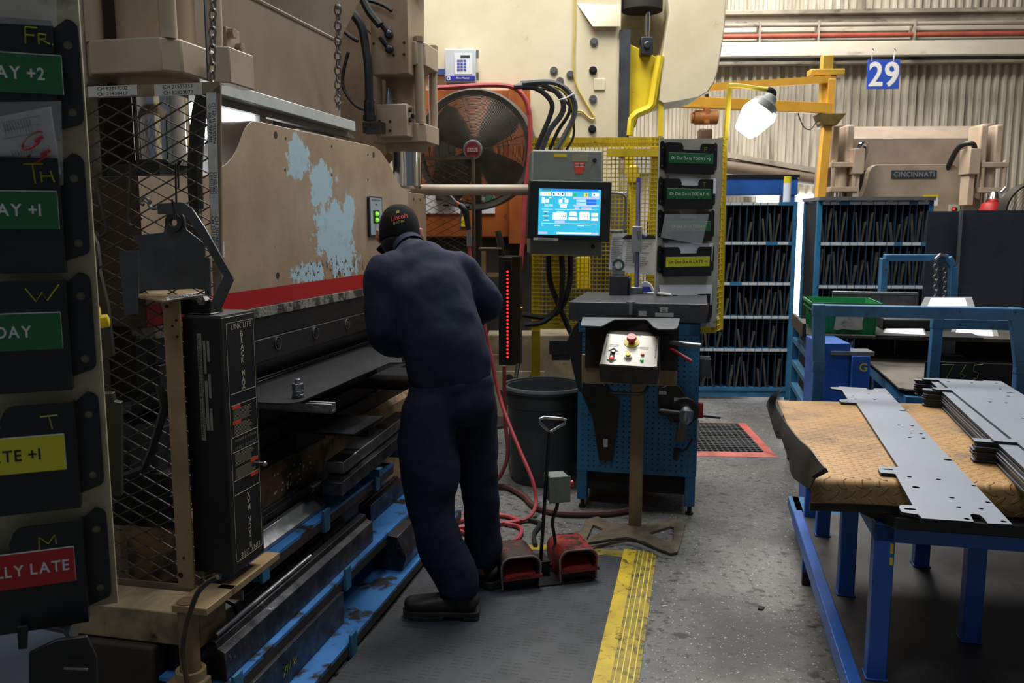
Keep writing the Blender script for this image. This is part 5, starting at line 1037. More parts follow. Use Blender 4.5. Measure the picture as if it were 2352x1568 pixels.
# ================================================================ HOSES ON THE FLOOR
def fz(px, py, z=0.015): return W.hit(px, py, z=z)
m = M(); hy = W.hit
pts = [hy(1108, 730, y=4.75), hy(1128, 820, y=4.75), hy(1150, 920, y=4.72), hy(1188, 1020, y=4.6), hy(1222, 1100, y=4.5), hy(1231, 1150, y=4.45), fz(1222, 1180, 0.03), fz(1200, 1195), fz(1150, 1201), fz(1090, 1208), fz(1040, 1212)]
m.tube(pts, 0.0105, n=8, sm=6); m.build('air_hose', m_hose, label='thin red air hose dropping behind the worker and looping on the floor', cat='hose')
m = M(); m.tube([fz(1000, 1205), fz(1045, 1198), fz(1100, 1186), fz(1160, 1184), (fz(1195, 1198)), fz(1180, 1188), fz(1140, 1180)], 0.0105, n=8, sm=6); m.tube([fz(1040, 1212), fz(1075, 1226), fz(1140, 1248), fz(1180, 1242), fz(1198, 1222), fz(1190, 1208), fz(1160, 1202)], 0.0105, n=8, sm=6); m.build('air_hose', m_hose, label='coil of thin red hose on the floor beside the worker', cat='hose')
m = M(); m.tube([hy(1158, 840, y=4.95), hy(1160, 960, y=4.95), hy(1166, 1040, y=4.9), hy(1150, 1090, y=4.88), fz(1120, 1118), fz(1090, 1122)], 0.012, n=8, sm=6); m.build('air_hose', mat('dark_red_hose', '#7c353a', '#68292e', 9), label='dark red hose hanging left of the waste bin', cat='hose')
m = M(); m.tube([fz(1130, 1114, 0.02), fz(1170, 1120, 0.02), fz(1205, 1140, 0.02), fz(1228, 1162, 0.02), fz(1275, 1176, 0.02), fz(1330, 1180, 0.02), fz(1400, 1178, 0.02), fz(1450, 1170, 0.02)], 0.017, n=8, sm=5); m.build('air_hose', mat('dusty_red_hose', '#5d3733', '#4a2d2a', 9), label='thick dusty red hose lying on the floor under the bench', cat='hose')
m = M(); m.tube([fz(1230, 1252, 0.02), fz(1226, 1225), fz(1240, 1202), fz(1215, 1192)], 0.011, n=8, sm=5); m.build('power_cable', m_rub, label='short black cable behind the left foot pedal', cat='cable')
m = M(); m.tube([hy(1190, 836, y=5.6), hy(1180, 900, y=5.5), hy(1176, 980, y=5.4), hy(1172, 1060, y=5.3), fz(1180, 1096, 0.02)], 0.014, n=8, sm=5); m.build('power_cable', m_rub, label='black cable hanging from the far red light curtain to the floor', cat='cable')
m = M(); m.tube([fz(1352, 1248, 0.03), fz(1420, 1238, 0.03), fz(1450, 1238, .03), fz(1500, 1258, .03), fz(1530, 1268, .03)], 0.007, n=6, sm=5); m.build('power_cable', m_rub, label='thin black cable lying across the pedestal foot plate', cat='cable')
m = M(); m.prism([fz(1742, 1393, 0.0)[:2], fz(1756, 1396, 0)[:2], fz(1750, 1402, 0)[:2], fz(1740, 1400, 0)[:2]], XY, 0.001, 0.006); m.build('debris', m_dark, label='small dark scrap lying on the concrete aisle', cat='scrap')
# ================================================================ MAIN PRESS BRAKE (frame B: x out of the ram face, y along the machine, z up)
PB = thing('press_brake', 'large tan press brake with a red stripe at the left, in front of the worker', 'press brake', B, (0, 1.0, 0))
def ram_mat():
    m = mat('ram_enamel_worn', '#b29b82', '#9f876d', 2.6, rough=0.34, r2=0.42, c3='#52463a', s3=46, lo3=0.69, hi3=0.75); nt = m.node_tree; L = nt.links.new; b = nt.nodes['Principled BSDF']
    src = b.inputs['Base Color'].links[0].from_socket
    tc = nt.nodes.new('ShaderNodeTexCoord'); N = nt.nodes.new
    def noise(sc, det=8, rg=0.65):
        n = N('ShaderNodeTexNoise'); n.inputs['Scale'].default_value = sc; n.inputs['Detail'].default_value = det; n.inputs['Roughness'].default_value = rg; L(tc.outputs['Object'], n.inputs['Vector']); return n.outputs[0]
    def blob(c, r):     # 1 in the middle, 0 beyond r, measured in the ram's own metres
        mp = N('ShaderNodeMapping'); mp.inputs['Location'].default_value = (0, -c[0] / r[0], -c[1] / r[1]); mp.inputs['Scale'].default_value = (0, 1 / r[0], 1 / r[1]); L(tc.outputs['Object'], mp.inputs[0])
        v = N('ShaderNodeVectorMath'); v.operation = 'LENGTH'; L(mp.outputs[0], v.inputs[0]); o = N('ShaderNodeMath'); o.operation = 'SUBTRACT'; o.inputs[0].default_value = 1.0; o.use_clamp = True; L(v.outputs['Value'], o.inputs[1]); return o.outputs[0]
    def mth(op, a, c):
        o = N('ShaderNodeMath'); o.operation = op
        for i, s in enumerate((a, c)):
            if isinstance(s, (int, float)): o.inputs[i].default_value = s
            else: L(s, o.inputs[i])
        return o.outputs[0]
    def rng(a, lo, hi):
        r = N('ShaderNodeMapRange'); r.inputs[1].default_value = lo; r.inputs[2].default_value = hi; L(a, r.inputs[0]); return r.outputs[0]
    def mixc(f, c):
        nonlocal src
        x = N('ShaderNodeMix'); x.data_type = 'RGBA'; L(f, x.inputs[0]); L(src, x.inputs[6]); x.inputs[7].default_value = lin(c); src = x.outputs[2]
    blobs = None
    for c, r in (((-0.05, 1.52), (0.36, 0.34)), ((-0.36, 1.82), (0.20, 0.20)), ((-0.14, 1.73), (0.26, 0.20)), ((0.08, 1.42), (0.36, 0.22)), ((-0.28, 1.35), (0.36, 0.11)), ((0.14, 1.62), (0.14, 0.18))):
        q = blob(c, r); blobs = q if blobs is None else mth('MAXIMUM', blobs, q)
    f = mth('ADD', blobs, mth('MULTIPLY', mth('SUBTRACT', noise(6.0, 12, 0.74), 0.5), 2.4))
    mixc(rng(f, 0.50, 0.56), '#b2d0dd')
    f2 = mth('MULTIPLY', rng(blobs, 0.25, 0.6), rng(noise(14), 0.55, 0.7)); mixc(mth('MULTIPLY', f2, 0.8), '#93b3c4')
    sp = mth('MULTIPLY', rng(noise(38, 4), 0.54, 0.60), blob((-0.05, 1.33), (0.55, 0.11))); mixc(rng(sp, 0.15, 0.3), '#51493f')
    sx = N('ShaderNodeSeparateXYZ'); L(tc.outputs['Object'], sx.inputs[0])
    red = rng(sx.outputs[2], 1.3125, 1.311); mixc(red, '#b01a1c')
    mixc(mth('MULTIPLY', red, rng(noise(30, 5), 0.66, 0.70)), '#4a2320'); mixc(mth('MULTIPLY', red, rng(noise(16, 9, .8), 0.70, 0.72)), '#a9a49c')
    L(src, b.inputs['Base Color']); return m
ram = [(-0.42, 1.242), (-0.42, 1.70), (-0.02, 1.725)] + B.hx([(508, 384), (521, 375), (533, 361), (542, 346), (548, 332), (553, 318), (557, 307), (562, 296), (569, 286), (576, 280), (583, 277)], 0) + [(0.32, 1.945), (1.42, 1.957), (1.50, 1.955), (1.58, 1.94), (1.64, 1.915), (1.70, 1.885), (1.78, 1.83), (1.88, 1.772), (1.98, 1.742), (2.00, 1.74), (2.00, 1.242)]
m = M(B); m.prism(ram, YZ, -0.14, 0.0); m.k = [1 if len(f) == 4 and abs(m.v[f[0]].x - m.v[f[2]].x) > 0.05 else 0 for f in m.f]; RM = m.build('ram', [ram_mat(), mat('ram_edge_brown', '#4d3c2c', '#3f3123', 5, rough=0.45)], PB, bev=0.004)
m = M(B); m.prism([(2.006, 1.25), (2.006, 1.745), (2.30, 1.745), (2.33, 1.70), (2.33, 1.25)], YZ, -0.12, -0.002); e = m.build('ram_ear', m_tan, PB, bev=0.004)
for y, r in ((0.444, 0.013), (0.419, 0.013), (1.478, 0.013)):
    pass
H_ = [(0.444, 1.908, .014), (0.419, 1.356, .013), (1.478, 1.915, .014)] + [(B.hit(p, q, x=0).y, B.hit(p, q, x=0).z, .006) for p, q in ((656, 318), (762, 336), (655, 390), (762, 402), (845, 355), (845, 413))]
for y, z, r in H_:
    m = M(B); m.prism(circ(y, z, r), YZ, 0.0002, 0.0012); m.build('bolt_hole', m_dark, RM)
m = M(B); m.prism(circ(2.1, 1.71, .008), YZ, -0.003, 0.0); m.prism(circ(2.22, 1.71, .008), YZ, -0.003, 0.0); m.build('ear_bolt', m_dark, e)
a = (1.375, 1.556, 1.498, 1.703)
m = M(B); m.prism(rrect(a[0], a[1], a[2], a[3], 0.012), YZ, 0.001, 0.012); gp = m.build('gauge_panel', flat('gauge_panel_black', '#22242a'), PB)
m = M(B); m.prism(rrect(a[0] + .012, a[1] - .012, a[2] + .008, a[3] - .008, 0.01), YZ, 0.012, 0.014); m.build('panel_plate', mat('panel_pale_blue', '#a9b6ba', '#9dabb0', 8, rough=0.4), gp)
m = M(B); m.box(0.014, 0.015, a[0] + .045, a[1] - .05, 1.567, 1.632); m.build('window', m_ink, gp)
for k in range(2):
    m = M(B); m.ball((0.018, (a[0] + a[1]) / 2 - 0.002, 1.614 - k * 0.03), 0.013, 12, (0.6, 1.6, 1)); m.build('green_lamp', flat('lamp_lime', '#7dd23a', emit=0.9), gp)
m = M(B); pn = lambda u, v, w: (w, u, v)
m.text('POSITION', pn, (a[0] + a[1]) / 2, 1.684, 0.0146, h=0.008, width=0.12); m.text('RAM', pn, (a[0] + a[1]) / 2, 1.662, 0.0146, h=0.008); m.text('F', pn, a[0] + .07, 1.538, 0.0146, h=0.01); m.text('R', pn, a[1] - .06, 1.538, 0.0146, h=0.01); m.build('panel_lettering', m_ink, gp)
m = M(B); m.box(-0.07, 0.012, -0.4, 2.3, 1.205, 1.2415); m.build('weld_strip', mat('scraped_weld', '#8f8c86', '#3d3a36', 16, rough=0.6, metal=0.3, lo=0.45, hi=0.55, bump=0.8, bscale=90), PB)
m = M(B); m.box(-0.06, 0.008, -0.4, 2.3, 1.123, 1.205); m.build('upper_clamp', m_steel, PB, bev=0.002)
m = M(B); m.box(-0.06, 0.02, -0.4, 2.3, 1.037, 1.121); cl = m.build('lower_clamp', m_steel, PB, bev=0.002)
for k in range(5):
    y = 0.355 + 0.345 * k
    if k == 0: y = 0.361
    m = M(B); m.cyl((0.0195, y, 1.09), (0.0215, y, 1.09), 0.026, n=20); b_ = m.build('bolt_recess', m_dark, cl)
    m = M(B); m.lathe([(0.0225, 0.0), (0.0265, 0.0), (0.0265, 0.003), (0.0225, 0.003), (0.0225, 0.0)], (0.021, y, 1.09), 20, ax='x'); m.build('bolt_rim', m_bright, cl)
    m = M(B); m.cyl((0.0205, y, 1.088), (0.026, y, 1.088), 0.017, n=6); m.build('clamp_bolt', m_steel2, cl)
m = M(B); m.prism([(-0.05, 1.037), (0.012, 1.037), (0.012, 1.025), (-0.03, 0.985), (-0.075, 0.955), (-0.082, 0.94), (-0.09, 0.955), (-0.085, 1.0), (-0.05, 1.03)], lambda u, v, w: (u, w, v), -0.4, 2.3); m.build('punch', m_steel, PB)
m = M(B); m.prism([(-0.14, 0.78), (0.0, 0.78), (0.0, 0.915), (-0.04, 0.935), (-0.07, 0.932), (-0.083, 0.918), (-0.097, 0.932), (-0.14, 0.932)], lambda u, v, w: (u, w, v), -0.4, 2.3); m.build('die', m_steel2, PB)
m = M(B); m.box(-0.20, 0.045, -0.42, 2.4, 0.71, 0.78); m.build('die_holder', mat('die_holder_black', '#2a2a2c', '#1e1e20', 7, rough=0.5, metal=0.5), PB, bev=0.003)
for y in (0.55, 1.32):
    m = M(B); m.box(0.0, 0.055, y, y + 0.02, 0.72, 0.92); m.build('support_rail', m_steel, PB)
m = M(B); m.prism(circ(0.40, 0.675, 0.016), YZ, 0.062, 0.064); m.build('bed_hole', m_dark, PB)
m = M(B); m.box(-0.20, 0.06, -0.42, 2.4, 0.60, 0.71); m.build('bed_rail', mat('bed_rail_black', '#28282a', '#1c1c1e', 5, rough=0.5, metal=0.4), PB, bev=0.002)
def bed_mat():
    return mat('bed_tan_worn', '#8f7350', '#6c573e', 4, rough=0.55, c3='#3f3d3c', s3=7, lo3=0.50, hi3=0.60)
m = M(B); m.prism([(-0.12, 0.03), (0.085, 0.03), (0.085, 0.615), (0.065, 0.64), (-0.12, 0.64)], lambda u, v, w: (u, w, v), -0.42, 2.45); bd = m.build('bed', bed_mat(), PB, bev=0.003)
m = M(B)
for k in range(26): 
    y = 0.16 + R.random() * 0.35; z = 0.52 + R.random() * 0.1; s = R.uniform(0.004, 0.011); m.box(0.0855, 0.0863, y, y + s * 1.4, z, z + s)
m.build('paint_chips', m_white, bd)
# side frames, crossbeam
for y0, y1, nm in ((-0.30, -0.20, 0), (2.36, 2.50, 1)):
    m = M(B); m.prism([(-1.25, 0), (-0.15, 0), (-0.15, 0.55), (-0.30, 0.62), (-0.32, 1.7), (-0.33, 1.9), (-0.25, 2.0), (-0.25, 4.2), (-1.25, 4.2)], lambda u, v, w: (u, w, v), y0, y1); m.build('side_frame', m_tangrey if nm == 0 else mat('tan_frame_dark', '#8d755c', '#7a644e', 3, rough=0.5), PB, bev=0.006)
m = M(B); m.box(-0.19, -0.15, -0.2, 1.42, 2.06, 2.46); m.build('crossbeam_panel', mat('crossbeam_tan', '#8d7a67', '#7c6a58', 3, rough=0.42, stretch=(1, 1, .4)), PB)
m = M(B); m.add([(-0.15, -0.2, 2.46), (-0.15, 1.42, 2.46), (0.10, 1.60, 3.05), (0.10, -0.2, 3.05), (-0.19, -0.2, 2.46), (-0.19, 1.42, 2.46), (0.06, 1.60, 3.05), (0.06, -0.2, 3.05)], [(0, 1, 2, 3), (7, 6, 5, 4), (0, 4, 5, 1), (2, 6, 7, 3), (0, 3, 7, 4), (1, 5, 6, 2)]); m.build('crossbeam_hood', mat('hood_tan', '#9b8874', '#8d7a67', 2, rough=0.42), PB)
m = M(B); m.tube([(-0.148, -0.15, 2.468), (-0.148, 1.41, 2.468)], 0.008, n=6); m.build('weld_seam', m_tan, PB)
m = M(B); m.box(-0.80, -0.76, 1.0, 2.36, 2.30, 3.4); m.box(-0.62, -0.58, 1.6, 2.30, 1.9, 2.4); m.build('cavity_shade_back', m_dark, PB)  # dark sheets added so the cavity reads as shaded
m = M(B); m.box(-0.09, -0.02, 0.0, 1.30, 2.012, 2.060); m.build('top_rail', mat('pale_alu_rail', '#cdd4d6', '#bcc4c7', 5, rough=0.35, metal=0.2), PB, bev=0.003)
m = M(B); m.prism([(0.0, 1.985), (1.36, 1.985), (1.40, 1.99), (1.30, 2.012), (0.0, 2.012)], YZ, -0.09, -0.06); m.build('rail_backing', mat('rail_backing_grey', '#4f4a44', '#5e5850', 16, rough=0.5), PB)
m = M(B); m.prism([(0.95, 1.90), (1.52, 1.90), (1.50, 1.966), (1.36, 1.99), (0.95, 1.99)], YZ, -0.20, -0.15); m.build('ram_back_strip', mat('bright_back_strip', '#b9bdbd', '#8c8d8b', 9, rough=0.35, metal=0.3), PB)
# added glow behind the ram, for the white light in the gap
wa, wb_ = B.hit(440, 292, y=0.42), B.hit(575, 215, y=0.42)
t = thing('added_glow', 'added white glow panel standing behind the near end of the ram', 'lamp', B, ((wa.x + wb_.x) / 2, 0.45, 0))
m = M(B); m.box(-0.25, -0.22, 0.05, 0.95, 1.90, 1.995); m.build('tube', flat('ram_gap_glow', '#f3fbff', emit=5.0), t)
m = M(B); m.box(wa.x, wb_.x, 0.42, 0.45, wa.z - 0.1, wb_.z - 0.02); m.build('glow_panel', flat('ram_gap_glow', '#f3fbff'), t)
m = M(B); m.box(-0.27, -0.25, 0.05, 0.95, 1.89, 2.0); m.box(wa.x - .02, wb_.x + .02, 0.45, 0.5, wa.z - 0.12, wb_.z); m.cyl((wa.x + .1, 0.47, 0), (wa.x + .1, 0.47, wa.z - .1), 0.02)
m.build('stand', m_grey, t)
# bolts on the near end of the panel
for px, py, mt in ((513, 78, m_tan), (532, 112, m_tan), (533, 152, m_blk)):
    q = B.hit(px, py, x=-0.15); m = M(B); m.cyl((-0.15, q.y, q.z), (-0.10, q.y, q.z), 0.02, n=6); m.build('panel_bolt', mt, PB, bev=0.002)
a, b = B.hit(505, 60, x=-0.15), B.hit(541, 180, x=-0.15); m = M(B); m.box(-0.15, -0.125, a.y, b.y, b.z, a.z); m.build('bolt_plate', m_tanlit, PB, bev=0.003)
# hydraulic cylinders
def cylinder(cx, cy, zb, rod_z, near):
    t = M
    m = M(B); ch = 0.045; w = 0.165; pl = [(cx - w + ch, cy - w), (cx + w - ch, cy - w), (cx + w, cy - w + ch), (cx + w, cy + w - ch), (cx + w - ch, cy + w), (cx - w + ch, cy + w), (cx - w, cy + w - ch), (cx - w, cy - w + ch)]
    m.prism(pl, XY, zb, zb + (0.10 if near else 0.105)); m.build('cylinder_head', m_tanlit, PB, bev=0.006)
    m = M(B); m.lathe([(0.0, zb - 0.045), (0.118, zb - 0.045), (0.125, zb - 0.03), (0.125, zb), (0, zb)], (cx, cy, 0), 32); m.build('gland_ring', m_tan, PB)
    m = M(B); m.lathe([(0, rod_z - 0.015), (0.075, rod_z - 0.015), (0.087, rod_z), (0.087, zb - 0.03), (0, zb - 0.03)], (cx, cy, 0), 40); m.build('piston_rod', m_chrome, PB)
    top = zb + 0.43 if not near else zb + 1.2
    m = M(B); m.cyl((cx, cy, zb + 0.1), (cx, cy, top), 0.118, n=32); m.build('cylinder_barrel', m_tan, PB)
    for sx in (-1, 1):
        for sy in (-1, 1):
            m = M(B); m.cyl((cx + sx * 0.128, cy + sy * 0.128, zb + 0.1), (cx + sx * 0.128, cy + sy * 0.128, top + 0.12), 0.026, n=14); m.build('tie_rod', m_tanlit, PB)
    if not near:
        m = M(B); m.prism(pl, XY, top, top + 0.13); m.build('cylinder_cap', m_tanlit, PB, bev=0.006)
        for sx in (-1, 1):
            for sy in (-1, 1):
                m = M(B); m.cyl((cx + sx * 0.128, cy + sy * 0.128, top + 0.13), (cx + sx * 0.128, cy + sy * 0.128, top + 0.16), 0.032, n=6); m.build('tie_nut', m_tan, PB)
NC = (-0.063, -0.20); zb_ = B.hit(330, 165, y=NC[1] - 0.165).z
cylinder(NC[0], NC[1], zb_, 1.76, True)
m = M(B); m.box(NC[0] - 0.12, NC[0] + 0.06, NC[1] - 0.11, NC[1] + 0.11, 1.70, 1.745); m.build('rod_foot', m_dark, PB)
m = M(B); a = B.hit(488, 105, y=-0.22); b = B.hit(522, 188, y=-0.22); m.prism([(a.x, -0.22), (b.x, -0.2), (b.x + 0.0, -0.05), (a.x, -0.05)], XY, b.z, a.z); m.build('cylinder_bracket', m_tanlit, PB, bev=0.004)
FC = (-0.088, 2.24); zf = B.hit(960, 325, y=FC[1] - 0.165).z
cylinder(FC[0], FC[1], zf, 1.79, False)
P2 = lambda px, py, y: B.hit(px, py, y=y)
a, b = P2(862, 240, 1.98), P2(935, 312, 1.98); m = M(B); m.box(a.x, b.x, 1.98, 2.14, b.z, a.z); vb = m.build('valve_block', m_tanlit, PB, bev=0.004)
for px, py in ((872, 279), (896, 279), (872, 300), (896, 300)):
    q = P2(px, py, 1.979); m = M(B); m.prism(circ(q.x, q.z, 0.008), XZ, 1.977, 1.979); m.build('bolt_socket', m_dark, vb)
for k, z in enumerate((0.03, 0.06, 0.085)):
    m = M(B); m.cyl((b.x, 2.02 + 0.04 * (k % 2), a.z - z), (b.x + 0.015, 2.02 + 0.04 * (k % 2), a.z - z), 0.014, n=8); m.build('port_plug', m_blk, vb)
q = P2(892, 238, 2.05); m = M(B); m.lathe([(0, 0), (0.026, 0), (0.026, 0.02), (0.02, 0.035), (0.022, 0.055), (0.012, 0.08), (0.004, 0.1), (0, 0.1)], (q.x, 2.06, a.z), 14); m.build('relief_valve', m_galv, PB)
a, b = P2(850, 15, 2.0), P2(950, 168, 2.0); c = P2(960, 175, 2.12)
m = M(B); m.box(a.x, b.x - 0.03, 2.0, 2.3, b.z, a.z + 0.2); mv = m.build('manifold', m_tan, PB, bev=0.004)
for px, py in ((928, 98), (928, 125), (904, 127), (858, 100)):
    q = P2(px, py, 1.999); m = M(B); m.prism(circ(q.x, q.z, 0.008), XZ, 1.997, 1.999); m.build('bolt_socket', m_dark, mv)
m = M(B); m.cyl((a.x + 0.19, 2.2, a.z + 0.12), (a.x + 0.19, 2.2, a.z + 0.9), 0.13, n=28); m.build('prefill_body', m_tan, PB)
for px, py in ((892, 78), (893, 112)):
    q = P2(px, py, 1.98); m = M(B); m.ball((q.x, 1.985, q.z), 0.026, 12); m.tube([(q.x, 1.985, q.z), P2(px - 20, py - 28, 1.95)], 0.016, n=8); m.build('hose_fitting', m_steel2, PB)
hs = [((873, 58), (850, 30), (838, 8), (825, -20)), ((808, 28), (830, 60), (840, 110), (846, 160), (848, 235)), ((900, 25), (880, 12), (850, 2), (810, 0), (795, 20), (785, 60), (800, 80), (822, 95)), ((845, 255), (815, 240), (790, 205), (788, 170), (800, 120)), ((880, 105), (850, 75), (825, 50))]
for k, h in enumerate(hs):
    m = M(B); m.tube([P2(p, q, 1.9 + 0.03 * k) for p, q in h], (0.022, 0.025, 0.011, 0.010, 0.005)[k], n=8, sm=5); m.build('hydraulic_hose', m_rub, PB)
q = P2(848, 240, 1.93); m = M(B); m.cyl((q.x, 1.93, q.z + 0.02), (q.x, 1.93, q.z - 0.06), 0.03, n=12); m.cyl((q.x, 1.93, q.z - 0.06), (q.x, 1.93, q.z - 0.09), 0.036, n=6); m.box(q.x - 0.03, q.x + 0.08, 1.9, 1.97, q.z - 0.16, q.z - 0.10); m.build('hose_coupling', m_steel2, PB)
# chains hanging at the machine
m = chain(B, (0.10, -0.4, B.hit(487, 190, y=-0.4).z), (0.115, -0.4, 3.0), 0.034, 0.0042, 6); 
q0, q1 = B.hit(487, 186, y=-0.4), B.hit(490, -40, y=-0.4)
m = chain(B, q0, q1, 0.032, 0.0042); m.build('lifting_chain', m_screw, label='steel chain hanging beside the near hydraulic cylinder', cat='chain')
q0, q1 = B.hit(776, 252, x=-0.10), B.hit(776, 15, x=-0.0)
m = chain(B, q0, q1, 0.045, 0.005); m.mi = 1; m.ball(q1, 0.014, 8); m.build('lifting_chain', [m_screw, m_screw], label='steel chain hanging in front of the crossbeam near the black hoses', cat='chain')
m = M(B); a, b = B.hit(468, -30, y=-0.37), B.hit(481, 187, y=-0.37); m.box(a.x, b.x, -0.375, -0.365, b.z, a.z); m.build('flat_strap', mat('blue_grey_strap', '#39414b', '#2e353d', 6, rough=0.5), label='dark blue grey strap hanging beside the near chain', cat='strap')
# work plate, slide bar and bolt on the die
m = M(B); pl = [(-0.02, -0.06), (0.24, -0.06)] + arc(0.24, 0.0, 0.06, 270, 360, 5) + [(0.30, 0.86), (0.43, 0.90), (0.43, 1.30), (-0.02, 1.30)]
m.prism(pl, XY, 0.938, 0.943); m.build('work_sheet', mat('oily_sheet', '#44464a', '#35373b', 3, rough=0.38, r2=0.5, metal=0.75), label='dark flat steel sheet lying on the die of the press brake', cat='sheet')
m = M(B); m.box(0.0, 0.40, 0.02, 0.028, 0.895, 0.93); m.box(0.0, 0.40, 0.05, 0.058, 0.895, 0.93); m.box(0.0, 0.40, 0.02, 0.058, 0.895, 0.905); m.build('grooved_bar', m_bright, label='bright grooved steel bar sticking out under the dark sheet', cat='bar', bev=0.002)
q = B.hit(685, 912, z=0.943)
m = M(B); m.mi = 0; m.cyl((q.x, q.y, 0.944), (q.x, q.y, 0.956), 0.022, n=20); m.cyl((q.x, q.y, 0.957), (q.x, q.y, 0.968), 0.020, n=20); m.cyl((q.x, q.y, 0.968), (q.x, q.y, 0.994), 0.021, n=6); m.cyl((q.x, q.y, 0.994), (q.x, q.y, 1.01), 0.010, n=12); m.build('stud_nut', m_bright, label='bright nut and washers standing on the dark sheet', cat='nut', bev=0.0015)
m = M(B); m.box(0.07, 0.36, 0.30, 0.62, 0.742, 0.752); m.build('support_shelf', m_steel, label='lower dark steel shelf plate under the grooved bar', cat='plate')
m = M(B); m.box(0.065, 0.34, 0.50, 0.56, 0.69, 0.738); m.box(0.065, 0.10, 0.34, 0.6, 0.65, 0.738); m.build('shelf_bracket', m_blk, label='black bracket carrying the lower dark shelf plate', cat='bracket')
m = M(B); m.box(0.06, 0.34, 0.95, 1.5, 0.80, 0.81); m.build('support_shelf', m_steel, label='far dark steel shelf plate beside the worker', cat='plate')
# ---------------------------------------------------------------- tool rack under the bed
TR = thing('tool_rack', 'blue three step tool rack under the press brake bed', 'rack', B, (0.3, 0.3, 0.014))
m_tb = mat('tool_rack_blue', '#4180c4', '#3672b2', 4, rough=0.45, c3='#24201f', s3=5, lo3=0.56, hi3=0.62)
m_tbe = mat('tool_rack_end_blue', '#2d6f95', '#26607f', 8, rough=0.5, c3='#1f2a30', s3=20, lo3=0.66, hi3=0.72)
trays = ((0.10, 0.275, -0.30, 0.95, 0.45), (0.13, 0.365, -0.64, 1.25, 0.235), (0.15, 0.46, -1.20, 1.45, 0.07))
for k, (xa_, xb_, ya, yb_, z) in enumerate(trays):
    m = M(B); m.box(xa_, xb_, ya, yb_, z - 0.012, z); ty = m.build('tray', m_tb, TR)
    m = M(B); m.box(xb_ - 0.006, xb_, ya, yb_, z - 0.045, z - 0.012); m.build('front_lip', mat('lip_dark', '#38302c', '#2c2624', 6, rough=0.6), ty)
    for y in (ya + 0.0, (ya + yb_) / 2 - 0.15, yb_ - 0.25):
        m = M(B); m.box(xb_ - 0.0, xb_ + 0.012, y, y + 0.05, z - 0.06, z + 0.028); m.box(xa_ + 0.03, xb_ + 0.006, y, y + 0.05, z - 0.055, z - 0.013); m.build('tray_bracket', m_tbe, ty, bev=0.003)
for y in (-0.28, 0.55, 1.15):
    m = M(B); m.box(0.092, 0.13, y, y + 0.05, 0.015, 0.44); m.build('upright', m_tbe, TR)
    m = M(B); m.box(0.13, 0.44, y, y + 0.05, 0.015, 0.056); m.build('foot_rail', m_tbe, TR)
def die(name, xs, ys, z, mt, label, group=None, prof=None):
    m = M(B)
    if prof: m.prism(prof, lambda u, v, w: (xs[0] + u, w, z + v), ys[0], ys[1])
    else: m.box(xs[0], xs[1], ys[0], ys[1], z, z + 0.05)
    return m.build(name, mt, label=label, cat='die', group=group, bev=0.002)
Vp = lambda w, h: [(0, 0), (w, 0), (w, h), (w * .68, h), (w * .5, h * .72), (w * .32, h), (0, h)]
die('die_bar', (0.115, 0), (-0.28, 0.42), 0.452, m_steel2, 'dark V die bar at the back of the top tray', prof=Vp(0.05, 0.075))
die('die_bar', (0.175, 0), (-0.29, 0.30), 0.452, m_bright, 'bright stepped die bar at the front of the top tray', prof=[(0, 0), (0.06, 0), (0.06, 0.012), (0.035, 0.03), (0.02, 0.05), (0, 0.05)])
seg = [(0, 0), (0.10, 0), (0.115, 0.06), (0.095, 0.12), (0.06, 0.135), (0.0, 0.11)]
for k in range(5):
    y = -0.60 + 0.215 * k
    o = die('punch_segment', (0.138, 0), (y, y + 0.20), 0.237, m_blk, 'black punch segment, %s from the near end of the middle tray' % ('first', 'second', 'third', 'fourth', 'fifth')[k], 'black punch segments on the middle tray', prof=seg)
die('punch_bar', (0.265, 0), (-0.62, 0.52), 0.237, m_steel2, 'long dark punch bar with a bright top at the front of the middle tray', prof=[(0, 0), (0.075, 0), (0.075, 0.085), (0.05, 0.095), (0.045, 0.115), (0.02, 0.118), (0.012, 0.09), (0, 0.085)])
m = M(B); m.cyl((0.298, -0.60, 0.362), (0.298, 0.02, 0.362), 0.0075, n=10); m.build('guide_rod', m_bright, label='bright round rod lying along the long punch bar', cat='rod')
die('channel_bar', (0.285, 0), (-1.05, 0.12), 0.072, m_steel2, 'long grey steel channel on the lowest tray with yellow marks', prof=[(0, 0), (0.095, 0), (0.095, 0.12), (0.08, 0.12), (0.08, 0.03), (0.015, 0.03), (0.015, 0.12), (0, 0.12)])
m = M(B)
for k, st in enumerate(([(0, 0), (.02, .03)], [(.025, 0), (.03, .03), (.04, 0.005), (.05, .03)], [(.07, 0), (.07, .03), (.09, .025), (.07, .012), (.09, 0)])): m.tube([(0.381, -0.36 + p[0], 0.11 + p[1]) for p in st], 0.0012, n=4)
m.build('marker_scrawl', m_chalk, label='yellow marker scrawl on the side of the long grey channel', cat='marking')
die('die_block', (0.30, 0), (0.62, 0.84), 0.072, m_steel2, 'grey angled die block at the far end of the lowest tray', prof=[(0, 0), (0.13, 0), (0.15, 0.06), (0.11, 0.15), (0.02, 0.16), (0, 0.10)])
die('die_bar', (0.19, 0), (0.72, 1.18), 0.237, m_steel2, 'short dark die bar at the far end of the middle tray', prof=Vp(0.06, 0.08))
m = M(B); m.bar((0.25, 0.36, 0.595), (0.215, 1.25, 0.605), 0.075, 0.05); m.build('die_bar', m_bright, label='bright heavy die bar resting high beside the worker, upper of the pair', cat='die', bev=0.004)
m = M(B); m.bar((0.275, 0.27, 0.535), (0.24, 1.2, 0.545), 0.085, 0.055); m.cyl((0.215, 0.2, 0.55), (0.215, 0.30, 0.55), 0.018, n=14); m.build('die_bar', m_steel2, label='dark heavy die bar beside the worker, lower of the pair', cat='die', bev=0.004)
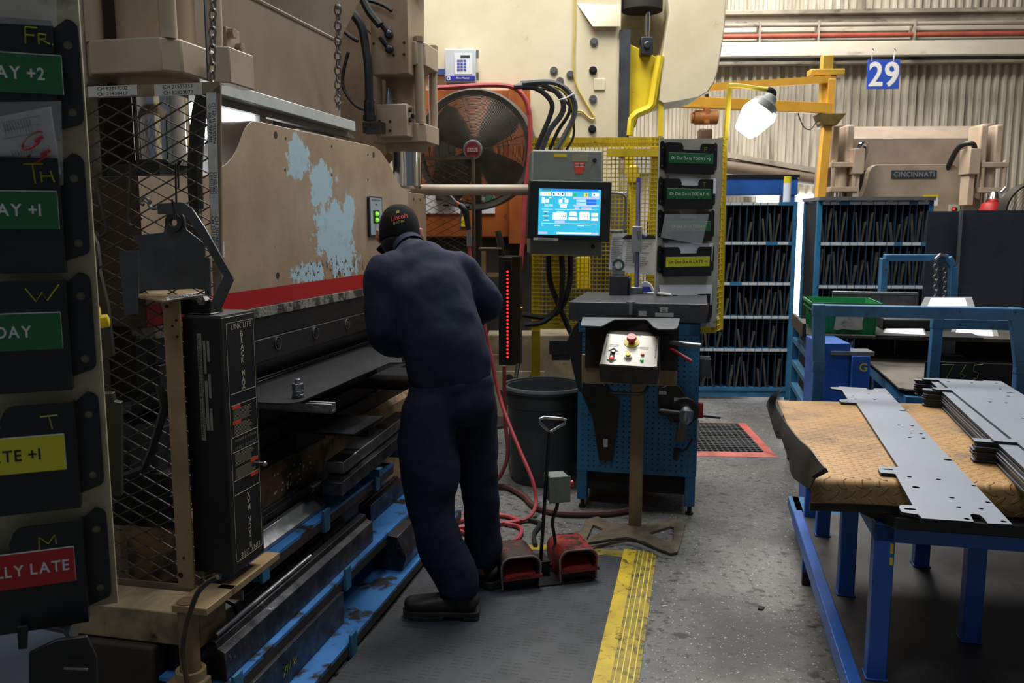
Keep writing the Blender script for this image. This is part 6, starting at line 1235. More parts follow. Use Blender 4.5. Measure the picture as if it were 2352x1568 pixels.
for y in (0.66, 0.98):
    m = M(B); m.box(0.10, 0.32, y, y + 0.04, 0.47, 0.505); m.box(0.086, 0.12, y, y + 0.04, 0.30, 0.5); m.build('bar_hanger', m_tbe, TR)
# ================================================================ LIGHT CURTAINS
def lc_box(near):
    if near: x0, x1, y0, y1, z0, z1 = 0.222, 0.345, -0.57, -0.385, 0.54, 1.295
    else: x0, x1, y0, y1, z0, z1 = 0.287, 0.43, 3.03, 3.15, 0.585, 1.341
    t = thing('light_curtain', 'black upright light curtain box lettered BLACK MAX, near left' if near else 'black upright light curtain with a row of glowing red lamps', 'light curtain', B, ((x0 + x1) / 2, (y0 + y1) / 2, z0))
    m = M(B); c = 0.018
    m.prism([(x0, y0), (x1 - c * .2, y0), (x1, y0 + c * .2), (x1, y1), (x0, y1)] if near else [(x0, y0), (x1 - .05, y0), (x1, y0 + 0.05), (x1, y1), (x0, y1)], XY, z0, z1); bx = m.build('housing', m_blk, t, bev=0.003)
    m = M(B); m.box(x0 + .004, x1 - .002, y0 + .004, y1, z1, z1 + 0.006); m.build('end_cap', mat('cap_grey', '#5a5a58', '#4a4a49', 12, rough=0.45, metal=0.3), t)
    return t, (x0, x1, y0, y1, z0, z1)
t, (x0, x1, y0, y1, z0, z1) = lc_box(False)
m = M(B); m.box(x0 + 0.045, x0 + 0.085, y0 - 0.002, y0, z0 + 0.03, z1 - 0.03); m.build('lens_strip', flat('lens_dark', '#160a0c', rough=0.2), t)
for k in range(24):
    m = M(B); m.ball((x0 + 0.065, y0 - 0.003, z0 + 0.06 + (z1 - z0 - 0.16) * k / 23), 0.0085, 8, (1, 0.5, 0.9)); m.build('red_lamp', flat('led_red', '#ff1f1c', emit=3.2), t)
m = M(B); m.cyl((x1 - 0.01, y0 + 0.07, 0.98), (x1 + 0.015, y0 + 0.07, 0.98), 0.013); m.build('key_switch', flat('brass_key', '#a3833f', rough=0.3, metal=0.8), t)
m = M(B); m.box(0.16, 0.19, 3.05, 3.09, 0.02, 1.38); m.box(0.14, 0.30, 3.05, 3.12, 1.395, 1.405); m.box(0.19, 0.285, 3.07, 3.1, 1.2, 1.23); m.box(0.19, 0.285, 3.07, 3.1, 0.62, 0.65)
m.build('sensor_post', mat('post_tan', '#9a8263', '#836d51', 6, rough=0.5), label='tan angle post carrying the far red light curtain', cat='post')
q = B.hit(1150, 560, y=3.1); m = M(B); m.tube([(q.x, 3.1, 1.352), (q.x, 3.1, q.z), (q.x - 0.02, 3.1, q.z + 0.09)], [0.022, 0.026, 0.022], n=12); m.cyl((q.x + 0.03, 3.05, 1.348), (q.x + 0.03, 3.05, 1.37), 0.012); m.build('cord_grip', m_rub, label='black rubber grip standing on the far light curtain', cat='grip')
t, (x0, x1, y0, y1, z0, z1) = lc_box(True)
S = lambda u, v, w: (x1 + w, u, v)       # the face towards the aisle
m = M(B); fr4 = rrect(y0 + 0.022, y1 - 0.012, z0 + 0.028, z1 - 0.018, 0.008); fi = [((u - (y0 + y1 + .01) / 2) * 0.985 + (y0 + y1 + .01) / 2, (v - (z0 + z1) / 2) * 0.997 + (z0 + z1) / 2) for u, v in fr4]
m.prism(fr4, S, 0.0006, 0.0014, [list(reversed(fi))]); m.mi = 0
zmid = (z0 + z1) / 2
for zz_ in (0.152, -0.148, 0.118, 0.025, -0.02, -0.105): m.box(x1 + .0006, x1 + .0014, y0 + .03, y1 - .014, zmid + zz_ - .0007 + 0.0, zmid + zz_ + .0007)
m.build('frame_line', flat('print_ivory', '#b9b195'), t)
m = M(B); yc = (y0 + y1) / 2 + 0.012; u = 1
for k, ch in enumerate('BLACK MAX'):
    if ch != ' ': 
        m.text(ch, S, yc, zmid + 0.322 - k * 0.0195, 0.0008, h=0.017); m.text(ch, S, yc, zmid - 0.322 + k * 0.0195, 0.0008, h=0.017, rot=180)
m.text('LINK LITE', S, yc, z1 - 0.031, 0.0008, h=0.016, width=0.11, bold=False); m.text('LINK LITE', S, yc, z0 + 0.040, 0.0008, h=0.016, width=0.11, bold=False, rot=180); m.build('lettering', flat('print_ivory', '#b9b195'), t)
m = M(B)
for sgn in (1, -1):
    for j in range(2):
        for r in range(9): zz_ = zmid + sgn * (0.105 - 0.0 - j * 0.045 - r * 0.0042); m.box(x1 + .0006, x1 + .0012, y0 + .04, y1 - .03 - R.random() * .03, zz_ - .0009, zz_ + .0007)
m.text('POWER O POWER', S, yc, zmid + 0.012, 0.0008, h=0.008, width=0.12); m.text('FAULT O FAULT', S, yc, zmid - 0.010, 0.0008, h=0.008, width=0.12)
m.build('small_print', flat('print_dim', '#77725f'), t)
for sgn, yy in ((1, y0 + .035), (-1, y1 - .062)):
    for j in range(2):
        m = M(B); zz_ = zmid + sgn * (0.112 - j * 0.045); m.box(x1 + .0006, x1 + .0018, yy, yy + 0.045, zz_ - .005, zz_ + .005); m.build('orange_mark', flat('print_orange', '#c2411d'), t)
Fc = lambda u, v, w: (u, y0 - w, v)
m = M(B); m.mi = 0; xx = x0 + 0.075; zc = z1 - 0.20
for (xa_, xb_, za, zb) in ((0.0, 0.014, -0.155, 0.155), (0.018, 0.026, 0.04, 0.135), (0.018, 0.027, -0.125, 0.02), (0.030, 0.038, 0.075, 0.135), (0.030, 0.038, -0.03, 0.04), (0.030, 0.038, -0.125, -0.06)): m.box(xx + xa_ - .03, xx + xb_ - .03, y0 - .0012, y0 - .0002, zc + za, zc + zb)
pl = m.build('rating_plate', flat('plate_aluminium', '#8b8d82', rough=0.4, metal=0.4), t)
m = M(B); m.text('LINK ELECTRIC & SAFETY CONTROL CO.', Fc, xx - .0255, zc, 0.0016, h=0.0055, width=0.29, rot=90); m.text('444 McNALLY DR.  NASHVILLE TN 37211', Fc, xx - .0185, zc, 0.0016, h=0.003, width=0.22, rot=90); m.build('print', m_ink, pl)
m = M(B); m.box(x0 - .075, x0 + .085, y0 + 0.01, y0 + 0.06, z1 + 0.007, z1 + 0.012); m.box(x0 - 0.075, x0 + 0.08, y0 + 0.02, y0 + 0.04, z1 + 0.012, z1 + 0.05); o = m.build('mount_bracket', m_blk, t, bev=0.003)
m = M(B)
for xx_, zz_ in ((x0 - .055, z1 + .035), (x0 + 0.06, z1 + .048)): m.cyl((xx_, y0 + .005, zz_), (xx_, y0 + .03, zz_), 0.014, n=6); m.cyl((xx_, y0 - .004, zz_), (xx_, y0 + .008, zz_), 0.007, n=10)
m.build('bracket_bolt', m_screw, o)
q = B.hit(606, 1062, x=x1 + 0.01); m = M(B); m.cyl((x1 - 0.001, y1 - 0.012, q.z), (x1 + 0.02, y1 - 0.012, q.z), 0.006, n=8); m.ball((x1 + 0.02, y1 - 0.012, q.z), 0.009, 8); m.build('side_screw', m_screw, t)
# tan stand for the near curtain
t = thing('sensor_stand', 'tan column stand with a bent top flap carrying the near BLACK MAX box', 'stand', B, (0.21, -0.62, 0))
m_col = mat('column_tan_chipped', '#9f8564', '#8b7354', 4, rough=0.45, c3='#3d3227', s3=30, lo3=0.68, hi3=0.73)
yc_ = -0.60; q = [B.hit(px, py, y=yc_) for px, py in ((372, 690), (412, 690), (411, 1350), (381, 1350))]
m = M(B); zt_ = q[0].z; zb_ = q[2].z; xa_, xb_ = q[0].x + .0, q[1].x; m.box(xa_, xb_, yc_, yc_ + 0.006, zb_, zt_); m.box(xa_, xa_ + 0.006, yc_ + .006, yc_ + 0.06, zb_, zt_)
m.build('column', m_col, t, bev=0.002)
for px, py, r in ((383, 704, .006), (396, 748, .004), (405, 735, .004), (407, 773, .004), (415, 1320, .008), (422, 1281, .004)):
    h = B.hit(px, py, y=yc_); m = M(B); m.prism(circ(min(h.x, xb_ - r - .002), h.z, r, 10), XZ, yc_ - .0012, yc_ - .0002); m.build('column_hole', m_dark, t)
fl = B.hz([(318, 681), (376, 691), (481, 676), (478, 667), (430, 661), (382, 660), (345, 668), (318, 676)], zt_ + 0.006)
m = M(B); m.prism(fl, XY, zt_ + .001, zt_ + 0.007); m.build('top_flap', m_col, t, bev=0.001)
lp = B.hz([(384, 690), (478, 675), (474, 668), (380, 683)], zt_ + 0.0075); m = M(B); m.prism(lp, XY, zt_ + .0072, zt_ + .0080); lt = m.build('label_tape', m_label, t)
a_, b_, c_ = V((*lp[0], 0)), V((*lp[1], 0)), V((*lp[3], 0)); ux = (b_ - a_).normalized(); vx = (c_ - a_).normalized(); L_ = (b_ - a_).length; Wd = (c_ - a_).length
m = M(B); m.text('SOCKET BLANKS', lambda u, v, w: tuple((a_ + ux * u + vx * v) + V((0, 0, zt_ + w))), L_ / 2, Wd / 2, 0.0083, h=Wd * 0.6, width=L_ * 0.85); m.build('print', m_ink, lt)
m = M(B); q = B.hit(432, 1420, y=-0.69); m.cyl((q.x, -0.69, 0.28), (q.x, -0.69, zb_ + 0.01), 0.028, n=20); m.build('pipe', mat('pipe_tan', '#85704f', '#6e5b40', 5, rough=0.5), t)
m = M(B); m.lathe([(0.03, 0.0), (0.042, 0.0), (0.042, 0.025), (0.03, 0.025)], (q.x, -0.69, 0.28), 20); m.build('collar', m_col, t)
m = M(B); m.box(q.x - 0.055, q.x + 0.05, -0.745, -0.665, 0.0, 0.28); m.build('base_block', mat('base_block_tan', '#85714f', '#6a583e', 5, rough=0.6), t, bev=0.006)
m = M(B); a, b = B.hit(415, 1338, y=-0.58), B.hit(537, 1366, y=-0.58); m.box(q.x - .03, b.x, -0.72, -0.56, b.z, a.z); m.box(b.x - 0.05, b.x, -0.59, -0.30, b.z, a.z); m.build('cross_bar', m_col, t, bev=0.002)
m = M(B); cp = [(430, 1568), (420, 1500), (425, 1450), (437, 1405), (455, 1360), (480, 1335), (500, 1325)]; m.tube([B.hit(p, qq, y=-0.76) for p, qq in cp], 0.0075, n=7, sm=5); m.build('power_cable', mat('brown_cable', '#4a4034', '#3a3229', 8), label='thin brown cable curving down beside the tan stand pipe', cat='cable')
# ================================================================ EXPANDED METAL GUARD
gy = -0.47
t = thing('expanded_guard', 'tan framed expanded metal guard with taped number labels, left of the ram', 'guard', B, (0.0, gy, 0))
P = lambda px, py: B.hit(px, py, y=gy)
xl, xr = P(186, 210).x, P(507, 205).x; zt_ = P(350, 194).z; zr = P(350, 221).z; zb_ = P(350, 1335).z
m_gf = mat('guard_frame_tan', '#8c7c68', '#7a6b58', 8, rough=0.45, metal=0.2)
m = M(B); m.box(xl - 0.3, xr, gy - 0.003, gy + 0.003, zr, zt_); m.build('top_rail', m_gf, t)
xp = P(476, 300).x; m = M(B); pq = [(v.x, v.z) for v in (P(474, 221), P(507, 195), P(511, 700), P(508, 1330), P(490, 1330), P(492, 700))]; m.prism(list(reversed(pq)), XZ, gy - .003, gy + .004); m.build('edge_post', m_gf, t)
m = M(B); m.box(xl - .3, xr, gy - 0.003, gy + 0.003, zb_ - 0.03, zb_); m.build('bottom_rail', m_gf, t)
m = M(B); px_, pz = 0.094, 0.0228; n = 0
def strand(p, q): m.bar(p, q, 0.003, 0.0052, (0, 1, 0))
x = xl - 0.3; rows = int((zr - zb_) / pz)
for r in range(rows):
    z = zb_ + pz * r; k = 0; x = xl - 0.3 + (px_ / 2 if r % 2 else 0)
    while x < xp:
        for s in (-1, 1):
            xe = x + s * px_ / 2
            if xl - 0.34 <= xe <= xp + 0.02: strand((x, gy + .004, z), (xe, gy + .004, z + pz))
        x += px_
m.build('expanded_mesh', mat('mesh_tan_steel', '#5a5146', '#473f35', 14, rough=0.6, metal=0.0, spec=0.3), t)
m = M(B); m.box(xl - 0.32, xl - 0.28, gy, gy + 0.04, 0, zt_); m.build('rear_leg', m_gf, t)
def tape(name, px0, py0, px1, py1, lines, rot=0, y=gy - 0.004):
    if rot: tc4 = [B.hit(p, q, y=y) for p, q in ((474, 212), (497, 212), (505, 600), (488, 600))]
    a, b = (tc4[0], tc4[2]) if rot else (B.hit(px0, py0, y=y), B.hit(px1, py1, y=y)); x0, x1, z0, z1 = min(a.x, b.x), max(a.x, b.x), min(a.z, b.z), max(a.z, b.z)
    m = M(B)
    if rot: m.prism([(v.x, v.z) for v in reversed(tc4)], XZ, y - .0006, y)
    else: m.box(x0, x1, y - .0006, y, z0, z1)
    o = m.build(name, m_label, t); m = M(B)
    if rot:
        kx = ((tc4[3].x + tc4[2].x) - (tc4[0].x + tc4[1].x)) / 2 / (z0 - z1); xm = (tc4[0].x + tc4[1].x) / 2; wt_ = tc4[1].x - tc4[0].x
        x0, x1 = xm - wt_ / 2, xm + wt_ / 2; SL = lambda u, v, w: (u + kx * (v - z1), w, v)
    if rot == 0:
        for i, s in enumerate(lines): m.text(s, XZ, (x0 + x1) / 2, z1 - (z1 - z0) * (i + .5) / len(lines), y - .0009, h=(z1 - z0) / len(lines) * 0.62, width=(x1 - x0) * 0.62, bold=False)
    else:
        for i, (s, f0, f1) in enumerate(lines): m.text(s, SL, x0 + (x1 - x0) * (0.3 if i % 2 else 0.7), z1 - (z1 - z0) * (f0 + f1) / 2, y - .0009, h=(x1 - x0) * 0.36, width=(z1 - z0) * (f1 - f0) * 0.92, bold=False, rot=-90)
    m.build('print', m_ink, o)
tape('label_tape', 202, 199, 316, 219, ['CH 82717302', 'CH 21438417']); tape('label_tape', 354, 194, 465, 217, ['CH 21535357', 'CH 82823078'])
tape('label_tape', 0, 0, 0, 0, [('CH 60L4179AM2/M4', 0.05, 0.31), ('CH 60L4179AM/M3', 0.06, 0.30), ('CH 60L4204', 0.46, 0.60), ('CH 82713083', 0.46, 0.60), ('CH 20748256', 0.72, 0.95), ('CH 25116032', 0.72, 0.92)], rot=1)
q = B.hit(512, 575, x=0.001); m = M(B); m.box(0.001, 0.003, q.y - .006, q.y + .008, q.z - .025, q.z + .03); m.build('scale_strip', m_label, RM)
# ---------------------------------------------------------------- steel shapes hanging on the guard
hy_ = -0.56
def plate(name, pts, y, tk, mt, label, cat, holes=()):
    pg = [(v.x, v.z) for v in (B.hit(p, q, y=y) for p, q in pts)]; m = M(B); m.prism(pg, XZ, y, y + tk, holes); return m.build(name, mt, label=label, cat=cat, bev=0.001)
m_plate = mat('dark_laser_plate', '#5b5e64', '#484b50', 5, rough=0.38, r2=0.5, metal=0.6)
rc = B.hit(401, 511, y=-0.52); 
plate('hanging_plate', [(303, 541), (376, 534), (378, 515), (382, 500), (392, 490), (405, 487), (418, 492), (424, 503), (425, 520), (428, 528), (470, 560), (470, 662), (320, 668), (318, 562), (310, 560)], -0.52, 0.006, m_plate, 'dark square steel plate hanging by a washer eye on the guard', 'plate', [circ(rc.x, rc.z, 0.011, 12)])
m = M(B); m.lathe([(0.013, 0), (0.027, 0), (0.027, 0.006), (0.013, 0.006), (0.013, 0)], (rc.x, -0.528, rc.z), 22, ax='y'); m.build('washer', m_steel2, label='round steel washer at the eye of the hanging dark plate', cat='washer')
plate('side_plate', [(272, 577), (316, 575), (318, 720), (286, 725)], -0.505, 0.006, m_plate, 'narrow dark steel plate hanging behind the square one', 'plate')
plate('hook_arm', [(360, 468), (412, 464), (425, 467), (440, 478), (470, 523), (534, 636), (535, 642), (506, 710), (486, 690), (497, 668), (513, 634), (450, 530), (425, 495), (416, 492), (362, 492)], -0.60, 0.007, m_plate, 'bent dark steel arm over the hanging plate, its tip above the BLACK MAX box', 'arm')
plate('latch_plate', [(463, 592), (481, 592), (483, 680), (470, 680), (470, 610), (463, 608)], -0.535, 0.006, m_plate, 'small dark latch strip at the right edge of the hanging plate', 'plate')
m = M(B); m.tube([B.hit(p, q, y=-0.60) for p, q in ((403, 375), (404, 420), (405, 465))], 0.0028, n=5); m.tube([B.hit(p, q, y=-0.60) for p, q in ((409, 378), (410, 432))], 0.0028, n=5); m.tube([B.hit(p, q, y=-0.612) for p, q in ((395, 458), (398, 478), (402, 505))], 0.003, n=5); m.build('cable_tie', m_blk, label='black plastic tie holding the bent arm to the guard mesh', cat='tie')
m = M(B); m.tube([B.hit(p, q, y=-0.585) for p, q in ((360, 478), (350, 478), (342, 470), (344, 462), (336, 455), (326, 458), (324, 466), (330, 470))], 0.005, n=7, sm=4); m.build('s_hook', m_screw, label='small steel S hook at the end of the bent arm', cat='hook')
for k, (pts, lb) in enumerate(((((300, 372), (298, 430), (295, 500), (300, 518), (310, 516), (326, 498)), 'bent wire hook hanging in the middle of the guard mesh'), (((226, 410), (228, 450), (244, 520), (240, 538), (228, 542), (220, 530)), 'bent wire hook hanging at the left of the guard mesh'))):
    m = M(B); m.tube([B.hit(p, q, y=gy - 0.012) for p, q in pts], 0.0045, n=7, sm=4); m.build('wire_hook', m_steel2, label=lb, cat='hook')
m = M(B); m.tube([B.hit(p, q, y=-0.42) for p, q in ((468, 220), (458, 260), (452, 320), (448, 400), (452, 480))], 0.022, n=8, sm=4); m.build('cable_sleeve', m_rub, label='black cable sleeve hanging behind the guard next to the chromed rod', cat='cable')
# things seen through the guard
m = M(B); m.box(-0.33, -0.24, -0.33, -0.27, 1.40, 1.98); o = m.build('slotted_bar', mat('slotted_bar', '#8a8074', '#7a7066', 6, rough=0.4), label='grey slotted bar behind the guard, left of the chromed rod', cat='bar')
m = M(B)
for k in range(4): m.prism(circ(-0.265, 1.92 - k * 0.085, 0.014, 12), XZ, -0.3325, -0.3302)
m.build('slot_hole', m_ink, o)
m = M(B); a, b = B.hit(255, 395, y=-0.1), B.hit(280, 700, y=-0.1); m.box(a.x, b.x, -0.12, -0.1, b.z - 0.4, a.z); m.build('blue_tube', m_blueold, label='faded blue upright tube behind the guard mesh', cat='tube')
m = M(B); a, b = B.hit(318, 728, y=-0.05), B.hit(372, 772, y=-0.05); m.mi = 0; m.box(a.x, b.x + .05, -0.06, 0.1, b.z, a.z); m.mi = 1; m.box(a.x, b.x + .05, -0.055, 0.1, b.z - 0.16, b.z - 0.001); m.mi = 2; m.box(a.x, b.x + .05, -0.058, 0.1, 0.0, b.z - 0.16); m.build('red_white_cabinet', [m_red, m_label, m_dark], label='red and pale box seen low through the guard mesh', cat='box')
for k in range(4):
    a, b = B.hit(272, 935 + 34 * k, y=-0.30 + 0.03 * k), B.hit(385, 920 + 34 * k, y=-0.30 + .03 * k); m = M(B); m.bar((a.x, -0.36, a.z), (b.x + .02, -0.10, a.z + 0.015), 0.07, 0.022); m.build('stacked_bar', m_bright if k % 2 else m_galv, label='%s of the stacked bright bars seen through the guard mesh' % ('topmost', 'second', 'third', 'lowest')[k], cat='bar', group='bright bars behind the guard')
m = M(B); m.tube([B.hit(p, q, y=-0.54) for p, q in ((365, 885), (378, 935), (350, 1030), (332, 1075), (268, 1098), (264, 1140))], 0.012, n=6); m.build('gooseneck_plate', m_blk, label='black bent lever low on the guard, beside the tan column', cat='lever')
a = B.hit(330, 1215, y=-0.3); m = M(B); m.box(a.x - .05, a.x + 0.1, -0.36, -0.2, 0.46, a.z + 0.07); m.build('tan_block', m_col, label='tan block low behind the guard mesh', cat='block', bev=0.004)
# dark panels added as the shaded interior behind the guard, and the timber
m = M(B); m.box(-0.40, -0.145, -0.10, -0.02, 1.5, 2.06); m.build('dark_gap_fill', m_dark, PB)
m = M(B); m.box(-0.5, -0.19, 0.0, 0.03, 2.06, 3.4); m.build('dark_backing', m_dark, PB)
m = M(B); m.box(-0.9, 0.05, -0.19, -0.17, 0.0, 1.62); m.build('dark_apron', mat('apron_dark_brown', '#322b24', '#221d19', 4, rough=0.7), PB)
m = M(B); m.mi = 0; m.box(-0.30, 0.275, -0.64, -0.50, 0.34, 0.44); o = m.build('timber_block', m_wood, label='old wooden beam end lying low beside the tan stand', cat='timber', bev=0.004)
m = M(B); m.box(-0.30, 0.13, -0.66, -0.3, 0.0, 0.335); m.build('iron_base', mat('rusty_casting', '#3b3026', '#2a231c', 4, rough=0.7), label='rusty dark casting carrying the wooden beam', cat='casting', bev=0.01)

# ---------------------------------------------------------------- far guard frame with the air gun
fy = 2.75
t = thing('expanded_guard', 'dark framed expanded metal guard at the far end, beside the fan', 'guard', B, (0.2, fy, 0))
P = lambda px, py: B.hit(px, py, y=fy)
a, b = P(930, 366), P(1088, 366); zl = P(1000, 640).z
m_fg = mat('far_guard_brown', '#5a4c3e', '#463b30', 8, rough=0.5, metal=0.2)
m = M(B); m.box(a.x, b.x, fy - .01, fy + .01, a.z - 0.008, a.z + 0.012); m.build('top_rail', m_fg, t)
m = M(B); m.box(b.x - 0.012, b.x + 0.006, fy - .015, fy + .015, 0.0, a.z + 0.012); m.build('edge_post', m_fg, t)
m = M(B); pz = 0.0235; px_ = 0.096
for r in range(int((a.z - zl) / pz)):
    z = zl + pz * r; x = a.x + (px_ / 2 if r % 2 else 0)
    while x < b.x:
        for s_ in (-1, 1):
            if a.x <= x + s_ * px_ / 2 <= b.x: m.bar((x, fy, z), (x + s_ * px_ / 2, fy, z + pz), 0.003, 0.005, (0, 1, 0))
        x += px_
m.build('expanded_mesh', m_fg, t)
ga = B.hit(1066, 500, y=2.70)
t = thing('air_gun', 'dark air blow gun with a bent steel nozzle hanging on the far guard', 'air gun', B, (ga.x, 2.70, ga.z - 0.1))
Q = lambda px, py: B.hit(px, py, y=2.70)
m = M(B); m.tube([Q(1007, 438), Q(1025, 441), Q(1040, 455), Q(1050, 466)], 0.006, n=8, sm=4); m.build('nozzle', m_bright, t)
m = M(B); m.tube([Q(1048, 464), Q(1058, 472)], [0.008, 0.016], n=10); m.build('nozzle_collar', m_red, t)
m = M(B); m.tube([Q(1056, 470), Q(1068, 482), Q(1072, 500), Q(1076, 528)], [0.02, 0.026, 0.02, 0.017], n=12, sm=3); m.tube([Q(1060, 474), Q(1078, 474)], [0.016, 0.013], n=10); m.build('grip', m_blkpl, t)
m = M(B); m.tube([Q(1060, 484), Q(1058, 500), Q(1056, 526)], 0.006, n=7, sm=3); m.build('trigger', m_galv, t)
m = M(B); m.cyl(Q(1077, 530), Q(1078, 565), 0.015, 0.017, 12); m.build('coupling', m_galv, t)
m = M(B); m.tube([Q(1078, 565), Q(1082, 620), Q(1092, 690), Q(1108, 760)], 0.0125, n=8, sm=4); m.build('hose', m_hose, t)
# ================================================================ NEAR BOARD WITH POCKETS
NB = Fr(-0.66, 1.35, 22)
m = M(NB); m.box(-0.62, 0.0, 0.001, 0.013, 0.925, 2.25)
m.build('pocket_board', mat('board_cream', '#b7ad8d', '#a59b7c', 5, rough=0.55, c3='#5e5847', s3=9, lo3=0.62, hi3=0.75), label='tall cream board with black pockets close at the left edge', cat='board', bev=0.001)
def st(*p): return list(p)
HW = {'FR': [[(0, .158), (-.001, .135)], [(0, .158), (.014, .158)], [(0, .147), (.010, .147)], [(.015, .150), (.015, .135)], [(.015, .150), (.024, .149), (.023, .143), (.015, .142)], [(.018, .142), (.028, .136)], [(.031, .136), (.032, .136)]],
      'TH': [[(0, .160), (.024, .161)], [(.011, .160), (.013, .132)], [(.020, .150), (.021, .134)], [(.032, .151), (.036, .134)], [(.021, .143), (.034, .143)]],
      'W': [[(0, .158), (.012, .138), (.020, .151), (.026, .139), (.042, .163)]], 'T': [[(0, .150), (.022, .151)], [(.011, .150), (.014, .13)]], 'M': [[(0, .128), (.001, .150), (.012, .138), (.021, .151), (.022, .136)]]}
npk = [(1.681, 'Op Due Date TODAY +2', 'g', 'FR', 'black pocket with green TODAY +2 label on the near board, marked FR', 0.102), (1.482, 'Op Due Date TODAY +1', 'g', 'TH', 'black pocket with green TODAY +1 label on the near board, marked TH', 0.102),
       (1.299, 'Op Due Date TODAY', 'g', 'W', 'black pocket with green TODAY label on the near board, marked W', 0.094), (1.108, 'Op Due Date LATE +1', 'y', 'T', 'black pocket with yellow LATE +1 label on the near board at the left', 0.103), (0.916, 'REALLY LATE', 'r', 'M', 'black pocket with red REALLY LATE label, lowest on the near board', 0.098)]
for z, tx, c, hd, lb, hx_ in npk:
    sx_, dx_, ho_ = {'FR': (0.006, 0.020, 0.024), 'TH': (0.002, 0.006, 0.012), 'W': (0, 0.001, 0.012), 'T': (0, -0.006, 0.010), 'M': (0, -0.004, 0)}[hd]
    pocket(NB, -0.2 + sx_, z, tx, c, [[(p[0] * 1.1, p[1]) for p in s] for s in HW[hd]], lb, total={'M': 0.145, 'W': 0.215, 'T': 0.228}.get(hd, 0.25), al='r' if hd in ('M',) else 'c', dx=dx_, hand_x=hx_ - 0.002 + ho_, lz=0.092 if hd != 'M' else 0.100, tilt=0)
# clear sleeve with a stamped sheet in the TODAY +1 pocket, another sleeve at the top
pz = 1.482
def dep(py): return -0.050 + (0.010 * max(0, py - 232) / 98 if py < 330 else 0.010 + 0.014 * min(1, (py - 330) / 32) + 0.00009 * max(0, py - 362))
def leaf(quad, off, tk):
    m = M(NB); n = 12; vs = []
    for i in range(n + 1):
        for j in range(3):
            u, v = j / 2, i / n; l = (quad[0][0] * (1 - v) + quad[3][0] * v, quad[0][1] * (1 - v) + quad[3][1] * v); r_ = (quad[1][0] * (1 - v) + quad[2][0] * v, quad[1][1] * (1 - v) + quad[2][1] * v)
            p = (l[0] * (1 - u) + r_[0] * u, l[1] * (1 - u) + r_[1] * u); vs.append(NB.hit(p[0], p[1], y=dep(p[1]) + off))
    k = len(vs); vs = vs + [v + V((0, tk, 0)) for v in vs]; fs = []
    for i in range(n):
        for j in range(2): o = i * 3 + j; fs += [(o, o + 1, o + 4, o + 3), (k + o, k + o + 3, k + o + 4, k + o + 1)]
        o = i * 3; fs += [(o, o + 3, k + o + 3, k + o), (o + 2, k + o + 2, k + o + 5, o + 5)]
    fs += [(0, k, k + 1, 1), (1, k + 1, k + 2, 2), (k - 3, k - 2, 2 * k - 2, 2 * k - 3), (k - 2, k - 1, 2 * k - 1, 2 * k - 2)]
    m.add(vs, fs); return m
leaf(((-70, 236), (140, 232), (146, 425), (-70, 425)), -0.0012, 0.0006).build('plastic_sleeve', m_clear, label='clear plastic sleeve standing in the TODAY +1 pocket of the near board', cat='sleeve', ang=80)
shq = ((-70, 282), (117, 244), (140, 400), (-40, 430))
o = leaf(shq, 0.0, 0.0006).build('paper', m_white, label='white stamped sheet in the sleeve of the near TODAY +1 pocket', cat='paper', ang=80)
def pp(u, v, w=0):
    l = [shq[0][i] * (1 - v) + shq[3][i] * v for i in (0, 1)]; r_ = [shq[1][i] * (1 - v) + shq[2][i] * v for i in (0, 1)]; p = [l[i] * (1 - u) + r_[i] * u for i in (0, 1)]
    return NB.hit(p[0], p[1], y=dep(p[1]) - 0.0022 - w * 0.5)
m = M(NB)
for k in range(10): m.bar(pp(0.40 + k * 0.035, 0.12), pp(0.45 + k * 0.035, 0.62), 0.0006, 0.0006 + 0.0012 * (k in (0, 1, 2)), (0, 1, 0))
for k in range(3): m.bar(pp(0.38, 0.1 + k * .12), pp(0.85, 0.1 + k * .12), 0.0006, 0.0006, (0, 1, 0))
m.build('print_lines', m_grey, o)
m = M(NB)
for (u0, v0, u1, v1) in ((0.58, 0.50, 0.86, 0.38), (0.60, 0.72, 0.92, 0.60), (0.62, 0.90, 0.95, 0.82)):
    a, b = pp(u0, v0, .0004), pp(u1, v1, .0004); c = (a + b) / 2; L_ = (b - a) / 2; up = V((0.1, 0, 1)).normalized() * 0.010
    m.tube([c + L_ * math.cos(t_ * math.pi / 8) + up * math.sin(t_ * math.pi / 8) for t_ in range(1, 15)], 0.0016, n=4)
    m.bar(c + L_ * 0.2 - up * .3, c + L_ * 0.95 - up * 0.3, 0.004, 0.003, (0, 1, 0))
m.build('red_stamp', flat('stamp_red', '#c8343a'), o)
q = [NB.hit(p, r_, y=y) for (p, r_), y in zip(((-60, -60), (128, -60), (131, 60), (-60, 50)), (-0.05, -0.05, -0.044, -0.044))]
m = M(NB); m.add(q + [v + V((0, .001, 0)) for v in q], [(0, 1, 2, 3), (7, 6, 5, 4), (0, 4, 5, 1), (1, 5, 6, 2), (2, 6, 7, 3), (3, 7, 4, 0)]); m.build('plastic_sleeve', m_clear, label='clear plastic sleeve at the top left corner, above the FR pocket', cat='sleeve')
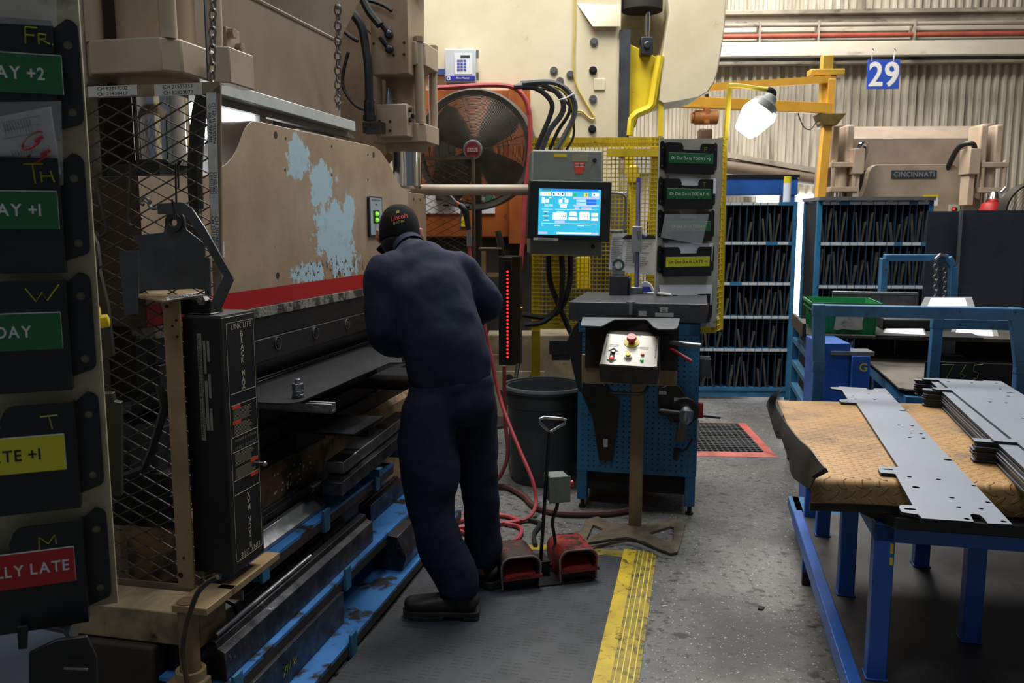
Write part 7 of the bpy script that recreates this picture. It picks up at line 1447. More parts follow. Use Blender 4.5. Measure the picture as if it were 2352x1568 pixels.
# things hung behind the board: yellow handled pliers, dark plates
for k, (pa, pb) in enumerate((((195, 718), (231, 714)), ((195, 745), (252, 735)))):
    a, b = NB.hit(*pa, y=0.05 + 0.0 * k), NB.hit(*pb, y=0.05)
    m = M(NB); m.tube([a, a.lerp(b, 0.5), b.lerp(a, 0.06), b], [0.011, 0.011, 0.011, 0.005], n=10); m.build('plier_handle', flat('plier_yellow', '#d6bd1f', rough=0.4), label=('upper short yellow tool grip sticking out behind the near board', 'lower longer yellow tool grip sticking out behind the near board')[k], cat='tool grip')
LB = Fr(-0.70, 1.62, 10)
def lplate(name, pts, y, tk, mt, label, cat):
    m = M(LB); pg = [(v.x, v.z) for v in (LB.hit(p, q, y=y) for p, q in pts)]; m.prism(pg, XZ, y, y + tk); return m.build(name, mt, label=label, cat=cat, bev=0.001)
lplate('blade', [(160, 520), (205, 525), (222, 560), (228, 612), (205, 640), (165, 640)], 0.0, 0.02, m_steel, 'dark rough steel piece behind the near board beside the TH pocket', 'steel piece')
lplate('blade', [(170, 612), (225, 612), (246, 700), (259, 818), (250, 822), (200, 830), (170, 820)], 0.03, 0.02, m_blk, 'black steel blade with worn edge hanging behind the yellow grips', 'blade')
lplate('guide_plate', [(180, 905), (258, 903), (262, 922), (277, 925), (278, 1140), (190, 1140)], 0.02, 0.02, m_blk, 'black flat plate with notched top behind the near board, beside the T pocket', 'plate')
m = M(LB); m.box(-0.34, -0.27, 0.06, 0.12, 0.0, 1.6); m.build('dark_post', m_blk, label='black post standing behind the near board', cat='post')
# blue bench under the near board
BB = Fr(-0.66, 1.42, 35)
t = thing('bench', 'dark blue bench under the near board in the bottom left corner', 'bench', BB, (-0.25, 0.1, 0))
zt = 0.80
m_bd = mat('bench_blue_dark', '#0a1d33', '#081727', 6, rough=0.8, c3='#141b25', s3=12, lo3=0.6, hi3=0.7)
m = M(BB); m.box(-0.8, -0.10, -0.16, 0.30, zt - 0.03, zt); m.build('top', m_bd, t, bev=0.003)
m = M(BB); m.box(-0.8, -0.10, -0.165, -0.15, zt - 0.10, zt - 0.03); m.box(-.8, -.10, -.158, -.15, zt - .3, zt - .1); m.build('front_panel', m_bd, t)
for x in (-0.75, -0.16):
    for y in (-0.15, 0.24):
        m = M(BB); m.box(x, x + 0.05, y, y + 0.05, 0, zt - 0.03); m.build('leg', m_bd, t)
m = M(NB); a, b = NB.hit(98, 1432, y=0.02), NB.hit(172, 1447, y=-0.02); d = (b - a).normalized(); m.mi = 0; m.cyl(a - d * 0.05, b - d * 0.012, 0.0085, n=12); m.cyl(b - d * 0.012, b, 0.014, n=6); m.build('hex_bolt', m_bright, label='bright hex bolt lying on the dark blue bench below the REALLY LATE pocket', cat='bolt', bev=0.001)
def bplate(name, pts, y, mt, label):
    m = M(NB); pg = [(v.x, v.z) for v in (NB.hit(p, q, y=y) for p, q in pts)]; m.prism(pg, XZ, y, y + 0.008); return m.build(name, mt, label=label, cat='plate', bev=0.001)
bplate('hanging_plate', [(66, 1500), (130, 1470), (200, 1462), (222, 1510), (226, 1700), (66, 1700)], -0.10, m_blk, 'dark steel plate hanging on the front of the dark blue bench')
bplate('hanging_plate', [(38, 1440), (64, 1438), (62, 1490), (42, 1492)], -0.05, m_steel, 'small dark hinge plate beside the bright hex bolt')
m = M(NB); a, b = NB.hit(147, 1534, y=-0.115), NB.hit(202, 1537, y=-0.115); m.bar(a, b, 0.002, 0.003); m.build('wire_pin', m_screw, label='thin pale pin on the dark plate in the bottom left corner', cat='pin')
# ================================================================ WORK TABLE AT THE RIGHT
T = Fr(1.0, 2.2, GRID)
TT = thing('work_table', 'bright blue steel work table with a lower shelf at the right', 'table', T, (0.45, 0.5, 0))
sz = 0.31
m = M(T); m.box(-0.035, 1.35, -0.03, 1.42, sz - 0.006, sz); m.build('lower_shelf', mat('shelf_dirty_steel', '#4b4a49', '#393837', 3, rough=0.45, c3='#242322', s3=9, lo3=0.58, hi3=0.7), TT)
m = M(T); m.box(-0.075, -0.035, -0.06, 1.42, sz - 0.055, sz + 0.006); m.build('shelf_rail', m_blue2, TT, bev=0.003)
m = M(T); m.box(-0.075, 1.35, -0.075, -0.03, sz - 0.055, sz + 0.004); m.build('shelf_front_rail', m_blue2, TT, bev=0.003)
for x, y in ((0.006, 0.02), (0.013, 0.575), (0.013, 1.145), (0.327, 0.31), (0.325, 0.895), (0.86, 0.02), (0.86, 0.575), (0.86, 1.145)):
    m = M(T); m.box(x - 0.026, x + 0.026, y - 0.026, y + 0.026, sz, 0.765 if y < 0.7 else 0.80); lg = m.build('leg', m_blue2, TT, bev=0.004)
    m = M(T); m.box(x - 0.03, x + 0.03, y - 0.03, y + 0.03, sz, sz + 0.006); m.build('weld_foot', m_blue2, lg, bev=0.002)
for x, y in ((-0.012, 1.37), (1.30, 1.37), (-0.02, -0.045), (1.30, -0.045)):
    h = 0.78 if (x < 0.5 and y > 1) else sz - 0.055
    m = M(T); m.box(x - 0.02, x + 0.02, y - 0.02, y + 0.02, 0.06, h); lg = m.build('leg', m_blue2, TT, bev=0.003)
    m = M(T); m.box(x - 0.017, x + 0.017, y - 0.017, y + 0.017, 0.0, 0.06); m.build('foot', m_blk, lg)
m = M(T); m.box(-0.02, 1.3, -0.006, 0.045, 0.708, 0.758); m.box(-0.02, 0.03, -0.006, 1.17, 0.708, 0.758); m.build('apron', m_blue2, TT, bev=0.003)
m = M(T); m.prism([(0.02, -0.045), (1.35, -0.045), (1.35, 1.2), (-0.06, 1.2), (-0.06, 0.14), (-0.045, 0.06)], XY, 0.758, 0.792); m.build('table_top', m_blk, TT, bev=0.004)
m = M(T); q = T.hit(2032, 1258, y=-0.0061); 
for dz, h in ((0, .028), (-.036, .022)): m.box(0.020, 0.028, -0.0075, -0.0062, q.z + dz - h / 2, q.z + dz + h / 2)
m.build('yellow_mark', m_yelb, TT)
# ---------------------------------------------------------------- rusty tread plate
def rust_mat():
    m = mat('rusty_tread_plate', '#ad8550', '#8d704c', 5, rough=0.5, r2=0.62, metal=0.15, c3='#6a5641', s3=11, lo3=0.56, hi3=0.72); nt = m.node_tree; L = nt.links.new; b = nt.nodes['Principled BSDF']; N = nt.nodes.new
    tc = N('ShaderNodeTexCoord'); hs = []
    sx = N('ShaderNodeSeparateXYZ'); L(tc.outputs['Object'], sx.inputs[0])
    def mth(op, a, c=0.0):
        o = N('ShaderNodeMath'); o.operation = op
        for i, s in enumerate((a, c)):
            if isinstance(s, (int, float)): o.inputs[i].default_value = s
            else: L(s, o.inputs[i])
        return o.outputs[0]
    # raised lozenges in a basket pattern
    def loz(ang, ox, oy):
        c, s = math.cos(ang), math.sin(ang)
        x = mth('ADD', mth('MULTIPLY', sx.outputs[0], 24.0), ox); y = mth('ADD', mth('MULTIPLY', mth('ADD', sx.outputs[1], mth('MULTIPLY', sx.outputs[2], -1.0)), 24.0), oy)
        fx = mth('SUBTRACT', mth('FRACT', x), 0.5); fy = mth('SUBTRACT', mth('FRACT', y), 0.5)
        u = mth('ADD', mth('MULTIPLY', fx, c), mth('MULTIPLY', fy, s)); v = mth('SUBTRACT', mth('MULTIPLY', fy, c), mth('MULTIPLY', fx, s))
        d = mth('ADD', mth('MULTIPLY', mth('MULTIPLY', u, u), 5.5), mth('MULTIPLY', mth('MULTIPLY', v, v), 55.0)); r = N('ShaderNodeMapRange'); r.inputs[1].default_value = 1.0; r.inputs[2].default_value = 0.5; L(d, r.inputs[0]); return r.outputs[0]
    h = mth('MAXIMUM', loz(0.55, 0, 0), loz(-0.55, 0.5, 0.5))
    bp = N('ShaderNodeBump'); bp.inputs['Strength'].default_value = 0.8; bp.inputs['Distance'].default_value = 0.004; L(h, bp.inputs['Height']); L(bp.outputs[0], b.inputs['Normal']); return m
RT = Fr(*(T.m @ V((-0.195, -0.045, 0)))[:2], GRID)
L0, Wd, zt = 1.06, 1.5, 0.882
t = thing('tread_plate', 'rusty tread plate with torn left flange lying on the blue work table', 'plate', RT, (0.6, 0.5, 0.793))
rm = rust_mat(); m = M(RT); n = 10; vs = []
prof = [(L0, 0.0), (0.5, 0.0), (0.03, 0.0), (0.012, -0.004), (0.002, -0.014), (0.0, -0.03), (-0.004, -0.075)]
cols = [Wd * i / 24 for i in range(25)]
for y, dz in prof:
    for x in cols:
        wob = 0.006 * math.sin(x * 9) * (1 if dz < -0.05 else 0) - (0.012 * max(0, 1 - x / 0.5) if dz < -0.05 else 0) * -1
        vs.append((x, y + 0.10 * x, zt + dz + wob))
k = len(vs); vs += [(a, b + 0.004, c - 0.004) for a, b, c in vs]; fs = []; nc = len(cols)
for i in range(len(prof) - 1):
    for j in range(nc - 1):
        o = i * nc + j; fs.append((o, o + 1, o + nc + 1, o + nc)); fs.append((k + o, k + o + nc, k + o + nc + 1, k + o + 1))
for j in range(nc - 1):
    o = (len(prof) - 1) * nc + j; fs.append((o, o + 1, k + o + 1, k + o)); fs.append((j, k + j, k + j + 1, j + 1))
m.add(vs, fs); m.build('plate', rm, t, ang=50)
m = M(RT); m.prism([(0.02, 0.03), (Wd - .02, 0.03 + .1 * Wd), (Wd - .02, L0 - .03 + .1 * Wd), (0.02, L0 - 0.03)], XY, 0.793, zt - 0.006); m.build('core', m_dark, t)
m = M(RT); m.prism([(0.0, 0.004), (Wd, 0.004 + .1 * Wd), (Wd, .02 + .1 * Wd), (0.0, 0.02)], XY, 0.793, zt - 0.06); m.build('lower_lip', m_dark, t)
top = [(1794, 893), (1786, 905), (1779, 922), (1784, 938), (1792, 952), (1803, 968), (1815, 985), (1826, 999), (1838, 1012), (1855, 1026), (1868, 1040), (1880, 1058), (1894, 1074), (1899, 1083)]
bot = [(1762, 922), (1760, 932), (1766, 950), (1776, 985), (1784, 1006), (1796, 1008), (1802, 1030), (1812, 1055), (1814, 1080), (1822, 1098), (1836, 1108), (1846, 1116), (1854, 1120), (1860, 1118)]
m = M(RT); vs = []; N_ = len(top)
for i in range(N_):
    f = i / (N_ - 1); xo = -0.004 + (0.0 if f < 0.75 else (f - 0.75) * 0.12)
    a = RT.hit(*top[i], x=xo); b = RT.hit(*bot[i], x=-0.012); c = a.lerp(b, 0.45) + V((-0.012, 0, 0)); vs += [a, c, b]
k = len(vs); vs += [v + V((0.004, 0, 0)) for v in vs]; fs = []
for i in range(N_ - 1):
    for j in range(2):
        o = i * 3 + j; fs.append((o, o + 3, o + 4, o + 1)); fs.append((k + o, k + o + 1, k + o + 4, k + o + 3))
    o = i * 3; fs.append((o, k + o, k + o + 3, o + 3)); fs.append((o + 2, o + 5, k + o + 5, k + o + 2))
fs += [(0, 1, k + 1, k), (1, 2, k + 2, k + 1)]; e = (N_ - 1) * 3; fs += [(e, k + e, k + e + 1, e + 1), (e + 1, k + e + 1, k + e + 2, e + 2)]
m.add(vs, fs); m.build('torn_flange', mat('torn_flange_steel', '#4c4943', '#35322e', 5, rough=0.4, metal=0.5, c3='#6a4a2c', s3=10, lo3=0.6, hi3=0.75), t, ang=60)
# ---------------------------------------------------------------- long perforated blank
zc = lambda pts: [(1760 + x / 3.973, 860 + y / 3.973) for x, y in pts]
bz = 0.892
ol = T.hz(zc([(585, 113), (660, 113), (667, 108), (912, 122), (930, 136), (975, 136), (985, 126), (1085, 127), (2246, 1366), (2022, 1356), (1985, 1310), (1950, 1280), (1885, 1268), (1860, 1276), (1895, 1341), (1420, 1310), (1405, 1290), (1385, 1276), (1250, 1256), (1230, 1245), (1210, 1203), (1222, 1191), (1336, 1191), (1178, 906), (1160, 902), (1050, 896), (1035, 885), (1020, 850), (1036, 839), (1205, 841), (822, 260), (805, 257), (684, 250), (665, 233), (675, 226), (742, 223), (690, 143), (680, 138), (595, 128)]), bz)
hl = []
for x, y, r in ((1215, 460, 6), (1335, 467, 6), (1320, 533, 6), (1412, 539, 6), (1307, 573, 6), (1435, 579, 6), (1305, 931, 6.5), (1572, 956, 6.5), (1366, 1027, 9), (1896, 1013, 6.5), (1693, 1122, 6.5), (2025, 1165, 6.5), (1757, 1209, 6), (1958, 1222, 6), (1830, 1316, 6.5), (2168, 1340, 6.5), (935, 173, 5), (1118, 176, 5), (815, 222, 5), (1168, 225, 5), (990, 228, 5), (793, 193, 4)):
    q = T.hz(zc([(x, y)]), bz)[0]; hl.append(circ(q[0], q[1], r * 0.001, 10))
for x, y, l, w in ((1250, 330, .026, .012), (1657, 777, .024, .016), (1110, 863, .028, .011), (1313, 1227, .028, .012), (715, 241, .026, .010)):
    q = T.hz(zc([(x, y)]), bz)[0]; hl.append(slot(q[0], q[1], l, w))
m_blank = mat('blue_grey_blank_steel', '#9ea5b1', '#8e95a1', 3, rough=0.34, r2=0.44, metal=0.35, c3='#71757d', s3=20, lo3=0.70, hi3=0.76)
m_bedge = mat('blank_cut_edge', '#2a2a2c', '#1f1f21', 9, rough=0.5, metal=0.4)
def blank(fr, ol, hl, z, tk, label, group=None):
    m = M(fr); m.prism(ol, XY, z - tk, z, hl); n = len(m.f); na = len(ol) + sum(len(h) for h in hl)
    m.k = [0 if max(f) < 2 * na and (all(i >= na for i in f) or all(i < na for i in f)) else 1 for f in m.f]
    return m.build('perforated_blank', [m_blank, m_bedge], label=label, cat='blank', group=group)
blank(T, ol, hl, bz, 0.008, 'long grey perforated blank lying alone across the rusty tread plate')
# stack of blanks at the right
base = zc([(1405, 32), (1520, 22), (1540, 30), (1630, 14), (1885, 36), (1905, 50), (1950, 50), (1975, 34), (2088, 40)])
zs = 0.96
stk = T.hz(base, zs); a0 = V((stk[8][0], stk[8][1])); d_ = (V(T.hz([(2352, 914)], zs)[0]) - a0).normalized(); dl = (V(T.hz([(2352, 1033)], zs)[0]) - V(T.hz([(2180, 897)], zs)[0])).normalized()
far = a0 + d_ * 1.55; wv = V((-d_.y, d_.x)); wv = wv if wv.dot(V((stk[0][0], stk[0][1])) - a0) > 0 else -wv
p_in = V(T.hz(zc([(1655, 150)]), zs)[0])
tabx = V(T.hz(zc([(1570, 150)]), zs)[0]); tab2 = V(T.hz(zc([(1600, 170)]), zs)[0]); tab3 = V(T.hz(zc([(1840, 165)]), zs)[0])
wid = (p_in - a0).dot(wv); wid = 0.23
ol2 = [tuple(a0), tuple(a0 + wv * 0.06), tuple(a0 + wv * 0.07 + d_ * .015), tuple(a0 + wv * 0.095 + d_ * .015), tuple(a0 + wv * 0.105), tuple(a0 + wv * (wid)), tuple(a0 + wv * (wid + .05) + d_ * .0), tuple(a0 + wv * (wid + 0.055) + d_ * 0.012), tuple(a0 + wv * (wid + 0.05) + d_ * 0.03), tuple(a0 + wv * wid + d_ * .035), tuple(a0 + wv * wid + d_ * 0.21), tuple(a0 + wv * (wid + .055) + d_ * 0.21), tuple(a0 + wv * (wid + .06) + d_ * 0.23), tuple(a0 + wv * (wid + .05) + d_ * 0.25), tuple(a0 + wv * wid + d_ * 0.255), tuple(a0 + wv * wid + d_ * 1.0), tuple(a0 + wv * (wid + .055) + d_ * 1.0), tuple(a0 + wv * (wid + .055) + d_ * 1.04), tuple(a0 + wv * wid + d_ * 1.045), tuple(a0 + wv * wid + d_ * 1.5), tuple(a0 + d_ * 1.5)]
def onb(u, v): return tuple(a0 + wv * u + d_ * v)
for k in range(9):
    z = 0.889 + 0.0078 * k + (0.0 if k < 5 else 0.002); dx, dy = R.uniform(-.006, .006), R.uniform(-.008, .008); rot = R.uniform(-0.004, 0.004)
    if k == 8: rot = 0.020; dx += 0.02
    c, s = math.cos(rot), math.sin(rot)
    tf = lambda p: (a0.x + (p[0] - a0.x) * c - (p[1] - a0.y) * s + dx, a0.y + (p[0] - a0.x) * s + (p[1] - a0.y) * c + dy)
    hh = [[tf(q) for q in circ(*onb(u, v), 0.006, 8)] for u, v in ((.03, .05), (.12, .07), (.2, .06), (.05, .18), (.2, .2), (.1, .45), (.15, .45), (.12, .7), (.06, .32), (.03, .62))] + [[tf(q) for q in slot(*onb(0.035, 0.25), 0.026, .012)]] if k >= 7 else []
    blank(T, [tf(p) for p in ol2], hh, z, 0.0065, ('topmost perforated blank of the stack at the right edge, slightly turned' if k == 8 else 'perforated blank inside the stack at the right edge of the rusty plate'), 'stacked perforated blanks' )
# ---------------------------------------------------------------- carts behind the table
H1 = Fr(1.27, 3.56, GRID)
p = lambda px, py: H1.hit(px, py, y=0)
t = thing('cart', 'blue cart with a worn push hoop, nearest behind the rusty plate', 'cart', H1, (0.45, 0.3, 0))
a, b, c, d = p(1880, 712), p(2334, 718), p(1880, 840), p(2346, 845)
m = M(H1); P_ = [(c.x - 0.005, 0, 0.12), (c.x, 0, c.z), (a.x, 0, a.z), (b.x, 0, a.z - 0.0), (d.x, 0, d.z), (d.x + .005, 0, 0.12)]
for i in range(5): m.bar(P_[i], P_[i + 1], 0.048, 0.048, (0, 1, 0))
for q in P_[1:5]: m.cbox(q, (0.05, 0.05, 0.05))
m.build('push_hoop', m_blueold, t, bev=0.004)
m = M(H1); m.box(P_[0][0] + .0, P_[5][0] + .03, 0.02, 0.7, 0.12, 0.17); m.box(P_[0][0] - .02, P_[0][0] + .03, -0.02, .7, 0.12, 0.17); m.build('deck', m_blueold, t)
for x in (P_[0][0] + .05, P_[5][0] - .05):
    for y in (0.08, 0.6):
        m = M(H1); m.cyl((x - 0.02, y, 0.06), (x + 0.02, y, 0.06), 0.058); m.build('wheel', m_rub, t)
H2 = Fr(2.05, 3.80, GRID)
p2 = lambda px, py: H2.hit(px, py, y=0)
t = thing('cart', 'second faded blue cart hoop just behind the first, carrying the 765 tray', 'cart', H2, (0.3, 0.35, 0))
a, b = p2(2152, 742), p2(2128, 1020)
m = M(H2); P_ = [(b.x, 0, 0.12), (a.x, 0, a.z), (a.x + 0.75, 0, a.z), (a.x + 0.75, 0, 0.12)]
for i in range(3): m.bar(P_[i], P_[i + 1], 0.045, 0.045, (0, 1, 0))
for q in P_[1:3]: m.cbox(q, (0.048, 0.048, 0.048))
m.build('push_hoop', m_blueold, t, bev=0.003)
m = M(H2); m.box(P_[0][0] - 0.1, P_[0][0] + 0.85, 0.0, 0.95, 0.72, 0.77); m.build('tray_frame', m_blueold, t)
for x in (P_[0][0] - .05, P_[0][0] + 0.8):
    for y in (0.1, 0.9):
        m = M(H2); m.box(x - 0.022, x + 0.022, y - 0.022, y + .022, 0.0, 0.72); m.build('leg', m_blueold, t)
m = M(H2); m.box(P_[0][0] - 0.1, P_[0][0] + 0.85, 0.0, 0.95, 0.30, 0.33); m.build('deck', m_blueold, t)
TY = Fr(2.0, 3.9, GRID)
fz_ = 0.80
f = TY.hz([(1972, 808), (2352, 812), (2352, 892), (2120, 896), (2082, 893), (2064, 890), (2040, 868), (2005, 838), (1985, 822)], fz_)
far_ = [f[0], (f[1][0] + 0.5, f[1][1]), (f[2][0] + 0.45, f[2][1])] + f[3:]
mt_ = mat('rusty_tray_floor', '#6f6a5f', '#57534a', 4, rough=0.5, metal=0.3, c3='#3f3a33', s3=8, lo3=0.6, hi3=0.72)
t = thing('sheet_tray', 'bent dark steel tray chalked 765 behind the stack of blanks', 'tray', TY, (f[4][0] + 0.3, 0.5, fz_ - 0.012))
m = M(TY); m.prism(far_, XY, fz_ - 0.008, fz_); m.build('floor_sheet', mt_, t)
m = M(TY); y0 = f[0][1]; y1 = f[1][1]; bw = TY.hit(2150, 776, y=(y0 + y1) / 2).z
m.add([(f[0][0] - 0.01, y0, fz_), (far_[1][0], y1, fz_), (far_[1][0], y1, bw), (f[0][0] + 0.06, y0, bw + .005), (f[0][0] - 0.005, y0 - .02, bw - .01), (f[0][0] - 0.01, y0 + .006, fz_), (far_[1][0], y1 + .006, fz_), (far_[1][0], y1 + .006, bw), (f[0][0] + 0.06, y0 + .006, bw + .005), (f[0][0] - 0.005, y0 - .014, bw - .01)], [(0, 1, 2, 3, 4), (9, 8, 7, 6, 5), (0, 5, 6, 1), (1, 6, 7, 2), (2, 7, 8, 3), (3, 8, 9, 4), (4, 9, 5, 0)])
m.build('back_wall', mat('tray_wall_dark', '#302d2a', '#211f1d', 6, rough=0.5, metal=0.3), t)
m = M(TY); fw = f[3]; yf = fw[1]; wt = TY.hit(2200, 832, y=yf).z; m.box(fw[0], far_[2][0], yf - 0.006, yf, fz_ - 0.02, wt); wl = m.build('front_wall', mat('tray_wall_dark', '#302d2a'), t)
m = M(TY); q = TY.hit(2190, 852, y=yf - .008)
for s_ in ([(-.05, .028), (0.0, .03), (-.03, -.04)], [(.05, .03), (.03, -.01), (.035, -.035), (.055, -.02), (.035, -.012)], [(.12, .035), (.085, .03), (.083, .003), (.105, -.005), (.10, -.03), (.08, -.038)]): m.tube([(q.x + u, yf - .008, q.z + v) for u, v in s_], 0.002, n=4)
m.build('chalk_number', flat('chalk_olive', '#7d8a45'), wl)
for (pa, w_, lab_) in (((2050, 815), 0.09, 'small bent steel bracket lying left in the 765 tray'), ((2165, 815), 0.11, 'small bent steel bracket lying right in the 765 tray behind the blue post')):
    q = TY.hit(*pa, z=fz_); m = M(TY); m.box(q.x, q.x + w_, q.y - 0.03, q.y + 0.05, fz_ + .001, fz_ + 0.006); m.box(q.x, q.x + 0.008 if 'left' in lab_ else q.x + w_ * .7, q.y + .04 if 'right' in lab_ else q.y - .03, q.y + 0.05, fz_ + .006, fz_ + 0.09); m.build('angle_bracket', m_galv if 'right' in lab_ else m_steel2, label=lab_, cat='bracket')
# cart with the green crate
GC = Fr(1.70, 4.78, GRID)
t = thing('cart', 'dark blue trolley with a rusty tray carrying the green crate', 'cart', GC, (0.5, 0.4, 0))
cz = 0.945
m = M(GC); m.box(-0.03, 1.5, 0.0, 0.85, cz - 0.02, cz); m.box(-0.05, -0.03, 0.0, 0.6, cz - 0.02, cz + 0.06); m.build('tray', mat('trolley_tray_rusty', '#423d36', '#302c27', 6, rough=0.5, metal=0.3), t, bev=0.003)
for x in (0.0, 1.45):
    for y in (0.02, 0.8):
        m = M(GC); m.box(x - 0.022, x + 0.022, y - 0.022, y + 0.022, 0.1, cz - 0.02); m.build('leg', m_blue, t)
        m = M(GC); m.cyl((x - 0.02, y, 0.05), (x + 0.02, y, 0.05), 0.05); m.build('wheel', m_rub, t)
for k in range(5):
    m = M(GC); z = 0.2 + k * 0.15; m.box(-0.02, 0.02, 0.0, 0.82, z, z + 0.03); m.build('side_rung', m_blue, t)
m = M(GC); m.box(0.0, 1.47, 0.0, 0.82, 0.2, 0.225); m.build('deck', m_blue, t)
a, b = GC.hit(1864, 762, y=0.05), GC.hit(2019, 762, y=0.05); zt_ = GC.hit(1950, 697, y=0.0).z
GR = flat('crate_green', '#1f8a4c', rough=0.4); m_gr = mat('crate_green_plastic', '#1d8a4d', '#187541', 7, rough=0.4)
t = thing('crate', 'green plastic crate with a torn white label on the dark blue trolley', 'crate', GC, ((a.x + b.x) / 2, 0.35, cz))
x0, x1, y0, y1, h = a.x, b.x, 0.05, 0.45, zt_ - cz; sl = 0.02
def wallp(bm_, p, q, nrm): bm_.bar
m = M(GC); th = 0.012
m.box(x0 + sl, x1 - sl, y0 + sl, y1 - sl, cz + .001, cz + 0.012)
rg = [((x0 + sl, y0 + sl), (x1 - sl, y0 + sl), (x1 - sl, y1 - sl), (x0 + sl, y1 - sl)), ((x0, y0), (x1, y0), (x1, y1), (x0, y1))]
for i in range(4):
    j = (i + 1) % 4; A, B_, C_, D_ = rg[0][i], rg[0][j], rg[1][j], rg[1][i]; cx, cy = (x0 + x1) / 2, (y0 + y1) / 2; inn = lambda q: (q[0] + (th if q[0] < cx else -th), q[1] + (th if q[1] < cy else -th))
    vs = [(*A, cz + .001), (*B_, cz + .001), (*C_, cz + h), (*D_, cz + h), (*inn(A), cz + .001), (*inn(B_), cz + .001), (*inn(C_), cz + h), (*inn(D_), cz + h)]
    m.add(vs, [(0, 1, 2, 3), (7, 6, 5, 4), (3, 2, 6, 7), (0, 4, 5, 1), (1, 5, 6, 2), (0, 3, 7, 4)])
m.build('tub', m_gr, t)
m = M(GC)
for i in range(4):
    A, B_ = rg[1][i], rg[1][(i + 1) % 4]; m.bar((*A, cz + h - 0.008), (*B_, cz + h - 0.008), 0.022, 0.016); m.bar((*A, cz + h - 0.045), (*B_, cz + h - 0.045), 0.012, 0.008)
m.build('rim', m_gr, t)
m = M(GC)
for i in range(9): u = x0 + sl + (x1 - x0 - 2 * sl) * i / 8; m.bar((u, y0 + sl - .004, cz + .01), (u + (u - (x0 + x1) / 2) * 0.06, y0 - .004, cz + h - .01), 0.006, 0.01, (0, 1, 0))
for i in range(6): u = y0 + sl + (y1 - y0 - 2 * sl) * i / 5; m.bar((x0 + sl - .004, u, cz + .01), (x0 - .004, u, cz + h - .01), 0.006, 0.01, (0, 1, 0))
m.build('rib_set', m_gr, t)
a, b = GC.hit(1918, 720, y=0.03), GC.hit(1982, 759, y=0.045); m = M(GC)
pts = [(a.x, b.z), (a.x + .02, b.z - .002), (a.x + .05, b.z + .004), (b.x - .03, b.z), (b.x, b.z + .004), (b.x - .004, (a.z + b.z) / 2), (b.x + .003, a.z - .01), (b.x, a.z), (a.x + .01, a.z), (a.x + .006, (a.z + b.z) / 2)]
zf = lambda u, v, w: (u, y0 + sl - sl * (v - cz) / h - 0.011 + w, v)
m.prism(pts, zf, -0.0006, 0.0); m.build('torn_label', mat('torn_label', '#c3c1b0', '#a8a692', 16, rough=0.7, c3='#8b8566', s3=22, lo3=0.60, hi3=0.64), t)
# sleeves, papers and dark trays around
m = M(GC); q = GC.hit(1912, 668, y=0.8); r_ = GC.hit(2108, 672, y=0.8); m.box(q.x, r_.x, 0.78, 0.82, q.z - 0.02, q.z); m.box(q.x, r_.x, 0.8, 0.815, cz, q.z - 0.02); m.build('channel_strip', m_bright, label='long bright steel strip standing behind the green crate', cat='strip', bev=0.004)
def sleeve(px0, py0, px1, py1, y0_, y1_, label, inner, lab2, lift=0.0):
    a, b = GC.hit(px0, py1, y=y0_), GC.hit(px1, py1, y=y0_); c, d = GC.hit(px1 - 8, py0, y=y1_), GC.hit(px0 + 12, py0, y=y1_)
    m = M(GC); q = [a, b, c, d]; m.add(q + [v + V((0, 0, .002)) for v in q], [(3, 2, 1, 0), (4, 5, 6, 7), (0, 1, 5, 4), (1, 2, 6, 5), (2, 3, 7, 6), (3, 0, 4, 7)]); m.build('plastic_sleeve', m_clear, label=label, cat='sleeve')
    cen = (a + b + c + d) / 4; q = [cen + (v - cen) * inner + V((0, 0, .0025)) for v in q]
    m = M(GC); m.add(q + [v + V((0, 0, .001)) for v in q], [(3, 2, 1, 0), (4, 5, 6, 7), (0, 1, 5, 4), (1, 2, 6, 5), (2, 3, 7, 6), (3, 0, 4, 7)]); o = m.build('paper', m_white, label=lab2, cat='paper')
    m = M(GC); e = V((0, 0, .0045))
    for k in range(4): u = 0.25 + k * 0.17; m.bar(q[0].lerp(q[3], u) .lerp(q[1].lerp(q[2], u), 0.3) + e, q[0].lerp(q[3], u).lerp(q[1].lerp(q[2], u), 0.9) + e, 0.003, 0.0006)
    m.build('print_lines', m_grey, o)
m = M(GC); a = GC.hit(2026, 777, y=-0.02); b = GC.hit(2122, 777, y=-0.02); m.box(a.x - .03, b.x + .3, -0.02, 0.25, cz - 0.0, cz + 0.006); m.build('dark_sheet', m_steel, label='dark flat sheet under the papers right of the green crate', cat='sheet')
sleeve(2020, 755, 2130, 776, -0.01, 0.22, 'clear sleeve with a blue edged form right of the green crate', 0.93, 'white form in the sleeve right of the green crate')
m = M(GC); a = GC.hit(2020, 752, y=0.4); b = GC.hit(2150, 730, y=0.4); m.box(a.x, b.x, 0.3, 0.7, cz + .001, b.z); m.build('dark_tray', m_blkpl, label='low dark tray behind the papers right of the green crate', cat='tray', bev=0.01)
m = M(GC); a = GC.hit(2110, 735, y=0.5); b = GC.hit(2225, 712, y=0.5); m.box(a.x, b.x, 0.42, 0.75, cz + .001, b.z); m.build('parts_box', mat('dark_parts', '#2b2d30', '#3b3d40', 12, rough=0.4, metal=0.3), label='dark parts box under the upper plastic sleeve', cat='box', bev=0.008)
sleeve(2112, 682, 2240, 708, 0.42, 0.70, 'curled clear sleeve highest at the right of the green crate', 0.72, 'white form with a yellow corner in the highest sleeve')
sleeve(2176, 752, 2296, 780, 0.05, 0.35, 'clear sleeve hanging over the 765 tray back wall', 0.78, 'white form in the sleeve over the 765 tray')
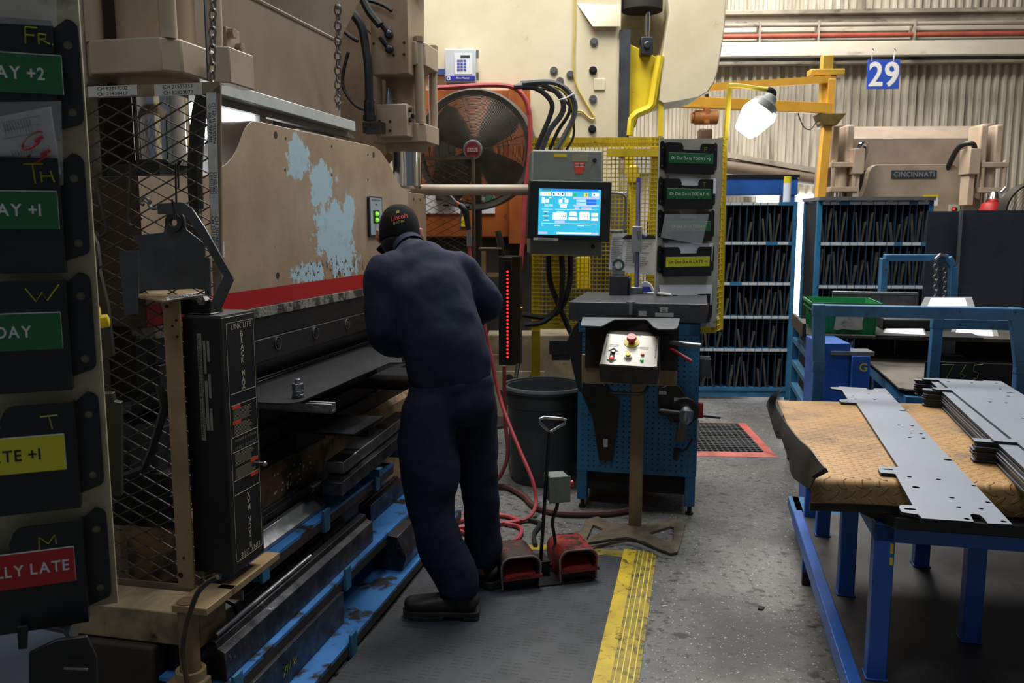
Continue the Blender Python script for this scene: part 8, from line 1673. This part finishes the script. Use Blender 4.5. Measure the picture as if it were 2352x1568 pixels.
# blue bin lettered G
BG = Fr(1.80, 4.35, -6)
a, b = BG.hit(1884, 800, y=0.0), BG.hit(1986, 1000, y=0); c = BG.hit(1953, 815, y=0)
t = thing('cabinet', 'bright blue steel cabinet lettered G behind the hoop', 'cabinet', BG, ((a.x + b.x) / 2, 0.15, 0))
m = M(BG); m.box(a.x, c.x, 0.0, 0.32, 0, BG.hit(1900, 788, y=0).z); m.build('body', m_blue2, t, bev=0.004)
m = M(BG); m.box(c.x + .001, b.x, -0.03, 0.3, 0, c.z); sd_ = m.build('side_box', m_blue2, t, bev=0.004)
m = M(BG); m.text('G', XZ, (c.x + b.x) / 2 + .012, BG.hit(1970, 843, y=-.03).z, -0.0315, h=0.042); m.build('letter', m_yelb, sd_)
m = M(BG); m.box(c.x - .1, b.x + .02, -0.02, 0.1, c.z + .001, c.z + 0.02); m.build('lid', m_galv, t)
# low cabinet behind, under the trays
m = M(BG); m.box(b.x + .15, b.x + .18, 0.1, 0.16, 0, 0.75); m.build('yellow_post', m_yel, label='thin olive post under the 765 tray beside the blue cabinet', cat='post')
# ================================================================ THE WORKER
PN = thing('person', 'person in navy work clothes and black cap bending over the press brake', 'person', W, (-0.2, 3.36, 0.0))
def loft(m, rows, n=20, sub=4, side=V((1, 0, 0))):
    """rows: (centre, radius sideways, radius fore-aft); smooth closed skin along the centres"""
    C = spline([r[0] for r in rows], sub); k = len(C)
    def iv(j, i):
        a = min(i // sub, len(rows) - 1); b = min(a + 1, len(rows) - 1); t = (i % sub) / sub; t = t * t * (3 - 2 * t); return rows[a][j] + (rows[b][j] - rows[a][j]) * t
    vs = []; fs = []
    for i in range(k):
        d = (C[min(i + 1, k - 1)] - C[max(i - 1, 0)]).normalized(); s = (side - d * side.dot(d)); s = s.normalized() if s.length > 0.1 else d.orthogonal().normalized(); w = d.cross(s)
        for j in range(n): t = 2 * math.pi * j / n; vs.append(C[i] + s * math.cos(t) * iv(1, i) + w * math.sin(t) * iv(2, i))
    for i in range(k - 1):
        for j in range(n): fs.append((i * n + j, i * n + (j + 1) % n, (i + 1) * n + (j + 1) % n, (i + 1) * n + j))
    o = len(vs); vs += [C[0], C[-1]]
    for j in range(n): fs.append((o, (j + 1) % n, j)); fs.append((o + 1, (k - 1) * n + j, (k - 1) * n + (j + 1) % n))
    m.add(vs, fs)
H = lambda px, py, Y: W.hit(px, py, y=Y)
def skin_mods(o, vox, smooth=6, cloth=0.0, scale=0.16):
    r = o.modifiers.new('remesh', 'REMESH'); r.mode = 'VOXEL'; r.voxel_size = vox; r.use_smooth_shade = True
    if smooth: s = o.modifiers.new('smooth', 'SMOOTH'); s.iterations = smooth; s.factor = 0.5
    if cloth:
        for nm, sc, st in (('fold', scale, cloth), ('wrinkle', scale * 0.42, cloth * 0.35)):
            tx = bpy.data.textures.new(nm, 'CLOUDS'); tx.noise_scale = sc; tx.noise_depth = 1
            d = o.modifiers.new(nm, 'DISPLACE'); d.texture = tx; d.strength = st; d.mid_level = 0.5; d.texture_coords = 'LOCAL'
m_skin = mat('skin_tone', '#b5765a', '#a9694f', 12, rough=0.5)
def navy(name, c1, c2):
    return mat(name, c1, c2, 3.5, rough=0.85, spec=0.2, bump=0.25, bscale=260)
m_navy = navy('navy_work_cloth', '#262c3f', '#212737'); m_navyt = navy('navy_trouser_cloth', '#20263a', '#1b2131')
# joints
hipC = H(1038, 880, 3.34); Lsh, Rsh = H(884, 632, 3.42), H(1052, 622, 3.50)
Lel, Rel = H(884, 765, 3.36), H(1118, 698, 3.56); Lwr, Rwr = V((-0.468, 3.60, 1.025)), V((-0.29, 3.77, 1.05))
# body under the clothes: head, neck, trunk, arms, hands and legs as one skin
m = M(); hc = H(918, 540, 3.64); fwd = V((-0.35, 0.9, -0.28)).normalized()
neck0 = H(950, 592, 3.52)
loft(m, [(hipC + V((0, 0, -.1)), .12, .09), (hipC, .14, .10), (H(1025, 800, 3.36), .13, .09), (H(990, 690, 3.44), .14, .10), (H(965, 625, 3.49), .12, .08), (neck0, .058, .058), (hc + V((.01, -.01, -.09)), .055, .06), (hc + V((0, 0, -.06)), .065, .075)], 16)
tl = Matrix.Translation(hc) @ V((0, 0, 1)).rotation_difference((V((-0.05, 0.30, 0.95))).normalized()).to_matrix().to_4x4() @ Matrix.Rotation(math.radians(4), 4, 'Z')
m.t = tl; m.ball((0, 0, 0.0), 1.0, 20, (0.076, 0.096, 0.108)); m.ball((0, 0.045, -0.06), 1.0, 16, (0.052, 0.055, 0.055)); m.tube([(0, 0.09, 0.012), (0, 0.108, -0.02), (0, 0.098, -0.034)], [0.007, 0.014, 0.01], n=8)
m.ball((0, 0.088, -0.062), 1.0, 10, (0.024, 0.012, 0.008)); m.ball((0, 0.082, -0.092), 1.0, 10, (0.022, 0.02, 0.016))
for s in (-1, 1):
    m.tube([(s * 0.075, 0.0, 0.022), (s * 0.088, -0.008, 0.018), (s * 0.090, -0.008, -0.012), (s * 0.078, 0.0, -0.034)], [0.009, 0.014, 0.013, 0.008], n=8)
    m.ball((s * 0.032, 0.086, 0.008), 1.0, 10, (0.014, 0.012, 0.010))
m.t = None
for sh, el, wr in ((Lsh, Lel, Lwr), (Rsh, Rel, Rwr)):
    loft(m, [(sh, .045, .045), (sh.lerp(el, .5), .045, .045), (el, .038, .038), (el.lerp(wr, .4), .038, .038), (wr, .026, .022)], 12)
def hand(m, wr, tip, up, thumb):
    """palm, four unequal curled fingers and a thumb from the side of the palm"""
    d = (tip - wr).normalized(); s = d.cross(up).normalized() * thumb; u = s.cross(d).normalized() * thumb
    if u.z < 0: u = -u
    k0 = wr + d * 0.085
    loft(m, [(wr, .026, .020), (wr + d * .03, .034, .016), (wr + d * .065, .041, .015), (k0, .040, .013)], 12, side=s)
    for i, (off, ln) in enumerate(((0.030, .070), (0.010, .078), (-0.010, .073), (-0.030, .058))):
        b = k0 + s * off - d * 0.012; a1 = b + d * ln * .5 - u * 0.004; a2 = a1 + d * ln * .3 - u * ln * 0.20; a3 = a2 + d * ln * .18 - u * ln * 0.22
        m.tube([b, a1, a2, a3], [.0095, .009, .0085, .006], n=8, sm=3)
    b = wr + d * .03 + s * 0.028; m.tube([b, b + s * .025 + d * .02 - u * .006, b + s * .034 + d * .048 - u * .014, b + s * .032 + d * .066 - u * .018], [.013, .0115, .010, .007], n=8, sm=3)
hand(m, Lwr, V((-0.44, 3.77, 0.958)), V((0, 0, 1)), 1); hand(m, Rwr, V((-0.36, 3.94, 0.962)), V((0, 0, 1)), -1)
LK, LA = H(992, 1120, 3.24), H(1052, 1335, 3.21); RK_, RA = H(1106, 1120, 3.46), H(1112, 1290, 3.50)
Lhip, Rhip = H(985, 905, 3.30), H(1092, 905, 3.40)
for hp_, kn, an in ((Lhip, LK, LA), (Rhip, RK_, RA)):
    loft(m, [(hp_, .08, .08), (hp_.lerp(kn, .5), .075, .075), (kn, .05, .05), (kn.lerp(an, .35), .05, .05), (an, .035, .04), (an + V((0, 0, -.05)), .035, .045)], 14)
bd_ = m.build('body', m_skin, PN); skin_mods(bd_, 0.0055, 3)
# shirt
m = M()
loft(m, [(H(1036, 892, 3.345), .158, .120), (H(1034, 860, 3.34), .170, .132), (H(1024, 800, 3.35), .176, .138), (H(1004, 735, 3.38), .176, .145), (H(984, 675, 3.42), .182, .145), (H(968, 628, 3.46), .178, .125), (H(958, 602, 3.49), .125, .10), (H(948, 584, 3.52), .080, .078), (H(942, 572, 3.54), .066, .066)], 26, side=V((1, 0.15, 0)))
loft(m, [(H(948, 628, 3.47), .09, .09), (Lsh + V((0.01, 0, 0.004)), .090, .088), (Lsh.lerp(Lel, .45), .084, .082), (Lel + V((0.0, 0, .01)), .076, .076), (Lel.lerp(Lwr, .2) + V((0, 0, -.006)), .070, .068), (Lel.lerp(Lwr, .6), .058, .056), (Lwr.lerp(Lel, .06), .046, .044)], 18)
loft(m, [(H(985, 628, 3.48), .09, .09), (Rsh + V((-0.01, 0, 0.0)), .090, .085), (Rsh.lerp(Rel, .5), .076, .076), (Rel + V((0.004, 0, .006)), .064, .066), (Rel.lerp(Rwr, .25), .060, .058), (Rel.lerp(Rwr, .7), .052, .05), (Rwr.lerp(Rel, .08), .045, .042)], 18)
sh_ = m.build('shirt', m_navy, PN); skin_mods(sh_, 0.010, 8, 0.027, 0.19)
m = M(); c0 = H(941, 572, 3.545); ax = (hc - c0).normalized()
m.t = Matrix.Translation(c0) @ V((0, 0, 1)).rotation_difference(ax).to_matrix().to_4x4(); m.lathe([(0.066, -0.01), (0.070, -0.012), (0.069, 0.022), (0.064, 0.026), (0.061, 0.02), (0.062, -0.01)], n=26); m.build('collar', m_navy, PN)
m = M(); a = Rwr.lerp(Rel, .10); m.t = Matrix.Translation(a) @ V((0, 0, 1)).rotation_difference((Rwr - Rel).normalized()).to_matrix().to_4x4(); m.lathe([(0.043, -.01), (0.046, -.012), (0.047, .014), (.043, .016)], n=20); m.build('cuff', m_navy, PN)
# trousers
m = M()
loft(m, [(H(1036, 866, 3.34), .162, .125), (H(1038, 885, 3.34), .168, .132), (H(1040, 925, 3.34), .176, .135), (H(1042, 960, 3.35), .165, .12)], 26)
loft(m, [(H(1002, 920, 3.31), .108, .115), (H(986, 960, 3.29), .114, .118), (H(985, 1020, 3.27), .119, .114), (H(991, 1090, 3.25), .117, .106), (H(988, 1150, 3.24), .100, .096), (H(996, 1205, 3.23), .090, .09), (H(1018, 1262, 3.22), .092, .086), (H(1038, 1305, 3.21), .090, .082), (H(1050, 1340, 3.205), .086, .082), (H(1048, 1366, 3.20), .074, .078)], 20)
loft(m, [(H(1086, 920, 3.39), .10, .115), (H(1090, 960, 3.40), .097, .112), (H(1090, 1020, 3.42), .097, .105), (H(1098, 1090, 3.44), .086, .096), (H(1106, 1150, 3.46), .078, .088), (H(1107, 1205, 3.48), .080, .085), (H(1108, 1250, 3.49), .084, .084), (H(1106, 1290, 3.50), .072, .078)], 20)
tr = m.build('trousers', m_navyt, PN); skin_mods(tr, 0.010, 8, 0.024, 0.17)
# boots
m_boot = mat('boot_leather', '#26231f', '#1b1917', 8, rough=0.5, c3='#3b3833', s3=20, lo3=0.62, hi3=0.72); m_sole = mat('boot_sole', '#2c2a27', '#201f1d', 10, rough=0.65)
def boot(o, ang, nm):
    T0 = Matrix.Translation(o) @ Matrix.Rotation(math.radians(ang), 4, 'Z')        # toe points along +x
    m = M(); m.t = T0
    loft(m, [(V((-0.02, 0, 0.19)), .050, .055), (V((-0.015, 0, 0.13)), .048, .056), (V((-0.012, 0, 0.085)), .048, .062), (V((0.0, 0, 0.06)), .046, .066)], 16, side=V((0, 1, 0)))
    loft(m, [(V((-0.080, 0, 0.052)), .026, .030), (V((-0.06, 0, 0.060)), .038, .042), (V((0.0, 0, 0.062)), .040, .048), (V((0.07, 0, 0.055)), .044, .042), (V((0.14, 0, 0.050)), .050, .036), (V((0.185, 0, 0.048)), .044, .032), (V((0.208, 0, 0.044)), .024, .022)], 18, side=V((0, 1, 0)))
    b = m.build(nm, m_boot, PN); skin_mods(b, 0.007, 4)
    m = M(); m.t = T0
    ol = [(-0.09, -0.025), (-0.075, -0.04), (-0.03, -0.042), (0.05, -0.040), (0.12, -0.052), (0.175, -0.050), (0.205, -0.03), (0.218, 0.0), (0.205, 0.03), (0.175, 0.046), (0.12, 0.05), (0.05, 0.042), (-0.03, 0.042), (-0.075, 0.04), (-0.09, 0.025)]
    m.prism(ol, XY, 0.016, 0.034); m.prism([p for p in ol if p[0] > 0.03], XY, 0.001, 0.016); m.prism([p for p in ol if p[0] < -0.01] , XY, 0.001, 0.016)
    m.build('sole', m_sole, b, bev=0.003)
    m = M(); m.t = T0
    for i in range(5): x = 0.035 + i * 0.018; z = 0.112 - i * 0.0085; m.tube([(x, -0.03, z - .012), (x + .004, 0, z + 0.001), (x + .008, 0.03, z - .012)], 0.0028, n=5)
    m.build('lace', m_blkpl, b)
def gxy(px, py): q = W.hit(px, py, z=0.014); return V((q.x, q.y, 0.014))
lb = gxy(1050, 1416); boot(lb, 176, 'boot')
rb = gxy(1112, 1342); rb.y += 0.02; boot(rb, 128, 'boot')
# cap
tc_ = tl @ Matrix.Translation((0, 0.0, 0.012))
m = M(); m.t = tc_
prof = [(0.0, 0.118), (0.02, 0.117), (0.045, 0.108), (0.066, 0.088), (0.080, 0.058), (0.0865, 0.02), (0.088, -0.012), (0.0855, -0.040), (0.082, -0.042), (0.083, -0.012)]
vs = []; fs = []; n = 32
for r, z in prof:
    for j in range(n):
        t_ = 2 * math.pi * j / n; zz_ = z - (0.0 if z > 0 else 0.0) + (0.030 * max(0, math.sin(t_)) if z < -0.02 else 0); vs.append((r * math.cos(t_), r * 1.20 * math.sin(t_), zz_))
for i in range(len(prof) - 1):
    for j in range(n): fs.append((i * n + j, i * n + (j + 1) % n, (i + 1) * n + (j + 1) % n, (i + 1) * n + j))
m.add(vs, fs); cp_ = m.build('cap', mat('cap_black_cloth', '#0d0e10', '#131416', 20, rough=0.9, spec=0.2), PN)
m = M(); m.t = tc_; m.ball((0, 0, 0.118), 0.008, 8, (1, 1, .5)); m.build('button', mat('cap_black_cloth', '#16181a'), cp_)
m = M(); m.t = tc_ @ Matrix.Rotation(math.radians(-14), 4, 'X'); vs = []
for k_, (d0, zz0) in enumerate(((0.0, 0.0), (0.035, -0.004), (0.065, -0.010))):
    for j in range(13): t_ = math.radians(20 + 140 * j / 12); vs.append(((0.088 + d0 * .35) * math.cos(t_), (0.105 + d0) * math.sin(t_), zz0 - 0.012 - 0.05 * abs(math.cos(t_)) ** 2 * .5))
vs2 = [(a, b, c - .003) for a, b, c in vs]; fs = []
for k_ in range(2):
    for j in range(12): o = k_ * 13 + j; fs.append((o, o + 1, o + 14, o + 13)); fs.append((39 + o, 39 + o + 13, 39 + o + 14, 39 + o + 1))
m.add(vs + vs2, fs); m.build('brim', mat('cap_black_cloth', '#16181a'), cp_)
# embroidery on the back of the cap, following its curve

def capmap(u, v, w):
    ang = -math.pi / 2 + u / 0.092; zc_ = 0.024 + v; r = 0.0885 + w
    if zc_ > 0.02: r = 0.0885 - (zc_ - 0.02) * 0.17 + w
    return (r * math.cos(ang), r * 1.20 * math.sin(ang), zc_)
m = M(); m.t = tc_; sk = lambda u, v, w: capmap(u, v + u * 0.25, w); m.text('Lincoln', sk, 0.008, 0.010, 0.0012, h=0.022, width=0.072); m.text('Lincoln', sk, 0.0085, 0.0095, 0.0016, h=0.022, width=0.072); m.build('red_lettering', flat('thread_red', '#b5202a', rough=0.7), cp_)
m = M(); m.t = tc_; m.text('ELECTRIC', sk, 0.006, -0.013, 0.0012, h=0.010, width=0.050); m.prism([(-0.006, 0.028), (0.008, 0.030), (0.008, 0.040), (-0.006, 0.038)], capmap, 0.0008, 0.0016); m.build('gold_lettering', flat('thread_gold', '#a59a35', rough=0.7), cp_)
m = M(); m.t = tl; m.ball((0, -0.012, -0.042), 1.0, 16, (0.079, 0.088, 0.05)); m.build('hair', mat('short_dark_hair', '#15120f', '#0f0d0b', 40, rough=0.8, bump=.5, bscale=300), PN)
